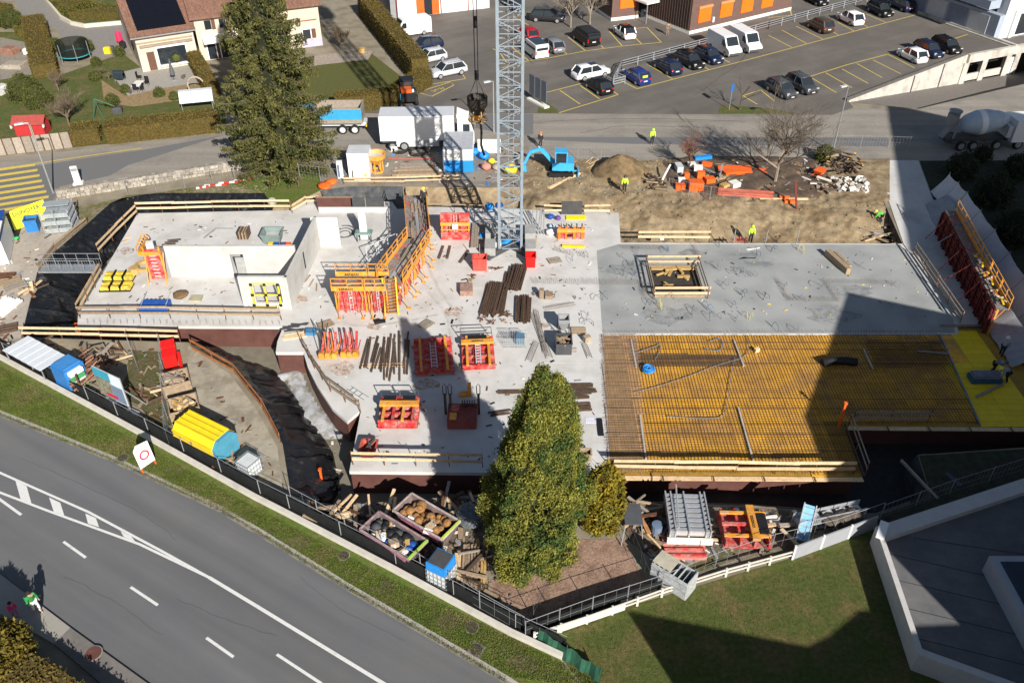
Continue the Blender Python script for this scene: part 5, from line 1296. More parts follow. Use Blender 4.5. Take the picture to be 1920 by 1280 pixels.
part('cab_frame', MB().beam((.6,-.03,1.55),(.6,-.03,2.55),.1,.1).beam((.6,.77,1.55),(.6,.77,2.55),.1,.1).beam((-.5,-.03,1.55),(-.5,-.03,2.55),.1,.1).beam((-.5,.77,1.55),(-.5,.77,2.55),.1,.1), skyblue, ex)
part('boom', MB().beam((.8,-.3,1.1),(2.0,-.3,2.5),.28,.36).beam((2.0,-.3,2.5),(3.0,-.3,2.2),.26,.32), skyblue, ex)
part('stick', MB().beam((3.0,-.3,2.3),(3.7,-.3,.8),.2,.26), skyblue, ex); part('ram', MB().tube((1.0,-.3,1.5),(2.3,-.3,2.75),.06,6), chrome, ex)
part('bucket', MB().loft([[(3.5,-.65,.9),(3.9,-.65,.8),(3.9,-.65,.2),(3.4,-.65,.15)],[(3.5,.05,.9),(3.9,.05,.8),(3.9,.05,.2),(3.4,.05,.15)]]), skyblue, ex)
part('blade', MB().bx(-1.7,-1.6,-.9,.9,.1,.5).bx(-1.6,-1.1,-.1,.1,.3,.4), skyblue, ex)
# concrete mixer in the shade
mx = T('mixer_truck', 'pale blue concrete mixer truck standing in deep shade', 'mixer truck', P(1768,285), R(4))
part('drum', MB().lathe([(.5,0),(.95,.7),(1.25,1.8),(1.25,2.8),(.9,4.2),(.55,5.0)],20).tf(Matrix.Translation((1.6,1.3,2.35)) @ Matrix.Rotation(R(84),4,'Y')), M('drum_blue',(.42,.50,.58),.5,nz=.1), mx, True)
part('drum_stripe', MB().lathe([(1.26,1.8),(1.28,2.0),(1.27,2.25),(1.26,2.4)],20,closed=False).tf(Matrix.Translation((1.6,1.3,2.35)) @ Matrix.Rotation(R(84),4,'Y')), white, mx, True)
part('chassis', MB().bx(.2,8.6,.7,1.9,.8,1.2), darkgrey, mx)
part('chute', MB().beam((.9,1.3,2.6),(-.2,1.0,1.2),.5,.3).bx(.3,1.2,.9,1.7,2.5,3.6), midgrey, mx); part('rear_frame', MB().beam((.9,.5,1.2),(1.2,.7,3.2),.12,.12).beam((.9,2.1,1.2),(1.2,1.9,3.2),.12,.12), midgrey, mx)
part('hopper', MB().lathe([(.3,0),(.7,.7)],10,(.8,1.3,3.2)), midgrey, mx)
part('cab', MB().bx(7.0,8.9,0,2.5,.8,3.1), white, mx); part('water_tank', MB().bx(6.4,6.9,.2,2.3,1.25,2.5), lightgrey, mx)
for x in (1.8,3.1,5.6,7.9):
    for y, s in ((.2,-1),(2.4,1)): wheel(mx, x, y, .52, .32, s)
# site huts and plant on the roadside
def box_hut(name, lab, cat, px, py, w, d, h, m, rz=0., extra=None):
    t = T(name, lab, cat, P(px,py), rz); part('body', MB().bx(0,w,0,d,.05,h), m, t); return t
t = box_hut('site_hut','tall white metal cabin behind the spruce on the roadside','cabin',655,334,2.05,1.9,2.55,white); part('roof_panel', MB().bx(-.03,2.08,-.03,1.93,2.552,2.6), lightgrey, t); part('cabinet', MB().bx(.55,2.15,-.6,-.02,.05,1.05), offwhite, t); part('label_plate', MB().bx(1.6,1.85,-.63,-.602,.5,.75), lemon, t)
t = box_hut('toilet_unit','narrow white and blue unit left of the white cabin','cabin',634,336,.55,.6,1.7,white,R(8)); part('door', MB().bx(.05,.25,-.03,-.002,.2,1.5), M('slate_blue',(.10,.14,.22),.5), t)
ct = T('tool_container','blue and white steel container behind the crane mast','container',P(832,324),R(1)); part('lower_body', MB().bx(0,2.95,0,4.3,.05,1.3), blue, ct); part('upper_body', MB().bx(.005,2.945,.005,4.295,1.3,2.4), white, ct)
part('roof', MB().bx(.03,2.92,.03,4.27,2.402,2.45), M('hut_roof',(.40,.42,.45),.6), ct); part('corner_post', MB().bx(-.03,.1,-.03,.1,.05,2.45), white, ct)
cbk = T('concrete_bucket','yellow concrete bucket standing beside the white cabin','concrete bucket',P(708,322))
part('drum', MB().lathe([(.35,.9),(.9,1.55),(.95,2.0),(.87,2.0),(.6,1.5),(.1,1.1)],18), orange, cbk)
mb = MB()
for k in range(6): a=k*1.047+.3; mb.beam((.55*math.cos(a),.55*math.sin(a),1.4),(.6*math.cos(a),.6*math.sin(a),0),.1,.1,(0,1,0))
part('stand', mb.lathe([(.5,.05),(.65,.05),(.65,.2),(.5,.2),(.5,.05)],12,closed=False), orange, cbk); part('platform_fill', MB().lathe([(0,1.62),(.7,1.7)],12,closed=False), M('mortar',(.45,.44,.42)), cbk)
for k,(px,py,r) in enumerate(((752,284,1.0),(785,288,1.1),(772,270,.8))):
    pts = [(math.cos(q*.55)*r*(.85+.1*math.sin(q)), math.sin(q*.55)*r*.9, .05+.012*q) for q in range(34)]
    solo('hose_coil',['left tangle of black hose before the truck','middle tangle of black hose before the truck','rear tangle of black hose under the truck side'][k],'hose',MB().path(pts,.05,4),black,P(px,py))
solo('white_crate','small white crate between the hoses','crate',MB().bx(0,.6,0,.5,0,.5),white,P(734,284))
bundle('timber_pile','long pale scaffold timbers piled before the truck','timbers',(735,326),(832,324),1.5,7,oldwood,.12,lay=2,pname='timber')
bundle('timber_pile','weathered planks piled behind the pale timbers','timbers',(745,312),(822,310),1.0,5,greywood,.12,lay=1,pname='timber')
solo('barrier_bar','thin red hose line lying along the timber piles','hose',MB().path([P(728,297,.1),P(760,299,.1),P(815,297,.15),P(808,318,.1),P(796,332,.1)],.045,4),M('hose_red',(.5,.10,.08),.6))
solo('white_pipe_piece','white pipe piece lying by the blue container','pipe',MB().beam((0,0,.15),(.5,-.8,.15),.25,.25),white,P(818,318))
t = T('white_boards','pale boards standing behind the mast on the roadside','boards',P(896,287))
for k in range(3): part('board', MB().bx(k*.8,k*.8+.76,0,.06,0,1.5), offwhite, t)
lump('orange_net','tangled orange safety net at the pit edge by the spruce',610,352,.7,vorange,0,.35,'net',3); lump('orange_net','round coil of orange safety net at the pit edge',622,346,.55,vorange,0,.5,'net',5)
solo('white_rock','pale boulder at the pit edge left of the orange nets','boulder',MB().lathe([(.35,0),(.45,.25),(.3,.5)],7),M('rock',(.5,.47,.40),.9,nz=.2),P(511,382))
bundle('pole_pair','pair of pale poles lying at the excavator bucket','poles',(1028,355),(1088,326),.4,2,wood,.14,ln=.02,pname='pole')
bundle('lath_heap','scatter of pale laths behind the excavator','laths',(1095,318),(1122,296),1.2,7,wood,.06,ln=.4,wob=.5,pname='lath')
# hoarding at the car park corner
hb = T('notice_board','grey notice boards on posts at the car park corner','notice board',P(992,186),R(-55))
for k in range(3): part('board', MB().bx(k*1.15,k*1.15+.95,0,.08,.6,3.0), M('hoarding',(.10,.115,.14),.6,nz=.1), hb)
part('footing', MB().bx(-.1,3.4,-.3,.4,0,.2), offwhite, hb)
# lamp posts, signs
def lamp(lab, px, py, h, lean=0.):
    t = T('street_lamp', lab, 'street lamp', P(px,py)); part('post', MB().tube((0,0,0),(0,0,h),.09,8,.05), galv, t); part('arm', MB().tube((0,0,h),(-.5,-.3,h+.1),.04,6), galv, t); part('lamp_head', MB().box((-.65,-.38,h+.1),(.75,.3,.12),R(28)), lightgrey, t)
lamp('slim street lamp beside the yellow crossing', 100, 362, 7.0)
lamp('slim street lamp at the kerb by the debris pile', 1561, 285, 7.0)
lamp('slim street lamp behind the hanging bucket', 926, 248, 5.6)
tm = T('info_totem','white totem sign standing at the stone wall','totem',P(148,346),R(12)); part('panel', MB().bx(-.3,.3,-.12,.12,.25,1.9), white, tm); part('base', MB().box((0,0,.13),(.9,.7,.25)), offwhite, tm); part('dark_band', MB().bx(-.28,.28,-.135,-.121,1.45,1.75), midgrey, tm)
bs = T('parking_sign','small blue sign on a thin post on the grass island','sign',P(1367,206)); part('post', MB().tube((0,0,0),(0,0,2.9),.04,6), galv, bs); part('plate', MB().box((0,-.03,2.55),(.6,.03,.8),R(40)), M('sign_blue',(.03,.12,.35),.5), bs)
# leaning white company sign on red legs by the road
sg_ = T('road_sign','white sign with a red ring leaning on red posts in the verge','sign',P(282,880),hd(282,880,16,-11))
bp = Matrix.Rotation(R(-8),4,'X')
part('board', MB().add([(-.62,0,.5),(.62,0,.5),(.62,0,2.3),(-.3,0,2.45),(-.62,0,2.1),(-.62,.05,.5),(.62,.05,.5),(.62,.05,2.3),(-.3,.05,2.45),(-.62,.05,2.1)],[(0,1,2,3,4),(9,8,7,6,5),(0,5,6,1),(1,6,7,2),(2,7,8,3),(3,8,9,4),(4,9,5,0)]).tf(bp), white, sg_)
part('ring', MB().lathe([(.27,0),(.38,0),(.38,.02),(.27,.02),(.27,0)],24,closed=False).tf(bp @ Matrix.Translation((.02,-.012,1.4)) @ RX(R(90))), M('ring_red',(.45,.01,.06),.5), sg_)
part('ring_mark', MB().box((.02,-.012,1.45),(.22,.01,.16)).tf(bp), lightgrey, sg_)
for x in (-.55,.55): part('post', MB().beam((x,.06,0),(x,.06,2.1),.09,.09,(0,1,0)).tf(bp), vorange, sg_)
sg_.scale = (.84,.84,.84)
# billboard
bd = T('site_billboard','tilted site billboard picturing a building under a teal sky','billboard',P(222,768),hd(215,760,58,28))
part('panel', MB().bx(-1.25,1.35,-.03,.03,.9,3.3), lightgrey, bd)
part('sky_print', MB().bx(-1.25,.35,-.036,-.031,2.55,3.3), M('print_teal',(.05,.30,.42),.5), bd); part('white_print', MB().bx(.35,1.35,-.037,-.031,2.35,3.3), M('print_white',(.62,.70,.75),.5), bd)
part('building_print', MB().bx(.2,1.3,-.038,-.031,1.0,2.345), M('print_grey',(.16,.22,.32),.5), bd); part('green_print', MB().bx(-1.25,.2,-.0365,-.031,.9,2.545), M('print_green',(.22,.21,.15),.6,nz=.6,sc=4), bd); part('red_print', MB().bx(-.5,.55,-.041,-.0385,1.15,1.4), M('print_red',(.55,.02,.08),.5), bd)
for x in (-.9,1.2): part('post', MB().beam((x,.08,0),(x,.08,3.2),.12,.12,(0,1,0)).beam((x,.1,2.2),(x,1.3,0),.08,.08), galv, bd); part('footing', MB().box((x,.1,.12),(.9,.6,.24)), offwhite, bd)
# banner over a fence, stillage, boxes in the left yard
bn = T('yellow_banner','lemon yellow company banner panel lying slanted beside the crossing','banner',P(33,432),hd(33,432,60,-22)); BL = (P(96,408)-P(33,432)).length
part('panel', MB().bx(0,BL,-.03,.05,.1,1.75).tf(RX(R(-18))), lemon, bn)
text('DUNOYER',.5,M('banner_ink',(.05,.06,.04),.6),bn,RX(R(-18)) @ Matrix.Translation((BL*.44,-.036,1.32)) @ RX(R(90))); text('CONSTRUCTIONS',.22,MATS['banner_ink'],bn,RX(R(-18)) @ Matrix.Translation((BL*.40,-.036,.95)) @ RX(R(90)))
part('dark_edge', MB().bx(-.25,-.02,-.03,.1,.1,1.6).tf(RX(R(-18))), M('olive',(.12,.13,.01),.6), bn)
st = T('steel_stillage','galvanised stack of steel stillages beside the yellow banner','stillage',P(86,440),R(10))
for i in range(2):
    for j in range(3): part('tray', MB().bx(.05+i*1.15,1.15+i*1.15,0,2.0,.1+.72*j,.16+.72*j).bx(.05+i*1.15,1.15+i*1.15,-.0,.04,.16+.72*j,.52+.72*j), M('tray_steel',(.40,.44,.45),.4,met=.3,nz=.2,sc=4), st)
for x in (0,1.15,2.3):
    for y in (-.05,2.0): part('upright', MB().bx(x,x+.07,y-.035,y+.035,0,2.4), galv, st)
for j in range(4): part('mesh_side', MB().bx(2.38,2.41,.0,2.0,.12+.6*j,.42+.6*j), lightgrey, st)
part('top_sheet', MB().bx(.1,2.3,.9,1.9,2.2,2.26), M('tray_steel',(.4,.44,.45)), st)
t = tub('blue_bin','blue steel bin of scrap standing before the yellow banner',64,430,1.05,1.0,1.1,M('bin_blue',(.03,.17,.42),.5),R(14),taper=.03,cat='bin'); part('scrap', MB().box((0,0,.85),(.8,.7,.15)), darkgrey, t)
oc2 = T('office_container','blue and white site office at the left picture edge','container',P(-45,506),hd(-45,506,60,-10)); part('lower_body', MB().bx(-5,2.55,0,4.6,.05,2.2), white, oc2); part('roof', MB().bx(-5.05,2.6,-.05,2.7,2.6,2.7), white, oc2); part('blue_roof', MB().bx(-5.05,2.6,2.705,4.7,2.6,2.72), deepblue, oc2); part('upper_body', MB().bx(-5,2.55,0,4.6,2.2,2.598), deepblue, oc2)
lump('green_sack','small green sack by the dark mat in the left yard',32,448,.22,M('leaf_green',(.05,.45,.12),.6),0,.5,'sack')
solo('dark_mat','black rubber mat lying at the left picture edge','mat',MB().bx(-1.2,1.0,-.6,.7,0,.1),black,P(14,440),.3)
bundle('slat_stack','white slatted stack lying in the left yard','slats',(-12,592),(28,562),1.9,8,white,.12,lay=2,ln=.05,pname='slat')
for k,(px,py,rz) in enumerate(((20,528,.5),(8,520,.1),(30,538,.7),(12,618,.4))): solo('timber_pallet',['rear pallet of boards in the left yard','pallet at the left picture edge','front pallet of boards in the left yard','long dark board pack below the white slats'][k],'pallet',MB().bx(-.8,.8,-.5,.5,0,.12).bx(-.8,.8,-.45,-.3,.13,.2).bx(-.8,.8,-.1,.1,.13,.2).bx(-.8,.8,.3,.45,.13,.2),(oldwood,rust,greywood,darkwood)[k],P(px,py),rz)
# things along the front yard
shm = M('shelter_roof',(.62,.66,.70),.6,nz=.05)
ws = T('shelter','pale corrugated shelter roof beside the blue bin in the front yard','shelter',P(72,690),hd(72,690,62,34))
for k in range(12): part('sheet', MB().bx(-2.1+k*.36,-1.75+k*.36,-.9,1.1,1.3+.02*(k%2),1.34+.02*(k%2)), shm, ws)
for x in (-2,2.1):
    for y in (-.8,1.0): part('leg', MB().bx(x,x+.06,y,y+.06,0,1.3), galv, ws)
t = box_hut('blue_tank','blue plastic tank with white ribbed end in the front yard','tank',108,722,1.5,1.5,1.75,M('tank_blue',(.03,.18,.48),.45,nz=.08),hd(108,722,60,33)); part('lid', MB().bx(.1,1.4,.1,1.4,1.752,1.85), M('tank_lid',(.05,.22,.52),.5), t)
for k in range(4): part('rib', MB().bx(1.52,1.85,.2,1.2,.1+.4*k,.42+.4*k), white if k%2 else M('rib_green',(.06,.32,.12),.5), t)
rk = T('prop_rack','rusty rack crammed with bundled props beside the blue tank','rack',P(150,742),hd(150,742,40,-24))
for k in range(26): part('prop', MB().tube((random.uniform(-.2,.3),.1+.085*k,random.uniform(.3,1.2)),(random.uniform(2.0,2.9),.1+.085*k,random.uniform(.5,1.4)),.05,5), random.choice((rust,M('dusty_rust',(.30,.15,.10),.9,nz=.3),darkwood)), rk)
for x in (.2,2.2):
    for y in (0,2.35): part('upright', MB().bx(x,x+.08,y,y+.08,0,1.7), rust, rk)
for k,(px,py,nm) in enumerate(((333,728,'crate of grey offcuts in front of the red bins'),(349,776,'crate of pale firewood beside the yellow skip'))):
    t = T('timber_crate',nm,'crate',P(px,py),hd(px,py,-8,-40)-R(90))
    part('wall', MB().bx(-.95,-.88,-.8,.8,0,1.0).bx(.88,.95,-.8,.8,0,1.0).bx(-.879,.879,-.8,-.73,0,1.0).bx(-.879,.879,.73,.8,0,1.0), oldwood, t)
    for j in range(34): part('log', MB().beam((random.uniform(-.6,.6),random.uniform(-.5,.5),.75+random.random()*.3),(random.uniform(-.75,.75),random.uniform(-.65,.65),.8+random.random()*.3),.16,.14), random.choice((wood,MATS['ochre_timber'],oldwood)) if k else random.choice((greywood,oldwood,darkwood,palegravel)), t)
t = T('red_bin','pair of bright red bins chained at the pit rail','bin',P(323,690),hd(323,690,-4,-40)-R(90))
for k in range(2): part('bin_body', MB().bx(-.45,.45,.05+1.05*k,.95+1.05*k,0,1.0+.1*k), brightred, t); part('lid', MB().bx(-.48,.48,.0+1.05*k,.9+1.05*k,1.002+.1*k,1.06+.1*k), brightred, t)
part('long_board', MB().beam((.6,1.0,.3),(.75,-2.4,.3),.2,.6), brightred, t)
ys = T('yellow_skip','ribbed yellow closed skip with blue end by the front fence','skip',P(392,838),hd(392,838,85,43))
prof = [(-.9,.1),(-.95,.8),(-.95,1.35),(-.55,1.8),(.55,1.85),(.95,1.4),(.95,.8),(.9,.1)]
part('body', MB().loft([[(x,y,z) for y,z in prof] for x in (-1.85,1.6)]), M('skip_yellow',(.80,.60,.02),.45,nz=.07), ys)
part('end_cap', MB().loft([[(x,y*.97,z*.985) for y,z in prof] for x in (1.602,1.85)]), M('skip_cyan',(.07,.27,.38),.5), ys)
for y, z in ((-.58,1.80),(-.2,1.83),(.2,1.85),(.58,1.86),(-.97,1.36),(-.97,.9)): part('rib', MB().beam((-1.85,y,z+.01),(1.6,y,z+.01),.07,.07), M('skip_yellow_rib',(.70,.50,.01),.45), ys)
part('strap', MB().beam((-.2,-1.0,.1),(-.2,-.98,1.2),.12,.05,(0,1,0)), oldwood, ys)
solo('mint_sheet','mint green sheet at the foot of the yellow skip','sheet',MB().bx(-.4,.4,-.35,.35,.3,.36),M('mint',(.45,.75,.48),.6),P(340,808),.3)
def ibc(lab, px, py, rz, w=1.1, top=None):
    t = T('ibc_crate', lab, 'crate', P(px,py), rz); part('tank', MB().bx(.05,w-.05,.05,w-.05,.15,1.1), M('milky',(.55,.58,.58),.5,nz=.08), t)
    mb = MB()
    for k in range(6):
        v = w*k/5; mb.tube((v,0,.1),(v,0,1.15),.018,3).tube((v,w,.1),(v,w,1.15),.018,3).tube((0,v,.1),(0,v,1.15),.018,3).tube((w,v,.1),(w,v,1.15),.018,3)
    for z in (.12,.45,.8,1.15): mb.tube((0,0,z),(w,0,z),.02,3).tube((0,w,z),(w,w,z),.02,3).tube((0,0,z),(0,w,z),.02,3).tube((w,0,z),(w,w,z),.02,3)
    part('cage', mb, galv, t); 
    if top: part('lid_box', MB().bx(.05,w-.05,.0,w-.1,1.16,1.75), top, t); part('lid', MB().bx(.12,w-.12,.08,w-.18,1.752,1.8), darkgrey, t)
    return t
ibc('wire crate standing at the blue end of the yellow skip', 446, 890, hd(446,890,40,22))
ibc('wire crate with blue box on top beside the rubbish skip', 800, 1092, hd(800,1092,38,18), 1.25, blue)
def skip(lab, px, py, rz, col, rimm, fills, w=3.6, d=1.6, h=1.15, end=None):
    t = tub('rubbish_skip', lab, px, py, w, d, h, col, rz, taper=.3, inner=rimm, th=.09)
    part('end_plate', MB().beam((w/2-.02,-d/2,h+.03),(w/2-.02,d/2,h+.03),.12,.16), end or M('lime_rim',(.30,.55,.06),.6,nz=.2), t)
    part('pink_panel', MB().add([(-w/2+.55,-d/2+.14,.35),(w/2-.5,-d/2+.14,.35),(w/2-.15,-d/2-.02,h-.12),(-w/2+.3,-d/2-.02,h-.12)],[(0,1,2,3)]), M('pink_graffiti',(.42,.15,.24),.7,nz=.6,sc=3), t)
    for k,(n,m,a,b) in enumerate(fills):
        for _ in range(int(n*1.6)):
            r = random.uniform(.16,.34); q = MB().box((0,0,0),(r*random.uniform(1,2.2),r*random.uniform(.8,1.8),r*random.uniform(.6,1.2))) if a else None
            c = (random.uniform(-w*.38,w*.34),random.uniform(-d*.33,d*.33),random.uniform(.6,1.12))
            if q is None: q = MB().lathe([(.02,-r),(r*.8,-r*.7),(r*1.1,0),(r*.7,r*.6),(.05,r*.8)],7)
            e = part('rubbish', q, m, t, not a, c, random.uniform(0,3)); e.rotation_euler = (random.uniform(-.5,.5),random.uniform(-.5,.5),random.uniform(0,3))
    return t
a_ = hd(740,1010,97,60)
skip('pink painted rubbish skip full of black bags and cardboard', 741, 1028, a_, M('skip_shell',(.13,.11,.115),.7,nz=.4,sc=2), M('pink_rim',(.34,.22,.22),.7,nz=.4,sc=3), ((16,black,0,0),(5,white,1,0),(6,MATS['ochre_timber'],1,0),(12,darkgrey,0,0),(4,offwhite,0,0),(3,deepblue,0,0),(4,oldwood,1,0)))
skip('skip with lime end plate half full of orange green waste', 802, 992, a_, M('skip_shell2',(.16,.12,.11),.7,nz=.4,sc=2), M('pale_rim',(.42,.34,.32),.7,nz=.4,sc=3), ((24,M('amber_waste',(.26,.13,.045),.95,nz=.6,sc=9),0,0),(5,offwhite,1,0),(5,oldwood,1,0)), end=M('lime_rim2',(.45,.55,.1),.6,nz=.2))
bundle('plank_stack','standing row of pale and yellow planks beside the skips','planks',(880,1112),(884,1018),.9,7,oldwood,.12,lay=2,ln=.15,pname='plank',cutw=.12)
bundle('plank_stack','yellowish planks leaning right of the plank row','planks',(896,1100),(902,1012),.7,4,MATS['ochre_timber'],.14,lay=1,ln=.1,pname='plank')
bundle('plank_stack','short pale boards left of the plank row','planks',(862,1092),(858,1040),.35,3,wood,.12,lay=2,ln=.05,pname='plank')
lump('chain_heap','black and white heap of netting above the plank row',884,978,.9,M('net_heap',(.10,.11,.12),.6,nz=.8,sc=9),0,.6,'heap',2)
# grey aluminium frames and boxes by the white fence
af = T('trestle_stack','tall stack of grey aluminium trestles by the white fence','trestles',P(1250,1022),R(-2))
for k in range(8):
    part('trestle', MB().bx(.45,2.1,.1+k*.36,.34+k*.36,.75,1.15), alu, af)
for x in (.1,.4,1.15,2.1,2.35): part('rail', MB().bx(x-.04,x+.04,0,3.0,.75,1.25), alu, af)
for k in range(9): part('clip', MB().bx(.12,.36,.05+.33*k,.2+.33*k,.7,1.2), midgrey, af); part('clip', MB().bx(2.14,2.32,.05+.33*k,.2+.33*k,.7,1.2), midgrey, af)
part('foot', MB().bx(-.05,2.5,-.15,.0,.3,.72), offwhite, af); part('bearer', MB().bx(0,2.4,.2,.4,0,.7).bx(0,2.4,2.5,2.7,0,.7), oldwood, af)
part('pole', MB().tube((.55,.2,1.3),(.75,3.4,1.35),.05,5), alu, af)
bundle('yellow_timber','short pale timbers between the trestles and the red stack','timbers',(1322,1000),(1342,999),1.6,3,wood,.12,ln=.05,pname='timber')
bundle('white_beams','pale beams lying right of the red stack','beams',(1425,978),(1460,975),.9,3,offwhite,.14,ln=.05,pname='beam')
bt = T('equipment_table','dark grey folding table standing by the small conifer','table',P(1168,1018)); part('top', MB().bx(0,1.0,0,1.5,1.55,1.62), M('table_grey',(.085,.09,.10),.5), bt)
for x in (.03,.92):
    for y in (.03,1.4): part('leg', MB().beam((x,y,1.55),(x-.05+(.25 if x>.5 else -.1),y-.2,0),.05,.05), midgrey, bt)
solo('orange_board','small orange board with dark letters beside the grey table','board',MB().bx(-.12,.12,-.7,.7,.3,.36),M('dull_orange',(.5,.24,.09),.6,nz=.3),P(1208,990),.25)
solo('blue_drum','grey blue round drum in the shade by the trestles','drum',MB().lathe([(.3,0),(.32,.8),(.1,.82)],12),M('drum_grey',(.14,.19,.27),.5),P(1230,1000))
gs = T('glass_crate','galvanised crate of glass panes by the white fence','crate',P(1218,1085),hd(1218,1085,44,28))
part('tray', MB().bx(0,2.2,0,1.0,.05,.2), midgrey, gs)
for k in range(7): part('pane', MB().bx(.08+.29*k,.11+.29*k,.05,.95,.2,1.5-.03*k).tf(Matrix.Shear('XY',4,(0,0)) if 0 else Matrix.Identity(4)), M('pane_grey',(.42,.45,.44),.25,nz=.1,spec=.6), gs)
part('sheet', MB().bx(.0,1.1,.02,.98,1.5,1.54), M('sheet_sand',(.45,.42,.33),.7,nz=.2), gs)
part('cage', MB().bx(0,2.2,-.03,.03,.1,1.4).bx(2.17,2.23,.0,1.0,.1,1.5).bx(0,2.2,.97,1.03,.1,1.4), M('cage_white',(.55,.57,.58),.4,met=.3,nz=.3,sc=6), gs)
part('bar', MB().tube((0,-.05,.7),(2.2,-.05,.7),.05,6).tube((0,-.05,1.2),(2.2,-.05,1.2),.04,6), galv, gs)
sl2 = T('stillage_row','row of galvanised barred crates along the far white panels','crate',P(1494,1000),hd(1494,1000,120,-26)); LL = (P(1622,975)-P(1494,1000)).length
for k in range(5):
    x0 = LL*k/5; mb = MB()
    for j in range(8): v = x0+LL/5*.94*j/7; mb.bx(v-.025,v+.025,-.02,.02,.1,.95)
    for z in (.1,.5,.93): mb.bx(x0,x0+LL/5*.94,-.03,.03,z-.03,z+.03)
    mb.bx(x0,x0+LL/5*.94,.7,.74,.1,.9).bx(x0+.1,x0+LL/5*.8,.05,.68,.1,.6)
    part('barred_side', mb, alu, sl2)
for k in range(3): lump('tarp_heap',['left','middle','right'][k]+' dull cover heap lying on the barred crates',1556+22*k,978-5*k,.55,M('tarp_brown',(.11,.09,.07),.9,nz=.3),.5,.4,'heap',k)
bl = T('blue_ladder','light blue panel ladder leaning before the barred crates','ladder',P(1504,1008),hd(1504,1008,10,-50)-R(90))
part('panel', MB().add([(-.3,-.5,.3),(.3,-.5,.3),(.3,1.2,1.5),(-.3,1.2,1.5)],[(0,1,2,3)]), M('ladder_blue',(.20,.45,.68),.5), bl)
for k in range(6): part('rung', MB().box((0,-.45+.3*k,.36+.21*k),(.62,.05,.06)), alu, bl)
for x in (-.33,.33): part('rail', MB().beam((x,-.55,.25),(x,1.25,1.55),.06,.1), alu, bl)
# heap of orange formwork parts, panels and debris behind the slab
random.seed(21)
for k,(px,py,w,d,h,m,l) in enumerate(((1275,356,.85,.6,.55,vorange,'small orange crate with white lid on the planting bed'),(1303,358,1.3,.9,1.0,vorange,'big orange crate on the planting bed'),(1312,338,.7,.5,.9,vorange,'narrow orange frame behind the big orange crate'),(1277,344,.6,.5,.5,white,'white lid lying behind the small orange crate'),(1308,323,.8,.7,.6,white,'white sack pile on the planting bed'),(1272,322,.6,1.1,.7,lightgrey,'grey upright tank on the planting bed'),(1296,315,.7,.6,.5,offwhite,'pale tub under the bush'))):
    solo('orange_crate' if m is vorange else 'site_tub', l, 'crate', MB().bx(-w/2,w/2,-d/2,d/2,0,h).bx(-w/2-.03,w/2+.03,-d/2-.03,d/2+.03,h,h+.05), m, P(px,py), random.uniform(-.2,.2))
def sticks(name, lab, cat, px, py, n, a, b, h, ms, l=(.8,2.)):
    q0 = P(px,py); t = T(name, lab, cat, Vector((q0.x,q0.y,bank_z(q0.x,q0.y))))
    for k in range(n):
        c = Vector((random.uniform(-a,a),random.uniform(-b,b),random.uniform(.05,h))); an = random.uniform(0,3.1); L_ = random.uniform(*l)/2; d = Vector((math.cos(an),math.sin(an),random.uniform(-.25,.25)))*L_
        part('piece', MB().beam(c-d,c+d,random.uniform(.08,.24),random.uniform(.06,.14)), random.choice(ms), t)
    return t
sticks('scrap_pile','pile of dark pipes and ply in the planting bed','scrap',1345,338,16,1.2,1.0,.6,(black,oldwood,MATS['ochre_timber'],midgrey,darkwood))
bundle('orange_stack','long stack of orange formwork panels under the bare tree','panels',(1345,322),(1412,322),1.5,4,vorange,.22,lay=2,ln=.08,pname='panel',cutw=.4)
bundle('orange_stack','short orange panels right of the long stack','panels',(1416,322),(1438,323),1.1,3,vorange,.2,ln=.05,pname='panel',cutw=.36)
bundle('red_stack','long pale red panels lying along the bank edge','panels',(1342,362),(1452,369),1.2,5,M('pale_red_panel',(.52,.14,.09),.7,nz=.25),.18,lay=2,ln=.06,pname='panel',cutw=.22)
bundle('pale_plank','long pale plank lying along the bank edge','plank',(1424,374),(1516,376),.15,1,wood,.14,ln=.01,pname='plank',cutw=.2)
solo('red_block','red block under the pale plank','block',MB().bx(-.5,.5,-.2,.2,0,.3),vorange,P(1480,380))
solo('steel_post','dark red steel post standing on the bank edge','post',MB().beam((0,0,-.3),(-.5,.6,2.4),.16,.16,(0,1,0)),M('oxide_red',(.16,.025,.018),.6),P(1495,392))
solo('orange_barrow','orange wheelbarrow tray under the bare tree','wheelbarrow',MB().loft([[(-.4,-.3,.4),(.4,-.3,.4),(.4,.3,.4),(-.4,.3,.4)],[(-.6,-.45,.8),(.6,-.45,.8),(.6,.45,.8),(-.6,.45,.8)]]).beam((-.5,.3,.4),(-1.2,.3,.6),.05,.05).beam((-.5,-.3,.4),(-1.2,-.3,.6),.05,.05).lathe([(.18,-.05),(.18,.05)],10,(.6,0,.2)),vorange,P(1535,332),.8)
sticks('debris_pile','large debris pile of timber and broken concrete at the bank end','debris',1580,318,46,1.6,1.5,1.2,(oldwood,darkwood,MATS['ochre_timber'],darkwood,black),(.7,1.7))
t = T('rubble_heap','pale broken concrete rubble at the end of the bank','rubble',P(1600,352))
for k in range(60):
    r = random.uniform(.12,.38); o = part('lump', MB().box((0,0,0),(r*1.6,r,r*.8)), random.choice((palegravel,offwhite,M('rubble_grey',(.3,.29,.27),.9,nz=.3))), t, loc=(random.uniform(-1.9,1.3),random.uniform(-1.3,1.5),random.uniform(.05,.5))); o.rotation_euler = (random.uniform(-.6,.6),random.uniform(-.6,.6),random.uniform(0,3))
sticks('batten_heap','scattered battens round the kneeling worker','battens',1650,425,16,1.4,1.3,.35,(oldwood,wood,greywood),(1.0,2.8))
solo('white_tube','long white tube leaning in the planting bed','pipe',MB().tube((0,0,.1),(.9,1.2,1.3),.09,6),white,P(1240,342))
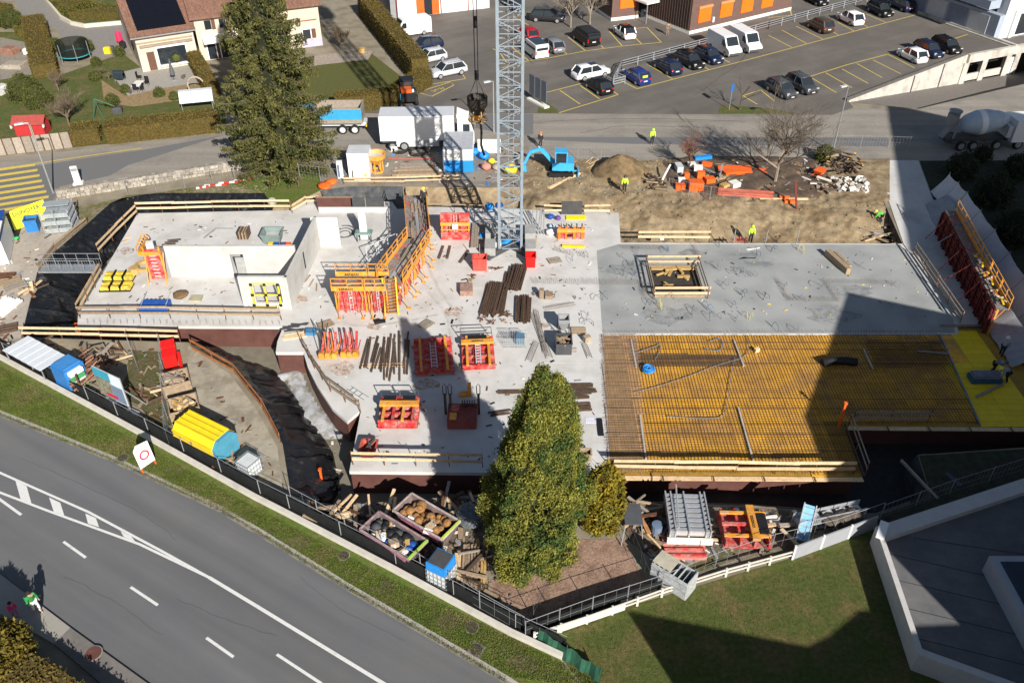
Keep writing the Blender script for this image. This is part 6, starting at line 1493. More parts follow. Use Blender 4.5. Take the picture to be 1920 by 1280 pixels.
solo('blue_tarp','sky blue tarpaulin strip behind the orange panels','tarpaulin',MB().beam((0,0,.3),(1.7,.2,.4),.5,.3),blue,P(1302,302))
for k in range(9):
    px = 1655+(1702-1655)*k/8; py = 318+(470-318)*k/8; solo('edge_prop','timber prop sticking out under the concrete strip edge','prop',MB().beam((.2,0,-.1),(-1.0,random.uniform(-.3,.3),-.5),.12,.12),oldwood,P(px,py),0,'props under the concrete strip edge')
for k,(px,py) in enumerate(((1378,455),(1388,456))): solo('red_bracket',['left red bracket on the slab back edge','right red bracket on the slab back edge'][k],'bracket',MB().beam((-.3,0,.3),(.5,.1,.3),.12,.12).beam((.4,0,0),(.4,0,.6),.1,.1,(0,1,0)),M('oxide_red',(.16,.025,.018)) if k else red,P(px,py))
for k,(px,py) in enumerate(((1375,457),(1435,457),(1493,457))): solo('guard_stake','thin grey guard post at the slab back edge','stake',MB().tube((0,0,0),(0,0,1.4),.04,5),galv,P(px,py),0,'guard posts at the slab back edge')
bundle('white_battens','pale battens lying at the slab back edge near the worker','battens',(1400,470),(1425,466),.3,2,white,.05,pname='batten')
# ---------------------------------------------------------------- foliage
def leafm(nm, c, isl=.5, c2=None): return M(nm, c, .8, nz=.25, sc=1.1, island=isl, c2=c2, c2sc=.5, spec=.2)
def leaves(name, C, size, mat, par, up=None, asp=.5, stuff=True, droop=None):
    n = len(C); C = np.asarray(C); a = RNG.normal(size=(n,3)); 
    if droop is not None: a[:,2] = a[:,2]*.4 + droop
    a /= np.linalg.norm(a,axis=1)[:,None]; b = np.cross(a, RNG.normal(size=(n,3))); b /= np.linalg.norm(b,axis=1)[:,None]
    s = np.asarray(size) * RNG.uniform(.6,1.3,n); a *= s[:,None]; b *= (s*asp)[:,None]
    V = np.stack([C-a, C+b*.9-a*.1, C+a, C-b*.9-a*.1],1).reshape(-1,3)
    me = bpy.data.meshes.new(name); me.vertices.add(4*n); me.vertices.foreach_set('co', V.astype(np.float32).ravel())
    me.loops.add(4*n); me.loops.foreach_set('vertex_index', np.arange(4*n,dtype=np.int32)); me.polygons.add(n)
    me.polygons.foreach_set('loop_start', np.arange(0,4*n,4,dtype=np.int32)); me.polygons.foreach_set('loop_total', np.full(n,4,np.int32))
    me.update(); me.validate(); me.materials.append(mat)
    o = link(name, me, par)
    if stuff: o['kind'] = 'stuff'
    return o
bark = M('bark',(.10,.075,.055),.95,nz=.3,sc=5); twigm = M('twig',(.15,.11,.08),.95,nz=.3,sc=3); palebark = M('pale_bark',(.24,.20,.155),.95,nz=.25,sc=3)
def envelope_tree(name, lab, loc, prof, n, size, mat, inner, cat='tree', trunk=.25, clump=7, lean=(0,0), rag=.32, hole=-9, extra=None):
    t = T(name, lab, cat, loc); top = prof[-1][0]
    part('trunk', MB().tube((0,0,0),(lean[0]*.5,lean[1]*.5,top*.6),trunk,8,trunk*.4), bark, t)
    zs = np.array([p[0] for p in prof]); rs = np.array([p[1] for p in prof])
    def rad(z): return np.interp(z, zs, rs)
    mb = MB(); m = 16; vs = []; zz = np.linspace(zs[0]+.2, top*.97, 14)
    for z in zz:
        for k in range(m):
            a = 2*math.pi*k/m; r = rad(z)*(.74+.16*mnoise.noise(Vector((math.cos(a)*2,math.sin(a)*2,z*.6)))); q = z/top
            vs.append((r*math.cos(a)+lean[0]*q, r*math.sin(a)+lean[1]*q, z))
    fs = [(i*m+k,i*m+(k+1)%m,(i+1)*m+(k+1)%m,(i+1)*m+k) for i in range(13) for k in range(m)] + [tuple(range(m))[::-1], tuple(13*m+k for k in range(m))]
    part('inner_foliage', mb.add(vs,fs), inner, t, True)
    N = n//clump
    w = rs+.05; zc = np.interp(RNG.random(N)*1.0, np.concatenate([[0],np.cumsum(.5*(w[1:]+w[:-1])*np.diff(zs))])/np.sum(.5*(w[1:]+w[:-1])*np.diff(zs)), zs)
    ac = RNG.uniform(0,2*np.pi,N); nz_ = np.array([mnoise.noise(Vector((math.cos(a)*1.8,math.sin(a)*1.8,z*.55)))+.5*mnoise.noise(Vector((math.cos(a)*5,math.sin(a)*5,z*1.7))) for a,z in zip(ac,zc)])
    rc = rad(zc)*(.90+rag*nz_+RNG.uniform(-.08,.06,N))
    C = np.stack([rc*np.cos(ac)+lean[0]*zc/top, rc*np.sin(ac)+lean[1]*zc/top, zc],1)
    C = C[nz_ > hole]
    if extra:
        ex, ey, ep = extra; ez = RNG.uniform(ep[0][0], ep[-1][0], N//6); er = np.interp(ez,[p[0] for p in ep],[p[1] for p in ep])*RNG.uniform(.75,1.05,N//6); ea = RNG.uniform(0,6.28,N//6)
        C = np.concatenate([C, np.stack([er*np.cos(ea)+ex, er*np.sin(ea)+ey, ez],1)])
    N = len(C)
    C = np.repeat(C,clump,0) + RNG.normal(size=(N*clump,3))*np.array([.13,.13,.2])*max(.6,size/.2)
    leaves('crown', C, size, mat, t, droop=.75, asp=.45)
    return t
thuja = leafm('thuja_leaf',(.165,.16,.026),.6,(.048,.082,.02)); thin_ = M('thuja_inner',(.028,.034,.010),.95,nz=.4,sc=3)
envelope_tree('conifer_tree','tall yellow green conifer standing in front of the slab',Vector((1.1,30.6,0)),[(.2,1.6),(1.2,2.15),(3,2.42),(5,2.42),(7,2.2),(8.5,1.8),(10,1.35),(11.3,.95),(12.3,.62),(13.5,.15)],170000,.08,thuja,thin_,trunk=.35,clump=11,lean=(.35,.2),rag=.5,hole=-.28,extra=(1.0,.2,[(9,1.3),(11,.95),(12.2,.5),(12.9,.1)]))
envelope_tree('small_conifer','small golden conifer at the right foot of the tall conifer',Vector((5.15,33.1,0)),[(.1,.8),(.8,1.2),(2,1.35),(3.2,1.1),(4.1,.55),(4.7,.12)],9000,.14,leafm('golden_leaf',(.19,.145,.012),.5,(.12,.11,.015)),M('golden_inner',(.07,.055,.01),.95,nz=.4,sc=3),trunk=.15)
envelope_tree('garden_shrub','olive shrub crown at the bottom left corner of the street',P(6,1262),[(.3,1.0),(1,1.6),(2.2,1.5),(3,.9),(3.6,.2)],9000,.14,leafm('olive_leaf',(.11,.085,.014),.5),M('olive_inner',(.04,.035,.01),.95,nz=.4),cat='shrub',trunk=.15)
# spruce
sp_ = T('spruce_tree','huge dark spruce towering between houses and street','tree',Vector((-22.6,78.2,0)))
part('trunk', MB().tube((0,0,0),(0,0,23),.42,10,.06), bark, sp_)
def sr(z): return 5.6*(1-(z/24.5)**1.8)**.92
pts = []; br = MB()
for k in range(300):
    z0 = 1.2+22.6*(k/300)**.92; a = k*2.39996+RNG.uniform(-.3,.3); L = sr(z0)*RNG.uniform(.66,1.10); dr = RNG.uniform(.18,.34)
    n = max(50,int(L*88)); tt = RNG.random(n)**.7
    x = L*tt; z = z0 - dr*L*tt + .22*L*tt**2.2
    side = RNG.normal(size=n)*(.10+.18*(1-abs(tt-.55)*1.4))*L*.20
    hang = -np.abs(RNG.normal(size=n))*.46*(1.15-.45*tt)
    pts.append(np.stack([x*math.cos(a)-side*math.sin(a), x*math.sin(a)+side*math.cos(a), z+hang],1))
    p = [(L*q*math.cos(a),L*q*math.sin(a),z0-dr*L*q+.22*L*q**2.2) for q in (0,.4,.7,.95)]
    br.path(p,.055,3)
part('branches', br, bark, sp_, stuff=True)
leaves('crown', np.concatenate(pts), .175, leafm('spruce_needle',(.100,.098,.027),.5,(.052,.060,.020)), sp_, droop=-.9, asp=.36)
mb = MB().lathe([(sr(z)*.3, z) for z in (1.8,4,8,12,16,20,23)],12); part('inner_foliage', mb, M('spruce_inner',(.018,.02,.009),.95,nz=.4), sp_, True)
# bare trees
def bare(name, lab, loc, h, spread, depth, r0, mat, seed, trunkh=.25, cat='tree', nb=4, fine=None, big=1.3):
    rg = random.Random(seed); t = T(name, lab, cat, loc); mb = MB(); tw = MB()
    def grow(p, d, L, r, lv):
        q = p + d*L; 
        (mb if lv < 2 else tw).tube(p, q, r, 6 if lv == 0 else 3, r*.66, cap=False)
        if lv >= depth: return
        for k in range(nb if lv else nb+3):
            s = rg.uniform(.35,1.0) if lv else rg.uniform(.55,1)
            e = d + Vector((rg.uniform(-1,1),rg.uniform(-1,1),rg.uniform(-.25,.55)))*spread*(1.25 if lv==0 else .9)
            e.normalize(); grow(p.lerp(q,s), e, L*rg.uniform(.55,.85)*(big if lv==0 else 1), r*.55, lv+1)
    grow(Vector((0,0,0)), Vector((0,0,1)), h*trunkh, r0, 0)
    part('trunk', mb, mat, t); part('twigs', tw, fine or mat, t, stuff=True); return t
bare('bare_tree','wide leafless tree standing in the dark planting bed',P(1453,342),10.5,1.1,5,.17,palebark,4,.22,nb=4,big=2.1,fine=M('pale_twig',(.13,.105,.08),.95,nz=.2))
bare('bare_shrub','reddish leafless shrub left of the wide leafless tree',P(1292,318),4.6,.7,5,.09,M('red_twig',(.17,.085,.06),.95,nz=.3),9,.26,'shrub',nb=4)
bare('bare_tree','pruned leafless tree on the small grass island',P(1387,206),4.3,.9,3,.10,bark,6,.42,nb=2)
bare('bare_tree','leafless tree by the pickup at the top of the car park',P(1070,52),7,.85,5,.14,palebark,12,.3)
bare('bare_tree','leafless tree left of the brown building corner',P(1106,46),6.5,.8,5,.13,palebark,13,.3)
bare('bare_shrub','large grey leafless shrub by the red playhouse',P(130,235),5.2,.8,5,.12,twigm,17,.25,'shrub',nb=4)
bare('bare_shrub','grey leafless shrub above the large one in the left garden',P(110,170),3.5,.8,4,.09,twigm,19,.25,'shrub',nb=4)
bare('bare_shrub','leafless shrub against the second house wall',P(640,92),4.,.75,5,.1,M('tan_twig',(.24,.17,.11),.95),23,.22,'shrub',nb=4)
for k,(px,py,h,l) in enumerate(((190,142,1.6,'thorny rose shrub beside the lawn path'),(205,150,1.4,'low leafless shrub at the terrace corner'),(345,150,1.1,'tiny leafless shrub before the parasol'),(245,178,1.0,'low leafless shrub under the table terrace'),(560,350,2.0,'thin shrub left of the pit nets'))): bare('bare_shrub',l,P(px,py),h,.9,4,.05,twigm,30+k,.25,'shrub',nb=4)
# round garden shrubs
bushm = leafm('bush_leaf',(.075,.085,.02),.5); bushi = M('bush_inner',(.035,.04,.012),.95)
for k,(px,py,r,l) in enumerate(((50,185,1.9,'dark green bush at the left garden path'),(75,200,1.5,'round bush beside the large grey shrub'),(180,150,.7,'small round bush on the lawn edge'),(212,197,.8,'clipped round bush by the barbecue'),(182,122,.6,'small bush by the trampoline'),(225,104,.7,'bush beside the yellow cart'),(25,50,1.6,'bush by the blue garden things'),(160,98,1.2,'bush right of the trampoline'),(108,95,1.0,'bush left of the trampoline'),(300,180,.6,'low bush in the flower bed'),(328,186,.5,'grey tussock by the white shelter'),(236,172,.5,'tussock left of the flower bed'),(490,318,1.1,'bush at the stone wall under the spruce'),(1545,300,1.0,'dark bush in the debris pile'))):
    envelope_tree('garden_bush',l,P(px,py),[(.05,r*.7),(r*.5,r),(r*1.1,r*.75),(r*1.5,r*.15)],int(3200*r+900),.085,bushm,bushi,'bush',.06,5)
# hedges
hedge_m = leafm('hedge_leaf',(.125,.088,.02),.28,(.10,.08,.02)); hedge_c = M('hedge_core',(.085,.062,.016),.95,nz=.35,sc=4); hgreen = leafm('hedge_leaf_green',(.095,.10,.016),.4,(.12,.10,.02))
def hedge(lab, px, w, h, mat=hedge_m, dens=80):
    pts = PL(px); t = T('hedge', lab, 'hedge', pts[0]); o = pts[0]; C = []; mb = MB()
    for i in range(len(pts)-1):
        a, b = pts[i]-o, pts[i+1]-o; d = (b-a); L = d.length; u = d.normalized(); s = Vector((-u.y,u.x,0))
        mb.beam(a+s*(w/2)+Vector((0,0,h*.48)), b+s*(w/2)+Vector((0,0,h*.48)), w*.92, h*.94)
        for (n, f) in ((int(dens*L*w), 'top'), (int(dens*L*h), 'f'), (int(dens*L*h*.5), 'b'), (int(dens*w*h), 'e0'), (int(dens*w*h), 'e1')):
            x = RNG.uniform(0,L,n); y = RNG.uniform(0,w,n); z = RNG.uniform(0,h,n)
            if f == 'top': z = np.full(n,h)
            elif f == 'f': y = np.zeros(n)
            elif f == 'b': y = np.full(n,w)
            elif f == 'e0': x = np.zeros(n)
            else: x = np.full(n,L)
            jit = RNG.normal(size=(n,3))*.05
            C.append(np.array(a)+np.outer(x,np.array(u))+np.outer(y,np.array(s))+np.stack([0*z,0*z,z],1)+jit)
    part('hedge_body', mb, hedge_c, t); leaves('leaves', np.concatenate(C), .085, mat, t, asp=.6); return t
hedge('long clipped hedge along the street left of the spruce',[(203,272),(415,249)],2.4,1.9)
hedge('short clipped hedge block beside the garden path',[(138,276),(190,270)],2.2,1.8)
hedge('broad hedge beside the driveway and trampoline',[(112,142),(88,48)],2.9,1.7,dens=55)
hedge('hedge at the top left picture corner',[(-30,62),(36,40)],6,2.4,dens=40)
hedge('hedge between the two house terraces',[(416,182),(362,92)],1.6,1.7)
hedge('tall hedge beside the white panel van',[(806,152),(700,26)],2.2,3.0,dens=55)
hedge('low hedge closing the lawn behind the tipper truck',[(632,214),(745,204),(812,160)],2.0,1.9)
hedge('clipped hedge band above the curved driveway wall',[(90,6),(130,38),(224,40)],4.5,1.2,hgreen,40)
hedge('hedge behind the pavement at the bottom left',[(-60,1262),(60,1322),(200,1420)],1.6,1.5)
hedge('small hedge square by the driveway bend',[(36,72),(68,66)],2.0,1.2,hgreen)
# gardens, drive
sheet('garden_lawn',[(-60,60),(40,60),(115,140),(230,100),(275,135),(420,185),(425,245),(200,270),(0,290),(-60,300)],-.009,lawn)
sheet('garden_lawn',[(90,-20),(225,-20),(228,44),(150,46),(115,35)],-.006,lawn)
sheet('garden_lawn',[(560,125),(690,95),(760,150),(730,190),(620,205),(540,200)],-.006,M('moss_lawn',(.095,.098,.026),.95,nz=.2,sc=3,bump=.8,bsc=10))
sheet('driveway',[(25,-30),(78,-30),(118,38),(150,50),(230,45),(246,92),(225,106),(178,108),(122,78),(100,50),(50,45),(30,10)],-.004,M('drive_grey',(.235,.22,.20),.9,nz=.1,sc=2))
sheet('house_terrace',[(210,140),(300,118),(375,110),(392,152),(290,168),(240,180)],-.003,M('terrace',(.33,.31,.27),.9,nz=.1,sc=3))
sheet('flower_bed',[(190,150),(235,180),(290,168),(392,152),(400,180),(250,200),(195,192)],-.005,M('bed_soil',(.27,.19,.10),.95,nz=.35,sc=3,bump=.8,bsc=9))
sheet('rock_bed',[(480,125),(610,102),(700,95),(690,112),(600,122),(520,135)],-.004,M('rock_bed',(.33,.28,.23),.95,nz=.4,sc=4,bump=1,bsc=6))
sheet('terrace_path',[(0,70),(50,80),(60,140),(0,150)],-.004,M('garden_path',(.25,.22,.18),.9,nz=.25,sc=3))
sheet('grass_island',[(1345,213),(1352,197),(1440,203),(1500,214)],.016,lawn); sheet('grass_island',[(1008,212),(1012,184),(1046,206),(1045,212)],.016,lawn)
cwm = M('curve_wall',(.58,.53,.43),.85,nz=.08)
dwl = T('drive_wall','cream low wall curving along the driveway','wall'); q = PL([(76,-10),(115,36),(135,47),(160,52),(228,46)])
for a, b in zip(q, q[1:]): part('wall_body', MB().beam(a+Vector((0,0,.25)), b+Vector((0,0,.25)), .35, .5), cwm, dwl)
# stone wall by the street
stw = M('rubble_stone',(.25,.225,.19),.95,nz=.35,sc=3.5,c2=(.40,.36,.30),c2sc=1.2,c2lo=.5,c2hi=.62,bump=1,bsc=6)
sw = T('stone_wall','grey rubble stone wall along the street left of the spruce','wall'); q = PL([(108,374),(240,352),(400,325),(532,304)])
random.seed(2)
stm = MB().loft([[(-.5,-.5,-.5),(.5,-.5,-.5),(.5,.5,-.5),(-.5,.5,-.5)],[(-.44,-.44,.5),(.44,-.44,.5),(.44,.44,.5),(-.44,.44,.5)]]).mesh('stone', M('wall_stone',(.30,.27,.225),.95,nz=.3,sc=3,jit=.35,bump=.8,bsc=8)); cnt = 0
for a, b in zip(q, q[1:]):
    part('core', MB().beam(a+Vector((0,.12,.42)), b+Vector((0,.12,.42)), .3, .82), M('mortar_grey',(.2,.18,.155),.95), sw)
    L = (b-a).length; u = (b-a).normalized(); th = math.atan2(u.y,u.x)
    for j, hh in enumerate((.0,.29,.58)):
        x = random.uniform(0,.2)
        while x < L-.2 and cnt < 290:
            w = random.uniform(.3,.62); o = link('stone', stm, sw, a+u*(x+w/2)+Vector((0,-.06+random.uniform(-.03,.03),hh+.15)), th); o.scale = (w*.95,.34,.27); x += w; cnt += 1
part('coping', MB().beam(q[0]+Vector((0,.06,.88)),q[1]+Vector((0,.06,.88)),.5,.1).beam(q[1]+Vector((0,.06,.88)),q[2]+Vector((0,.06,.88)),.5,.1).beam(q[2]+Vector((0,.06,.88)),q[3]+Vector((0,.06,.88)),.5,.1), stw, sw)
sheet('wall_foot_bank',[(118,392),(250,368),(400,345),(520,330),(560,340),(520,362),(300,362),(240,366),(207,381),(162,420)],-.006,M('bank_mix',(.22,.19,.12),.95,nz=.35,sc=3,c2=(.11,.11,.03),c2sc=.8,c2lo=.42,c2hi=.6,bump=1,bsc=8))
sheet('spruce_foot_grass',[(430,345),(560,310),(625,330),(600,357),(546,383),(510,384),(495,362)],-.004,grassy)
redm = M('barrier_red',(.5,.05,.03),.5); 
for k,(px,py,l) in enumerate(((405,348,2.2),(430,343,2.0),(455,338,1.6),(380,352,1.2))):
    t = T('barrier_board',['left','middle','right','short outer'][k]+' red and white barrier board lying by the stone wall','barrier',P(px,py),R(6+5*k))
    for j in range(4): part('band', MB().bx(l*j/4-l/2,l*(j+1)/4-l/2,-.12,.12,.02,.12), redm if j%2 else white, t)
# ---------------------------------------------------------------- garden things
tr = T('trampoline','black round trampoline with teal rim and net on the lawn','trampoline',P(143,112))
part('mat', MB().lathe([(0,.78),(1.55,.78),(1.55,.8),(0,.8)],20,closed=False), black, tr); part('pad', MB().lathe([(1.56,.76),(1.95,.74),(1.95,.82),(1.56,.84),(1.56,.76)],20,closed=False), M('teal_pad',(.05,.30,.34),.5), tr)
part('net', MB().lathe([(1.9,.85),(1.9,2.4),(1.88,2.4),(1.88,.85)],20,closed=False), M('net_black',(.012,.016,.012),.8,alpha=.55), tr)
for k in range(6): a=k*1.047; part('leg', MB().tube((1.93*math.cos(a),1.93*math.sin(a),0),(1.93*math.cos(a),1.93*math.sin(a),2.4),.04,5), galv, tr)
pa = T('parasol','closed grey parasol on the house terrace','parasol',P(326,150)); part('pole', MB().tube((0,0,0),(0,0,2.6),.04,6), darkgrey, pa); part('canopy', MB().lathe([(.06,2.6),(.2,1.6),(.34,.7),(.1,.7)],8), M('parasol_grey',(.09,.095,.10),.8), pa); part('foot', MB().lathe([(0,0),(.4,0),(.4,.08),(0,.08)],10,closed=False), midgrey, pa)
lounge = T('garden_table','white garden table with dark chairs on the terrace','table',P(261,168)); part('top', MB().bx(-.5,.5,-.9,.9,.7,.76), offwhite, lounge)
for x in (-.45,.4):
    for y in (-.85,.8): part('leg', MB().bx(x,x+.05,y,y+.05,0,.7), midgrey, lounge)
for k,(px,py) in enumerate(((256,172),(266,172),(276,160),(262,150))):
    t = T('garden_chair',['left front','right front','right side','rear'][k]+' dark chair at the white garden table','chair',P(px,py),R(90*k)); part('seat', MB().box((0,0,.45),(.5,.5,.06)), black, t); part('backrest', MB().box((0,-.24,.75),(.5,.05,.55)), black, t)
    for x in (-.22,.22):
        for y in (-.22,.22): part('leg', MB().box((x,y,.21),(.04,.04,.42)), black, t)
t = T('barbecue','black barbecue cabinet on the terrace edge','barbecue',P(226,152)); part('body', MB().bx(-.6,.6,-.35,.35,.35,.95), M('bbq',(.02,.03,.04),.5), t); part('lid', MB().lathe([(.36,-.6),(.36,.6)],10).tf(Matrix.Translation((0,0,.95)) @ Matrix.Rotation(R(90),4,'Y')), M('bbq',(.02,.03,.04)), t)
for x in (-.55,.5): part('leg', MB().bx(x,x+.05,-.3,.3,0,.35), midgrey, t)
sh_ = T('white_shelter','white gabled garden shelter at the hedge by the spruce','shelter',P(342,206),hd(342,206,62,-6)); part('roof', MB().loft([[(x,-1.1,1.1),(x,-.2,2.1),(x,.5,2.1),(x,1.2,1.2)] for x in (0,3.6)]), M('shelter_white',(.62,.66,.70),.5,nz=.03), sh_)
for x in (.1,3.4):
    for y in (-1.0,1.0): part('leg', MB().bx(x,x+.06,y,y+.06,0,1.25), galv, sh_)
ar = T('garden_arch','round pale garden arch by the white shelter','arch',P(372,178)); part('ring', MB().path([(1.0*math.cos(a),0,1.1+1.05*math.sin(a)) for a in [i*.33-1.1 for i in range(17)]],.09,5), M('arch_tan',(.42,.35,.27),.8), ar)
ph = T('playhouse','red wooden playhouse with white trim in the left garden','playhouse',P(32,256),R(4)); part('wall', MB().bx(0,3.0,0,1.7,0,1.3), M('barn_red',(.42,.03,.03),.7), ph)
part('roof', MB().loft([[(x,-.25,1.3),(x,.85,2.0),(x,1.95,1.3),(x,.85,1.9)] for x in (-.2,3.2)]), M('roof_red',(.33,.06,.05),.8,nz=.15), ph); part('trim', MB().bx(-.22,-.1,-.27,0,1.0,1.32).bx(3.1,3.22,-.27,0,1.0,1.32), white, ph); part('post', MB().beam((1.9,-.2,0),(1.9,-.2,1.35),.1,.1,(0,1,0)), oldwood, ph)
gfn = T('garden_fence','tall weathered board fence under the red playhouse','fence',P(-40,296)); gl = P(138,276)-P(-40,296)
for k in range(10): a = gl*(k/10); b = gl*((k+.97)/10); part('board', MB().beam(a+Vector((0,0,.85)), b+Vector((0,0,.85)), .08, 1.7), M('rust_board',(.45,.12,.03),.8) if k < 2 else greywood, gfn); part('post', MB().beam(b+Vector((0,-.05,0)), b+Vector((0,-.05,1.8)),.1,.1,(0,1,0)), darkwood, gfn)
for k,(px,py,w,d,h,m,l,nm) in enumerate(((203,100,.8,.6,.8,yellow,'yellow garden cart by the drive','cart'),(212,98,.5,.5,.8,darkgrey,'dark bin beside the yellow cart','bin'),(226,82,.9,.9,1.7,M('cherry',(.7,.03,.10),.6),'cherry red garden cover by the house','cover'),(232,92,.9,.8,1.1,black,'black bin under the red cover','bin'),(222,212,1.0,.7,.7,darkgrey,'dark grill near the clipped bush','grill'),(56,100,1.2,1.0,.7,offwhite,'pale box with disc near the drive hedge','box'),(20,100,2.0,1.4,.8,M('brick_bed',(.25,.13,.09),.9,nz=.4,sc=4),'reddish raised bed at the left edge','raised bed'),(28,125,2.6,2.0,.5,M('stone_bed',(.33,.29,.23),.9,nz=.3,sc=4),'pale raised bed at the left edge','raised bed'),(6,175,1.0,1.4,1.0,M('pale_stone',(.5,.49,.47),.9,nz=.2),'pale stone trough at the left edge','trough'),(155,8,1.6,.8,.5,M('toys',(.3,.45,.45),.6,nz=.8,sc=3),'heap of pale toys on the upper lawn','toys'),(358,105,.9,.5,1.6,white,'white striped post cover by the terrace','cover'),(405,92,1.2,1.0,.9,M('steel_tub',(.35,.42,.5),.5,nz=.3),'grey blue garden cover behind the hedge','cover'),(678,98,.9,.7,.5,MATS['ochre_timber'],'yellow bush pot at the rock bed','pot'))):
    if h > 1: mb = MB().lathe([(w*.2,0),(w*.5,h*.3),(w*.45,h*.8),(w*.1,h)],8)
    else: mb = MB().loft([[(-w/2,-d/2,0),(w/2,-d/2,0),(w/2,d/2,0),(-w/2,d/2,0)],[(-w/2,-d/2,h*.8),(w/2,-d/2,h*.8),(w/2,d/2,h*.8),(-w/2,d/2,h*.8)],[(-w*.4,-d*.4,h),(w*.4,-d*.4,h),(w*.4,d*.4,h),(-w*.4,d*.4,h)]])
    solo('garden_'+nm.replace(' ','_'), l, nm, mb, m, P(px,py), random.uniform(-.4,.4))
sw2 = T('swing_frame','green metal swing frame lying on the lawn','swing',P(176,225)); part('frame', MB().tube((0,0,0),(-.3,2,1.6),.05,4).tube((1.2,0,0),(-.3,2,1.6),.05,4).tube((-.3,2,1.6),(1.6,2.2,.7),.06,4), M('swing_green',(.05,.14,.09),.5), sw2)
# ---------------------------------------------------------------- houses and halls
plaster = M('cream_plaster',(.55,.475,.375),.9,nz=.06,sc=1,c2=(.50,.43,.34),c2sc=.5,c2lo=.55,c2hi=.8); tile = M('roof_tile',(.185,.10,.07),.85,nz=.3,sc=4,streak=(6,.6,1,.2,R(-27)))
def house(lab, loc, rz, w, d, ze, zr): 
    t = T('house', lab, 'house', loc, rz); part('wall', MB().bx(0,w,0,d,0,ze), plaster, t)
    return t
h1 = house('cream house with black solar panels on its tiled roof',Vector((-45.8,105.3,0)),R(28),6.9,13,4.3,7)
def RP(x, s, e=0.): c_ = math.cos(R(26)); sn = math.sin(R(26)); return Vector((x, -.55+s*c_-e*sn, 4.3+s*sn+e*c_))
part('roof', MB().add([RP(-.5,0),RP(7.2,0),RP(7.2,9.5),RP(-.5,9.5),RP(-.5,0,.22),RP(7.2,0,.22),RP(7.2,9.5,.22),RP(-.5,9.5,.22)],[(3,2,1,0),(4,5,6,7),(0,1,5,4),(1,2,6,5),(2,3,7,6),(3,0,4,7)]), tile, h1)
rf = [o for o in h1.children if o.name.startswith('roof')][0]
for j in range(4):
    for i in range(4):
        x0 = .55+i*1.45; s0 = .9+j*2.05
        if j == 3 and i > 2: continue
        part('solar_panel', MB().add([RP(x0,s0,.24),RP(x0+1.445,s0,.24),RP(x0+1.445,s0+2.03,.24),RP(x0,s0+2.03,.24),RP(x0,s0,.30),RP(x0+1.445,s0,.30),RP(x0+1.445,s0+2.03,.30),RP(x0,s0+2.03,.30)],[(4,5,6,7),(0,1,5,4),(1,2,6,5),(2,3,7,6),(3,0,4,7)]), M('solar_glass',(.006,.007,.011),.35,nz=.1,spec=.35), rf)
part('gutter', MB().beam((-.55,-.62,4.3),(7.2,-.62,4.3),.14,.14), midgrey, h1)
wn = part('window', MB().bx(2.2,5.6,-.06,-.002,.55,2.6), glassm, h1); part('frame', MB().bx(2.0,2.2,-.1,0,.5,2.75).bx(5.6,5.8,-.1,0,.5,2.75).bx(2.0,5.8,-.12,0,2.6,2.8).bx(2.0,5.8,-.3,0,.35,.55), white, wn)
part('awning_box', MB().bx(.3,6.6,-.25,-.02,2.95,3.2), M('awning_tan',(.30,.24,.18),.8), h1); part('door', MB().bx(.9,1.8,-.05,-.002,.05,2.3), M('brown_door',(.12,.06,.04),.7), h1); part('plant', MB().lathe([(.1,0),(.5,.3),(.55,.7),(.1,1.0)],8,(4.2,-.4,.7)), bushm, h1)
part('balcony_band', MB().bx(0,6.9,-.12,-.002,3.4,3.55), M('stain_band',(.35,.28,.2),.9), h1)
for y in (2,5,8): w_ = part('side_window', MB().bx(-.05,-.002,y,y+.9,1.2,2.5), glassm, h1); part('shutter', MB().bx(-.08,-.03,y-.5,y-.02,1.15,2.55), M('brown_door',(.12,.06,.04)), w_)
part('downpipe', MB().beam((6.75,-.1,0),(6.75,-.1,4.3),.1,.1,(0,1,0)), lightgrey, h1)
h2_ = house('cream house with reddish roof partly hidden by the spruce',Vector((-39.6,109.2,0)),R(23),15.6,9,5.4,8)
part('roof', MB().add([(-.5,-.7,5.3),(16,-.7,5.3),(16,6,8.6),(-.5,6,8.6),(-.5,-.7,5.55),(16,-.7,5.55),(16,6,8.85),(-.5,6,8.85)],[(3,2,1,0),(4,5,6,7),(0,1,5,4),(1,2,6,5),(2,3,7,6),(3,0,4,7)]), tile, h2_)
part('awning', MB().add([(.6,-.05,3.2),(6.6,-.05,3.2),(6.6,-1.6,2.6),(.6,-1.6,2.6),(.6,-.05,3.1),(6.6,-.05,3.1),(6.6,-1.6,2.5),(.6,-1.6,2.5)],[(0,3,2,1),(4,5,6,7),(3,7,6,2),(0,1,5,4),(1,2,6,5),(3,0,4,7)]), white, h2_)
for x in (1.0,2.6,9.5,13.2): w_ = part('window', MB().bx(x,x+1.0,-.05,-.002,.9 if x>9 else .1,2.3), glassm, h2_); part('frame', MB().bx(x-.12,x,-.08,0,.8 if x>9 else .05,2.4).bx(x+1.0,x+1.12,-.08,0,.8 if x>9 else .05,2.4).bx(x-.12,x+1.12,-.09,0,2.3,2.45), white, w_); part('shutter', MB().bx(x+1.15,x+1.7,-.07,-.003,.9 if x>9 else .1,2.3), M('brown_door',(.12,.06,.04)), w_)
for x in (1.2,3,4.6): w_ = part('upper_window', MB().bx(x,x+.8,-.05,-.002,3.8,4.9), glassm, h2_); part('shutter', MB().bx(x+.85,x+1.3,-.07,-.003,3.75,4.95), M('brown_door',(.12,.06,.04)), w_)
part('awning_rail', MB().bx(10.6,15.2,-.12,-.002,3.4,3.5), M('rust_awning',(.3,.12,.08),.8), h2_)
part('violet_plinth', MB().bx(13.0,15.61,-.08,-.002,.0,1.1), M('lilac',(.45,.40,.48),.8), h2_)
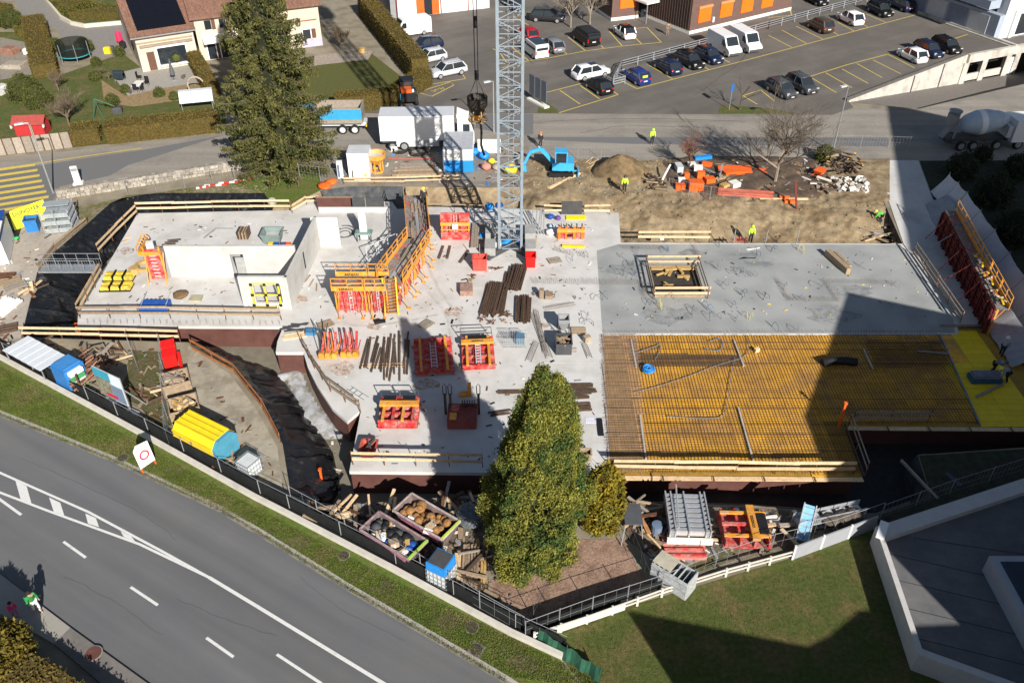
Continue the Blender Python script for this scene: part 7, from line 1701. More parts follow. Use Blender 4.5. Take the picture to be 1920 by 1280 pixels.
# brown hall with orange shutters
bhm = M('brown_cladding',(.135,.083,.068),.8,nz=.12,sc=2); osh = M('orange_shutter',(.85,.16,.012),.55,nz=.05)
bh = T('brown_hall','brown clad hall with bright orange shutters','hall',P(1292,65),R(33.2))
part('wall', MB().bx(0,20,0,16,.45,7.5), bhm, bh); part('plinth', MB().bx(-.05,20.05,-.05,16.05,0,.45), offwhite, bh)
for k in range(4):
    x = 1.3+4.05*k; s_ = part('shutter', MB().bx(x,x+2.3,-.12,-.003,1.3,3.2), osh, bh); part('shutter_box', MB().bx(x-.1,x+2.4,-.22,-.003,3.2,3.5), M('orange_box',(.8,.25,.10),.5), s_)
part('vent', MB().bx(3.9,4.3,-.25,-.01,1.0,1.7), lightgrey, bh)
for k in range(32): part('batten', MB().bx(-.09,-.002,.3+k*.5,.36+k*.5,.46,7.4), M('dark_batten',(.06,.04,.033),.8), bh)
bh2 = T('brown_wing','brown clad hall wing with one orange shutter','hall',P(1146,40),R(20)); part('wall', MB().bx(0,4.2,0,14,.45,6), bhm, bh2); part('plinth', MB().bx(-.05,4.25,-.05,14,0,.45), offwhite, bh2); s_ = part('shutter', MB().bx(1.2,3.6,-.12,-.003,1.6,3.8), osh, bh2); part('shutter_box', MB().bx(1.1,3.7,-.2,-.003,3.8,4.1), M('orange_box',(.8,.25,.10)), s_)
en = T('entrance_canopy','white edged entrance canopy beside the dark hall side','canopy',P(1240,40),R(33)); part('roof', MB().bx(-3,1.5,0,3,2.7,2.95), white, en); part('post', MB().bx(1.2,1.3,.1,.2,0,2.7).bx(-2.8,-2.7,.1,.2,0,2.7), midgrey, en); part('door', MB().bx(-1.5,.5,2.8,2.9,0,2.3), glassm, en)
gh = T('garage_hall','white garage hall with orange framed doors','garage',P(746,35),R(21)); part('wall', MB().bx(0,14,0,12,0,5.5), M('hall_white',(.68,.68,.66),.7,nz=.03), gh)
for x, w in ((3.0,1.0),(4.0,1.2),(5.2,.9)): d_ = part('door', MB().bx(x,x+w,-.06,-.002,.05,3.2), M('door_orange',(.72,.12,.02),.5) if w<1.2 else glassm, gh)
part('door_frame', MB().bx(2.85,3.0,-.09,0,0,3.4).bx(6.1,6.25,-.09,0,0,3.4), M('door_orange',(.72,.12,.02)), gh); part('roller_door', MB().bx(6.6,10.6,-.05,-.002,.05,3.6), white, gh); part('door_edge', MB().bx(6.45,6.6,-.08,-.003,0,3.6).bx(10.6,10.75,-.08,-.003,0,3.6), M('dark_red_edge',(.2,.03,.03),.6), gh); part('corner', MB().bx(-.9,-.0,.3,12,0,4.5), midgrey, gh); part('downpipe', MB().bx(-.08,.05,-.1,-.002,0,5.5), M('dark_red_edge',(.2,.03,.03)), gh)
wb = T('white_block','white block with dark balcony recesses at the top right','building',P(1871,74),R(25))
part('wall', MB().bx(0,26,0,1.5,0,9), M('block_white',(.62,.64,.67),.6,nz=.04), wb); part('side_wall', MB().bx(-1.0,0,0,26,0,3.2).bx(-2.4,-.4,1.0,26,3.9,5.0), M('block_blue',(.32,.37,.45),.6,nz=.08), wb); part('recess', MB().bx(-.9,-.2,1.4,26,5.0,7.2), M('recess_dark',(.05,.055,.065),.6), wb); part('roof_edge', MB().bx(-2.6,26,0.2,26.2,7.2,9.2), M('block_white',(.62,.64,.67)), wb)
for k in range(6): part('garage_panel', MB().bx(-1.06,-1.002,1.5+k*3.6,4.7+k*3.6,.1,2.8), M('panel_blue',(.18,.22,.29),.5) if k%2 else lightgrey, wb)
part('opening', MB().bx(3.0,9,-.04,-.002,.2,3.0), glassm, wb); part('corner_post', MB().bx(1.6,2.0,-.3,-.003,0,3.6), white, wb)
sheet('block_forecourt',[(1745,12),(1870,74),(1985,60),(1985,20),(1870,70)],.010,M('forecourt',(.24,.22,.2),.9,nz=.15))
pw = T('parapet','low concrete parapet between parking deck and white block','parapet',P(1722,26)); q = P(1905,90)-P(1722,26); part('wall', MB().beam((0,0,.2),(q.x,q.y,.2),.5,.4), stained, pw); part('kerb_stone', MB().beam((q.x*.15,q.y*.15-.8,.08),(q.x*.95,q.y*.95-.8,.08),.3,.16), stained, pw)
# railing of the middle parking row
rl = T('parking_railing','long galvanised railing behind the middle parking row','railing',P(1150,158))
q = [P(1150,158),P(1165,130),P(1440,55),P(1625,4)]
for a, b in zip(q, q[1:]):
    a2, b2 = a-q[0], b-q[0]; n = max(1,int((b-a).length/2.5))
    for z in (.45,.75,1.05): part('bar', MB().beam(a2+Vector((0,0,z)), b2+Vector((0,0,z)), .07, .09), galv, rl)
    for k in range(n+1): c = a2.lerp(b2,k/n); part('post', MB().beam(c, c+Vector((0,0,1.1)), .09,.09,(0,1,0)), galv, rl)
tc = T('trolley_cage','grey barred trolley cage at the railing end','cage',P(1160,160),R(33)); mb = MB()
for z in (.3,.6,.9): mb.beam((-.9,0,z),(.9,0,z),.08,.12).beam((.9,0,z),(.9,1.6,z),.08,.12).beam((-.9,0,z),(-.9,1.6,z),.08,.12)
for x in (-.9,.9): mb.beam((x,0,0),(x,0,1),.1,.1,(0,1,0)).beam((x,1.6,0),(x,1.6,1),.1,.1,(0,1,0))
part('bars', mb, galv, tc)
# ---------------------------------------------------------------- front boundary: low wall, screens, fences
fw = T('boundary_wall','long low white wall along the grass verge','wall')
q = wl[:-1]+[wl[-1]]; a_, b_ = offs(q,0), offs(q,.26)
for i in range(len(q)-1): part('wall_body', MB().prism([a_[i],a_[i+1],b_[i+1],b_[i]],0,.38), M('wall_white',(.56,.53,.47),.85,nz=.1,sc=2,c2=(.42,.40,.35),c2sc=.8,c2lo=.55,c2hi=.75), fw)
screen = M('screen_black',(.012,.014,.014),.8,nz=.3); 
fs_ = T('screen_fence','dark screened mesh fence behind the long low white wall','fence'); c = offs(q,.62)
for i in range(len(c)-1):
    L = (c[i+1]-c[i]).length; n = max(1,int(L/2.6))
    for k in range(n):
        a, b = c[i].lerp(c[i+1],k/n), c[i].lerp(c[i+1],(k+.985)/n); part('screen_panel', MB().beam(a+Vector((0,0,.5)), b+Vector((0,0,.5)), .03, .95), screen, fs_)
        part('post', MB().tube(a+Vector((0,-.05,0)), a+Vector((0,-.05,1.25)), .028, 5), midgrey, fs_)
    part('top_wire', MB().tube(c[i]+Vector((0,0,1.2)), c[i+1]+Vector((0,0,1.2)), .015, 3), midgrey, fs_)
def meshfence(lab, px, h=1.8, pw=2.4, bars=.3, m=galv, screenh=0, rail_m=None, pr=.024):
    pts = PL(px); t = T('mesh_fence', lab, 'fence', pts[0]); o = pts[0]
    for i in range(len(pts)-1):
        a0, b0 = pts[i]-o, pts[i+1]-o; L = (b0-a0).length; n = max(1,round(L/pw))
        for k in range(n):
            a, b = a0.lerp(b0,k/n), a0.lerp(b0,(k+.98)/n); mb = MB(); m_ = max(2,int((b-a).length/bars))
            for j in range(m_+1): c = a.lerp(b,j/m_); mb.tube(c+Vector((0,0,.1)), c+Vector((0,0,h)), .005, 3, cap=False)
            for z in (.12,h*.5,h): mb.tube(a+Vector((0,0,z)), b+Vector((0,0,z)), .006 if z<h else .016, 3, cap=False)
            part('mesh_panel', mb, rail_m or m, t)
            part('post', MB().tube(a, a+Vector((0,0,h+.1)), pr, 5), m, t)
            if screenh: part('screen_panel', MB().beam(a+Vector((0,.05,screenh/2)), b+Vector((0,.05,screenh/2)), .025, screenh), screen, t)
    return t
meshfence('grey mesh fence panels in front of the rubbish skips',[(548,944),(650,1000),(790,1072),(900,1142),(985,1190)],1.5,bars=.7,m=midgrey)
meshfence('mesh fence with dark screen in front of the mulch bed',[(985,1196),(1110,1150),(1240,1108)],1.4,screenh=.9,m=midgrey,bars=.6)
meshfence('mesh fence before the trestles and the red stack',[(1240,1108),(1340,1066),(1445,1032),(1560,1004),(1650,972)],1.4,m=midgrey,bars=.6)
meshfence('thin mesh fence round the mulch bed',[(1000,1163),(1060,1030)],1.2,bars=.6,m=darkgrey); meshfence('thin mesh fence right of the mulch bed',[(1180,1010),(1215,1098)],1.2,bars=.6,m=darkgrey)
meshfence('mesh fence in the shaded ground above the terrace wall',[(1650,972),(1780,925),(1925,880)],1.2,m=midgrey)
meshfence('mesh fence along the stone wall and spruce',[(240,366),(400,346),(525,330),(640,345)],1.5,m=midgrey); meshfence('mesh fence in front of the planting bed',[(1252,362),(1330,378),(1400,385)],1.5)
meshfence('mesh fence along the back street behind the bare tree',[(1040,300),(1170,300)],1.4,m=midgrey); meshfence('mesh fence in the front yard between rack and skip',[(305,660),(312,740),(318,835)],1.6,m=galv)
meshfence('mesh fence beside the billboard in the front yard',[(245,655),(262,700)],1.6); meshfence('street mesh fence right of the bare tree',[(1560,276),(1665,278),(1740,281)],1.3,m=galv)
wfc = T('rail_fence','white post and rail fence along the side lawn','fence',P(1002,1200)); q = [p-P(1002,1200) for p in PL([(1002,1200),(1100,1168),(1240,1118),(1360,1080),(1482,1047)])]
cream = M('cream_rail',(.60,.56,.49),.7,nz=.1)
for a, b in zip(q, q[1:]):
    n = max(1,round((b-a).length/1.6))
    for z in (.3,.58): part('rail', MB().beam(a+Vector((0,0,z)), b+Vector((0,0,z)), .05, .09), cream, wfc)
    for k in range(n): c = a.lerp(b,k/n); part('post', MB().beam(c, c+Vector((0,0,.68)), .12,.12,(0,1,0)), cream, wfc)
part('sheet_board', MB().beam(q[0].lerp(q[1],.3)+Vector((0,-.06,.35)), q[1].lerp(q[2],.5)+Vector((0,-.06,.35)), .04, .5), cream, wfc)
pf = T('panel_fence','pale solid panel fence between rail fence and terrace','fence',P(1485,1048)); q1 = P(1640,990)-P(1485,1048)
for k in range(3): part('panel', MB().beam(q1*(k/3)+Vector((0,0,.55)), q1*((k+.96)/3)+Vector((0,0,.55)), .08, 1.1), M('panel_pale',(.30,.31,.33),.6,nz=.05), pf); part('post', MB().beam(q1*(k/3), q1*(k/3)+Vector((0,0,1.15)), .1,.1,(0,1,0)), offwhite, pf)
gn = T('green_net','dark green windbreak net sagging by the wall end','net',P(1008,1205)); q1 = P(1122,1278)-P(1008,1205); mb = MB()
for k in range(14):
    c = q1*(k/13); s = .12*math.sin(k*1.9); mb.v += [(c.x, c.y+s, .02),(c.x+.1, c.y+.25+s*.6, .75+.1*math.sin(k*1.1))]
mb.f = [(2*k,2*k+2,2*k+3,2*k+1) for k in range(13)]; part('net', mb, M('net_green',(.02,.085,.05),.8,nz=.3), gn)
for k in (0,6,13): c = q1*(k/13); part('post', MB().tube(c, c+Vector((.1,.25,1.0)), .03, 5), M('post_green',(.02,.07,.05),.6), gn)
# terrace of the neighbouring building
tz = 1.0
te = T('roof_terrace','dark roof terrace with pale parapets at the bottom right','terrace'); TP = [P(1642,987,1.35),P(1975,878,1.35),P(1975,1318,1.35),P(1722,1226,1.35)]
TP = [Vector((p.x,p.y,tz)) for p in TP]
tfm = M('terrace_felt',(.12,.12,.125),.9,nz=.12,sc=1.5,c2=(.145,.14,.14),c2sc=.4); ppm = M('parapet_pale',(.50,.485,.47),.8,nz=.08)
tin = [TP[0]+Vector((.3,-.3,0)), TP[1]+Vector((0,-.3,0)), TP[2], TP[3]+Vector((.3,.3,0))]
part('floor', MB().prism([TP[0]+Vector((.1,-.1,0)),TP[1],TP[2],TP[3]+Vector((.1,.1,0))],-.3,tz), tfm, te)
for a, b, w in ((TP[0],TP[1],.85),(TP[3],TP[0],.28),(TP[2],TP[3],.4)):
    s = (b-a).normalized(); nn = Vector((s.y,-s.x,0)); nn = nn if (Vector((28,28,0))-a).dot(nn) > 0 else -nn
    part('parapet', MB().prism([a, b, b+nn*w, a+nn*w], -.31, 1.35 if w != .28 else 1.348), ppm, te)
part('corner_coping', MB().box((*(TP[0]+Vector((.25,-.3,0))).xy,1.42),(.45,1.3,.14),R(-30)), white, te); part('felt_seam', MB().beam(TP[0]+Vector((2,-.5,.006)), TP[0]+Vector((8.5,-1.8,.006)), .06,.012), darkgrey, te)
sk = T('roof_light','pale glazed roof light box on the dark terrace','roof light',P(1895,1110,tz)); part('box', MB().bx(-.9,3,-4.2,1.4,0,1.2), M('rooflight_pale',(.34,.36,.40),.6,nz=.05), sk); part('glass', MB().bx(-.5,2.8,-3.8,1.0,1.202,1.25), M('dark_pane',(.03,.04,.06),.15), sk)
lump('hose_reel','small green hose reel at the terrace corner',1722,1250,.22,M('reel_green',(.02,.25,.16),.5),0,.6,'reel')
for k in range(2): solo('pit_plank',['left long plank leaning in the dark pit corner','right dark plank leaning in the dark pit corner'][k],'plank',MB().beam((0,0,0),(-.9+.2*k,3.4,-.2),.14,.16) if k==0 else MB().beam((0,0,0),(-.8,2.2,-.1),.3,.08),greywood if k==0 else M('slate_board',(.05,.055,.09),.6),P(1758+44*k,935-24*k))
# concrete strip and the tarpaulin fence at the right
struct('concrete_strip', MB().prism(PL([(1640,301),(1722,301),(1779,455),(1848,600),(1872,612),(1797,612),(1694,457)]),-.35,.02), concrete)
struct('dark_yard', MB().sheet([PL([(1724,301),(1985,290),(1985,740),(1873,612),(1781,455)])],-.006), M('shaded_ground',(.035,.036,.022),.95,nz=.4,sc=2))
tf_ = T('tarpaulin_fence','grey tarpaulin fence of sagging sheets along the right edge','fence'); q = PL([(1768,362),(1800,398),(1850,470),(1905,560),(1965,650)])
tpm = M('grey_tarp',(.52,.54,.58),.6,nz=.08,sc=1.5)
for i in range(len(q)-1):
    a, b = q[i], q[i+1]; n = 2
    for k in range(n):
        mb = MB(); vs = []; m_ = 10
        for j in range(m_+1):
            c = a.lerp(b,(k+j/m_*.985)/n); sag = math.sin(math.pi*j/m_)
            for s in range(7):
                z = .15+1.9*s/6-.16*sag*(s/6); bl = .22*sag*math.sin(math.pi*s/6)+.06*mnoise.noise(Vector((c.y*2,s*.6,i)))
                vs.append((c.x-bl-1.25*(1-s/6)**1.3, c.y, z))
        part('tarp_sheet', MB().add(vs,[(j*7+s,(j+1)*7+s,(j+1)*7+s+1,j*7+s+1) for j in range(m_) for s in range(6)]), tpm, tf_, True)
        c = a.lerp(b,k/n); part('post', MB().tube(c+Vector((.06,0,0)), c+Vector((.06,0,2.15)), .035,5), galv, tf_)
tf2 = T('lower_tarpaulin','darker slumped tarpaulin in front of the grey fence','tarpaulin'); q = PL([(1775,385),(1830,490),(1895,610),(1950,690)]); vs = []
for k in range(41):
    f = k/40*(len(q)-1); i = min(int(f),len(q)-2); c = q[i].lerp(q[i+1],f-i)
    for s in range(5): vs.append((c.x-2.0+.45*s+.12*mnoise.noise(Vector((k*.4,s,0))), c.y, .06+.28*s+.18*mnoise.noise(Vector((k*.5,s*.8,3)))))
part('sheet', MB().add(vs,[(k*5+s,(k+1)*5+s,(k+1)*5+s+1,k*5+s+1) for k in range(40) for s in range(4)]), M('slate_tarp',(.30,.31,.34),.6,nz=.15), tf2, True)
# neighbouring blocks beyond the picture edge that throw the large shadows
def block(lab, pts, h):
    t = T('apartment_block', lab, 'building', pts[0]); o = pts[0]; pp = [p-o for p in pts]
    part('wall', MB().prism(pp,0,h), M('block_render',(.45,.44,.42),.85,nz=.06), t); part('roof_slab', MB().prism(inset(pp,-.0),h+.002,h+.06), midgrey, t)
    A = sum(pp[i].x*pp[(i+1)%len(pp)].y-pp[(i+1)%len(pp)].x*pp[i].y for i in range(len(pp))); wm_ = MB(); fm_ = MB()
    for i in range(len(pp)):
        a, b = (pp[i],pp[(i+1)%len(pp)]) if A > 0 else (pp[(i+1)%len(pp)],pp[i]); L = (b-a).length; u = (b-a).normalized(); nn = Vector((u.y,-u.x,0))
        for z in np.arange(1.0,h-1.5,2.9):
            for k in range(int(L/3)):
                c = a+u*(1.5+3*k)+nn*.01+Vector((0,0,float(z)+.6)); wm_.beam(c-u*.6,c+u*.6,.04,1.3); fm_.beam(c-u*.75-Vector((0,0,.72)),c+u*.75-Vector((0,0,.72)),.16,.08)
    w_ = part('window', wm_, glassm, t, stuff=True); part('sill', fm_, white, t, stuff=True); return t
k_ = math.tan(SUN_EL); ds = Vector((math.sin(SUN_AZ),-math.cos(SUN_AZ),0))
def caster(px, py, t_): p = P(px,py); return p + ds*t_
a = caster(1590,549,28); b = P(1520,785) + Vector((.0,0,0)) + ds*28
e = Vector((math.cos(R(-23)),math.sin(R(-23)),0))
b1 = Vector((19.4,42.3,0))+ds*28; b2 = Vector((19.2,33.4,0))+ds*28
block('apartment block just outside the right picture edge', [b2, b1, a, a+e*13, b2+e*13], 28*k_)
a = caster(1663,194,45); b = P(1704,470)+ds*45; e = Vector((.81,-.58,0))
block('taller apartment block beyond the right picture edge', [b, a, a+e*18, b+e*18], 45*k_)
a = caster(1176,1146,20); b = a + (P(1515,1212)-P(1176,1146))*1.6
block('house block behind the camera at the side lawn', [a] + [Vector((x,y,0))+ds*20 for x,y in ((14.9,25.1),(16.2,25.7),(18.2,27.2),(27,27.6),(31,16))] + [a+Vector((5,-11,0))], 20*k_)
# ---------------------------------------------------------------- grass blades on the verge and lawns
def blades(name, px, n, z, mat, h=.12):
    pts = PL(px); xs = [p.x for p in pts]; ys = [p.y for p in pts]; c = []
    while len(c) < n:
        x, y = random.uniform(min(xs),max(xs)), random.uniform(min(ys),max(ys))
        if inpoly(x,y,pts): c.append((x,y,z+h*.5))
    o = leaves(name, np.array(c), h*.62, mat, None, asp=.22, droop=1.2); o['kind'] = 'stuff'; return o
bl1 = leafm('grass_blade',(.10,.13,.022),.5,(.15,.14,.05))
blades('verge_grass',[(-20,690),(0,690),(265,835),(475,952),(730,1086),(1045,1240),(1150,1300),(960,1272),(870,1220),(655,1096),(480,988),(215,857),(0,770),(-20,765)],60000,.085,bl1,.085)
blades('lawn_grass_blades',[(1052,1224),(1100,1172),(1480,1060),(1640,1000),(1716,1230),(1780,1290),(1100,1290)],42000,.0,leafm('lawn_blade',(.078,.098,.022),.5,(.15,.12,.048)),.055)
# ---------------------------------------------------------------- people
def figure(pose):
    J = {'pelvis':(0,0,.93),'waist':(0,0,1.1),'chest':(.0,0,1.32),'neck':(.01,0,1.47),'head':(.03,0,1.60),'crown':(.03,0,1.72),
         'ls':(0,.19,1.42),'rs':(0,-.19,1.42),'le':(-.05,.26,1.14),'re':(.06,-.26,1.14),'lh':(.08,.27,.90),'rh':(.2,-.25,.94),'lf':(.15,.28,.83),'rf':(.27,-.24,.87),
         'lp':(0,.10,.9),'rp':(0,-.10,.9),'lk':(.12,.11,.50),'rk':(-.02,-.11,.50),'la':(.06,.11,.09),'ra':(-.24,-.11,.12),'lt':(.24,.12,.04),'rt':(-.08,-.12,.03)}
    if pose == 'stand': J.update(lk=(.02,.11,.5),rk=(.02,-.11,.5),la=(0,.12,.09),ra=(0,-.12,.09),lt=(.18,.13,.04),rt=(.18,-.13,.04))
    if pose == 'bend':
        J.update(waist=(.1,0,1.04),chest=(.32,0,1.1),neck=(.46,0,1.13),head=(.58,0,1.14),crown=(.68,0,1.17),ls=(.38,.19,1.1),rs=(.38,-.19,1.1),le=(.44,.24,.82),re=(.46,-.24,.82),lh=(.55,.2,.58),rh=(.58,-.2,.58),lf=(.6,.17,.5),rf=(.63,-.17,.5),
                 lk=(.1,.13,.5),rk=(.06,-.13,.5),la=(-.05,.14,.09),ra=(-.15,-.14,.09),lt=(.13,.15,.04),rt=(.03,-.15,.04))
    def grow(names, edges, rad, sub=1):
        me = bpy.data.meshes.new('b'); idx = {n:i for i,n in enumerate(names)}
        me.from_pydata([J[n] for n in names],[(idx[a],idx[b]) for a,b in edges],[]); o = bpy.data.objects.new('b',me); COL.objects.link(o)
        o.modifiers.new('s','SKIN'); m2 = o.modifiers.new('d','SUBSURF'); m2.levels = sub; m2.render_levels = sub
        for i,n in enumerate(names): me.skin_vertices[0].data[i].radius = (rad[n],rad[n]*(1.25 if n in ('chest','waist','pelvis') else 1)) if 0 else (rad[n],rad[n])
        me.skin_vertices[0].data[0].use_root = True
        dg = bpy.context.evaluated_depsgraph_get(); r = bpy.data.meshes.new_from_object(o.evaluated_get(dg)); bpy.data.objects.remove(o)
        r.polygons.foreach_set('use_smooth',[True]*len(r.polygons)); return r
    rb = dict(pelvis=.13,waist=.12,chest=.14,neck=.06,head=.105,crown=.08,ls=.06,rs=.06,le=.045,re=.045,lh=.036,rh=.036,lf=.03,rf=.03,lp=.09,rp=.09,lk=.06,rk=.06,la=.045,ra=.045,lt=.04,rt=.04)
    E = [('pelvis','waist'),('waist','chest'),('chest','neck'),('neck','head'),('head','crown'),('chest','ls'),('ls','le'),('le','lh'),('lh','lf'),('chest','rs'),('rs','re'),('re','rh'),('rh','rf'),('pelvis','lp'),('lp','lk'),('lk','la'),('la','lt'),('pelvis','rp'),('rp','rk'),('rk','ra'),('ra','rt')]
    body = grow(list(rb), E, rb)
    tn = ['pelvis','lp','lk','la','rp','rk','ra']; tr_ = grow(tn,[('pelvis','lp'),('lp','lk'),('lk','la'),('pelvis','rp'),('rp','rk'),('rk','ra')],{n:rb[n]+.022 for n in tn})
    jn = ['chest','waist','pelvis','ls','le','lh','rs','re','rh']; jk = grow(jn,[('chest','waist'),('waist','pelvis'),('chest','ls'),('ls','le'),('le','lh'),('chest','rs'),('rs','re'),('re','rh')],{n:rb[n]+.03 for n in jn})
    return body, tr_, jk, Vector(J['head']).lerp(Vector(J['crown']),.45)
POSES = {p: figure(p) for p in ('walk','stand','bend')}
skin = M('skin',(.45,.27,.19),.6,nz=.05); hiviz = M('hi_vis',(.50,.85,.04),.6,nz=.05); denim = M('denim',(.04,.06,.12),.8); darkcl = M('dark_cloth',(.025,.027,.032),.9); whitecl = M('white_cloth',(.7,.7,.68),.8)
helm = MB().lathe([(.17,-.02),(.145,.0),(.14,.07),(.10,.13),(.02,.155)],12); hairb = MB().lathe([(.10,-.06),(.135,.0),(.125,.07),(.07,.13),(.01,.14)],10)
def person(lab, px, py, rz, pose, top, legs, hat=None, hair=None, z=0., sc=1.0, group=None, loc=None):
    b, tr_, jk, hd_ = POSES[pose]; t = T('person', lab, 'person', loc or P(px,py,z), rz, group)
    def mk(nm, me, m):
        o = link(nm, me.copy(), t); o.data.materials.clear(); o.data.materials.append(m); return o
    mk('body', b, skin); mk('trousers', tr_, legs); mk('jacket', jk, top)
    part('helmet' if hat else 'hair', helm if hat else hairb, hat or hair or M('dark_hair',(.02,.015,.012),.8), t, True, hd_)
    t.scale = (sc,sc,sc); return t
person('worker in a lime jacket walking below the spoil heap',1170,361,R(-100),'walk',hiviz,darkcl,M('dark_helmet',(.05,.05,.04),.5),z=bank_z(*P(1170,361,-.2).xy))
person('worker in a lime jacket on the back street by the shrub',1222,271,R(-80),'stand',hiviz,darkcl,hiviz)
person('worker in dark clothes and orange helmet by the excavator',1013,277,R(-70),'stand',darkcl,darkcl,M('orange_helmet',(.85,.16,.03),.4))
person('worker in a lime jacket behind the slab edge at red brackets',1406,455,R(-90),'stand',hiviz,darkcl,hiviz,z=-.9)
person('worker in a green jacket bending over scattered battens',1650,420,R(150),'bend',M('green_vest',(.08,.62,.05),.6),darkcl,M('yellow_helmet',(.75,.65,.05),.4),z=-.7)
person('worker in grey shirt standing on the yellow deck',1875,668,R(40),'walk',M('grey_shirt',(.36,.40,.46),.8),darkcl,M('white_helmet',(.7,.7,.7),.4))
person('worker with lime helmet bending over the blue box',1885,716,R(170),'bend',M('blue_shirt',(.22,.26,.38),.8),darkcl,M('lime_helmet',(.65,.75,.08),.4))
person('worker in grey crouched over the far side of the blue box',1858,700,R(-20),'bend',M('slate_shirt',(.13,.16,.22),.8),darkcl,M('slate_helmet',(.08,.09,.12),.4))
person('worker in dark clothes and yellow helmet on the formwork walkway',800,418,R(-90),'walk',darkcl,darkcl,M('lemon_helmet',(.85,.85,.08),.4),loc=Vector((-7.6,66.5,2.51)))
person('woman in green top and white trousers on the pavement',72,1147,R(-35),'walk',M('green_top',(.02,.20,.045),.8),whitecl,z=.12)
person('small child in pink jacket beside the woman on the pavement',32,1156,R(-30),'walk',M('pink_jacket',(.75,.05,.22),.7),M('rose_trousers',(.5,.2,.3),.8),z=.12,sc=.72)
person('person in tan clothes standing at the hall corner',1251,66,R(-90),'stand',M('tan_coat',(.22,.16,.11),.8),M('khaki',(.25,.2,.15),.8))
person('person in blue trousers at the hall entrance',1211,33,R(-120),'walk',darkcl,denim)
bx_ = T('blue_site_box','long blue box of grey cases on the yellow deck','box',P(1822,720)); part('tray', MB().bx(0,2.1,0,.9,.0,.35), M('box_teal',(.03,.09,.15),.6), bx_); part('load', MB().bx(.1,2.0,.1,.8,.352,.6), M('case_grey',(.16,.17,.21),.7,nz=.3), bx_)
solo('grey_board','grey board lying at the back corner of the yellow deck','board',MB().bx(-.6,.5,-1.0,.5,.0,.04),midgrey,P(1876,628,.03)); solo('deck_plank','grey plank lying loose across the rebar and the yellow deck','plank',MB().beam((0,0,.12),(2.2,-.35,.12),.18,.05),greywood,P(1718,660)); solo('deck_plank','grey plank lying along the bare yellow deck front','plank',MB().beam((0,0,.06),(2.4,1.3,.06),.2,.05),greywood,P(1830,745))

# ---------------------------------------------------------------- small litter and wear
sheet('trampled_soil',[(548,947),(650,948),(900,930),(930,1010),(905,1085),(985,1165),(985,1186),(900,1140),(790,1070),(650,998)],-.0085,M('trampled',(.12,.098,.07),.95,nz=.35,sc=3,c2=(.19,.16,.12),c2sc=.8,c2lo=.45,c2hi=.65,bump=1,bsc=7))
sheet('trampled_soil',[(1160,945),(1400,950),(1640,968),(1450,1015),(1240,1060),(1175,1010)],-.0088,MATS['trampled'])
random.seed(77)
LM = {'wood':oldwood,'grey':midgrey,'dark':black,'white':offwhite,'rust':rust,'yellow':yellow,'blue':blue}
def litter(name, px, n, mats, s=(.05,.3), z=.0, lift=.03):
    pts = PL(px); xs = [p.x for p in pts]; ys = [p.y for p in pts]; mbs = {m:MB() for m in mats}; k = 0
    while k < n:
        x, y = random.uniform(min(xs),max(xs)), random.uniform(min(ys),max(ys))
        if not inpoly(x,y,pts): continue
        k += 1; a = random.uniform(*s); mbs[random.choice(mats)].box((x,y,z+lift),(a*random.uniform(1,4),a*random.uniform(.3,1),random.uniform(.02,.06)),random.uniform(0,3.1))
    for m, mb in mbs.items():
        if mb.v: struct(name, mb, LM[m], kind='stuff')
litter('slab_litter',[(570,480),(1110,410),(1120,870),(670,870),(690,770),(580,650),(550,590)],330,('wood','grey','dark','white','rust','grey'),(.03,.14))
litter('slab_litter',[(1130,470),(1690,462),(1780,600),(1135,615)],150,('wood','grey','dark','white','grey','dark','yellow'),(.03,.12),.012)
litter('slab_litter',[(170,570),(270,410),(540,405),(530,570)],110,('wood','grey','dark','white','rust'),(.03,.13))
litter('yard_litter',[(20,640),(330,650),(360,830),(470,880),(430,890),(300,800),(100,710)],170,('wood','grey','dark','rust','wood'),(.06,.28))
litter('yard_litter',[(350,650),(520,840),(530,900),(400,830),(340,740)],40,('wood','grey','rust'),(.05,.2))
litter('yard_litter',[(0,400),(110,390),(100,470),(60,520),(20,640),(0,640)],130,('wood','grey','dark','white','rust'),(.05,.25))
litter('roadside_litter',[(640,280),(985,275),(990,350),(640,345)],260,('wood','grey','dark','white','rust','blue'),(.05,.28))
litter('strip_litter',[(560,950),(900,935),(905,1080),(980,1170),(790,1065)],230,('wood','grey','dark','white','rust','wood'),(.06,.35))
litter('strip_litter',[(1170,950),(1620,970),(1440,1010),(1230,1070)],200,('wood','grey','dark','white','rust','wood'),(.06,.3))
litter('bed_litter',[(1250,310),(1540,300),(1560,350),(1430,375),(1280,362)],160,('wood','grey','dark','white','rust','wood'),(.06,.3),.12)
litter('pit_litter',[(560,700),(620,780),(640,900),(600,930),(590,850),(560,760)],40,('wood','white','rust'),(.05,.2),ZF)
def clods(name, px, n, m, r=(.05,.2), z=0.):
    pts = PL(px); xs = [p.x for p in pts]; ys = [p.y for p in pts]; mb = MB(); k = 0
    while k < n:
        x, y = random.uniform(min(xs),max(xs)), random.uniform(min(ys),max(ys))
        if not inpoly(x,y,pts): continue
        k += 1; a = random.uniform(*r)*random.random()**.6; mb.lathe([(a*.2,-a*.5),(a,-a*.1),(a*.7,a*.45),(a*.1,a*.6)],5,(x,y,bank_z(x,y,z)+a*.2),closed=False)
    struct(name, mb, m, kind='stuff')
clods('soil_clods',[(1000,345),(1250,360),(1400,385),(1640,372),(1690,452),(1170,450),(1150,395),(1010,370)],420,soil,(.04,.17),-.45)
clods('soil_clods',[(1000,300),(1240,300),(1250,360),(1000,350)],420,soil,(.05,.18),.05)
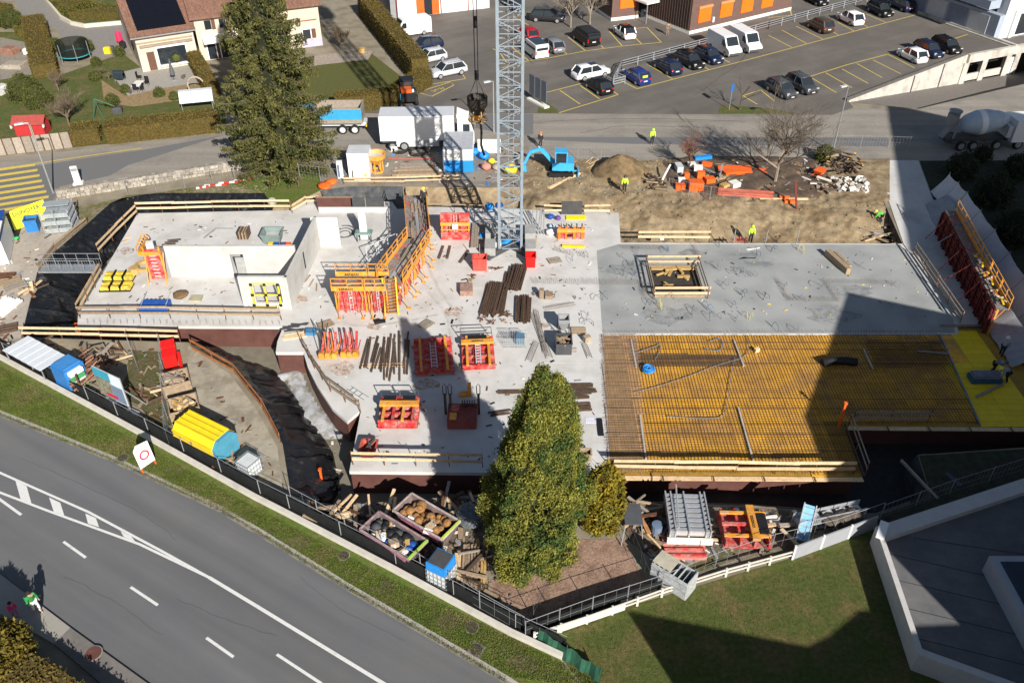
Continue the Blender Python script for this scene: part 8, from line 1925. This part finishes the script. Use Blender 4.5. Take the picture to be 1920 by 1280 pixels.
clods('soil_clods',[(560,950),(900,935),(980,1168)],300,MATS['trampled'],(.05,.16)); clods('soil_clods',[(230,660),(330,660),(360,840),(260,760)],260,MATS['weed_ground'],(.04,.14))
clods('stone_litter',[(210,380),(300,362),(500,362),(520,335),(400,350),(240,372)],200,MATS['bank_mix'],(.04,.14))
crk = M('crack_seal',(.08,.08,.082),.7,nz=.2)
for k,px in enumerate(([(40,860),(150,905),(260,960),(330,1010)],[(330,1120),(420,1160),(520,1190)],[(560,1080),(640,1140),(760,1200)],[(120,1080),(220,1130),(300,1190)])):
    pts = spline(px, .004, 7, .06); struct('road_crack', strip_mb(MB(), pts, .02, .005), crk)
for k,px in enumerate(([(1000,230),(1200,222),(1400,228)],[(1090,250),(1180,236),(1330,240)],[(860,40),(950,70),(1000,120)],[(1250,30),(1400,90),(1300,180)])): struct('street_crack', strip_mb(MB(), spline(px,.004,7,.15), .06, .018), M('crack_dark',(.07,.065,.06),.9))
wear = M('tyre_mark',(.42,.41,.395),.9,nz=.12,sc=1.5,c2=(.53,.52,.50),c2sc=1.2,c2lo=.4,c2hi=.6)
for px in ([(770,470),(800,540),(840,600),(850,690)],[(790,470),(822,540),(862,600),(876,690)],[(600,600),(700,610),(820,590)]): struct('slab_mark', strip_mb(MB(), spline(px,.003,6,.05), .28, .003), wear)
damp = M('damp_patch',(.215,.225,.225),.6,nz=.15,sc=1.5,c2=(.30,.31,.305),c2sc=1.4,c2lo=.42,c2hi=.6)
for cx, cy, r in ((1165,505,1.1),(1250,590,1.4),(1420,490,1.0),(1560,590,1.5),(1390,480,.8),(1600,545,1.2),(1300,475,.9)):
    c = P(cx,cy); struct('damp_patch', MB().quad(*[(c.x+math.cos(k*.4)*r*1.6*(.6+.6*random.random()), c.y+math.sin(k*.4)*r*(.5+.5*random.random()), .0145) for k in range(15)]), damp)
# more stacks and heaps along the front strip, bank and yards
MIX = (oldwood,wood,darkwood,greywood,rust)
for px,py,n,a,b,h,l,nm in ((690,962,14,1.6,.7,.35,'loose planks heaped between the front wall and the pink skip','heap'),(858,955,16,1.1,.9,.5,'dark timber heap left of the tall conifer','heap'),(905,1065,12,.8,1.2,.4,'offcut heap at the left foot of the tall conifer','heap'),(1205,970,14,.9,.9,.4,'timber heap behind the grey folding table','heap'),(1228,1010,10,.6,1.0,.4,'planks lying between table and trestles','heap'),(1440,1005,12,1.2,.6,.35,'planks and battens right of the red stack','heap'),(600,965,10,1.2,.6,.3,'boards at the pit corner behind the mesh fence','heap'),(278,742,12,1.2,.8,.3,'timber heap behind the billboard','heap'),(200,670,14,1.4,.7,.5,'brown timber heap behind the prop rack','heap'),(430,868,9,.9,.6,.25,'boards lying above the wire crate','heap'),(30,655,14,1.6,.7,.35,'pallet wood heap behind the pale shelter','heap'),(55,545,8,.6,.6,.25,'small board heap beside the pit edge in the left yard','heap')):
    sticks('timber_heap',l,nm,px,py,n,a,b,h,MIX,(.7,2.2))
for px,py,w,d,h,m,l in ((1330,342,.9,.7,.5,vorange,'orange tray among the dark pipes'),(1366,330,1.0,.6,.5,vorange,'orange box left of the long orange stack'),(1358,352,.8,.6,.4,MATS['ochre_timber'],'ply box in front of the dark pipes'),(1376,350,.9,.8,.5,offwhite,'pale torn sack pile on the bed'),(1286,336,.5,.4,.7,vorange,'slim orange frame beside the grey tank'),(1470,372,.9,.25,.25,vorange,'orange bar near the pale plank'),(1325,312,.9,.5,.4,vorange,'orange panel end by the blue tarpaulin')):
    solo('site_crate', l, 'crate', MB().loft([[(-w/2,-d/2,.05),(w/2,-d/2,.05),(w/2,d/2,.05),(-w/2,d/2,.05)],[(-w/2*1.05,-d/2*1.05,h),(w/2*1.05,-d/2*1.05,h),(w/2*1.05,d/2*1.05,h),(-w/2*1.05,d/2*1.05,h)]]), m, P(px,py,.1), random.uniform(-.6,.6))
sticks('rubble_timber','grey broken boards beside the pale rubble','heap',1545,352,18,1.1,1.2,.5,(greywood,oldwood,darkwood,offwhite),(.6,1.8)); sticks('rubble_timber','roots and stakes at the left end of the bed','heap',1232,350,14,.6,1.3,.5,(darkwood,oldwood,bark),(.8,2.0))
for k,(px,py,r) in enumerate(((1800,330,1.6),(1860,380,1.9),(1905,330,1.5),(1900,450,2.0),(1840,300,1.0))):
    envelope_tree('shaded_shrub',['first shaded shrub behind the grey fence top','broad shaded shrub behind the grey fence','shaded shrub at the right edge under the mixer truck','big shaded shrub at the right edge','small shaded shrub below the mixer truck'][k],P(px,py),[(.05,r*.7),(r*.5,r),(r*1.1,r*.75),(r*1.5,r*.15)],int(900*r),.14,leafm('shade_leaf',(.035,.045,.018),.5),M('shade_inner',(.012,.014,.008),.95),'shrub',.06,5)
# kerb-side weeds and bare spots so that the verge edge is not a ruled line
blades('verge_edge_weeds',[(0,772),(110,816),(215,859),(412,950),(480,990),(655,1098),(870,1223),(955,1274),(948,1282),(862,1231),(648,1105),(474,997),(406,957),(210,866),(106,824),(0,781)],5200,.05,bl1,.10)
bare_m = M('bare_spot',(.17,.14,.085),.95,nz=.3,sc=5,c2=(.11,.11,.035),c2sc=1.5,c2lo=.42,c2hi=.6,bump=.8,bsc=12)
for cx, cy, r in ((150,790,.8),(330,880,.7),(560,1020,.9),(720,1105,.7),(840,1165,.8),(60,740,.7),(980,1245,.8)):
    c = P(cx,cy); struct('bare_spot', MB().quad(*[(c.x+math.cos(k*.42)*r*(.6+.6*random.random()), c.y+math.sin(k*.42)*r*(.4+.4*random.random()), .092) for k in range(15)]), bare_m)

seam = M('felt_seam_dark',(.04,.044,.05),.8)
for k in range(4):
    a = TP[0].lerp(TP[3],.2+.22*k)+Vector((.35,0,.004)); struct('felt_seam', strip_mb(MB(), [a, a+Vector((9,-2.8,0))], .05, tz+.006), seam)

sheet('bank_shade_sheet',[(1723,853.5),(1990,836),(1990,880),(1646,985),(1643,967.5),(1747,931)],-.012,MATS['shaded_ground'])  # dark overlay on the mud ground, shade painted in as colour
# sawhorse, barrels and pallets that stand about the pale slab and the yard
for k,(px,py,m,l) in enumerate(((1085,622,oldwood,'small pallet of fixings behind the stone pot'),(1040,490,greywood,'pallet standing behind the red tub'),(612,610,oldwood,'pallet at the left of the front formwork'),(800,610,greywood,'pallet in the sun right of the yellow ladder'),(1010,760,darkwood,'pallet at the left flank of the tall conifer'))):
    t = T('timber_pallet', l, 'pallet', P(px,py), .3*k)
    for j in range(5): part('slat', MB().bx(-.55,.55,-.4+.18*j,-.28+.18*j,.1,.13), m, t)
    for j in (-.5,0,.45): part('bearer', MB().bx(j,j+.08,-.4,.45,0,.099), m, t)
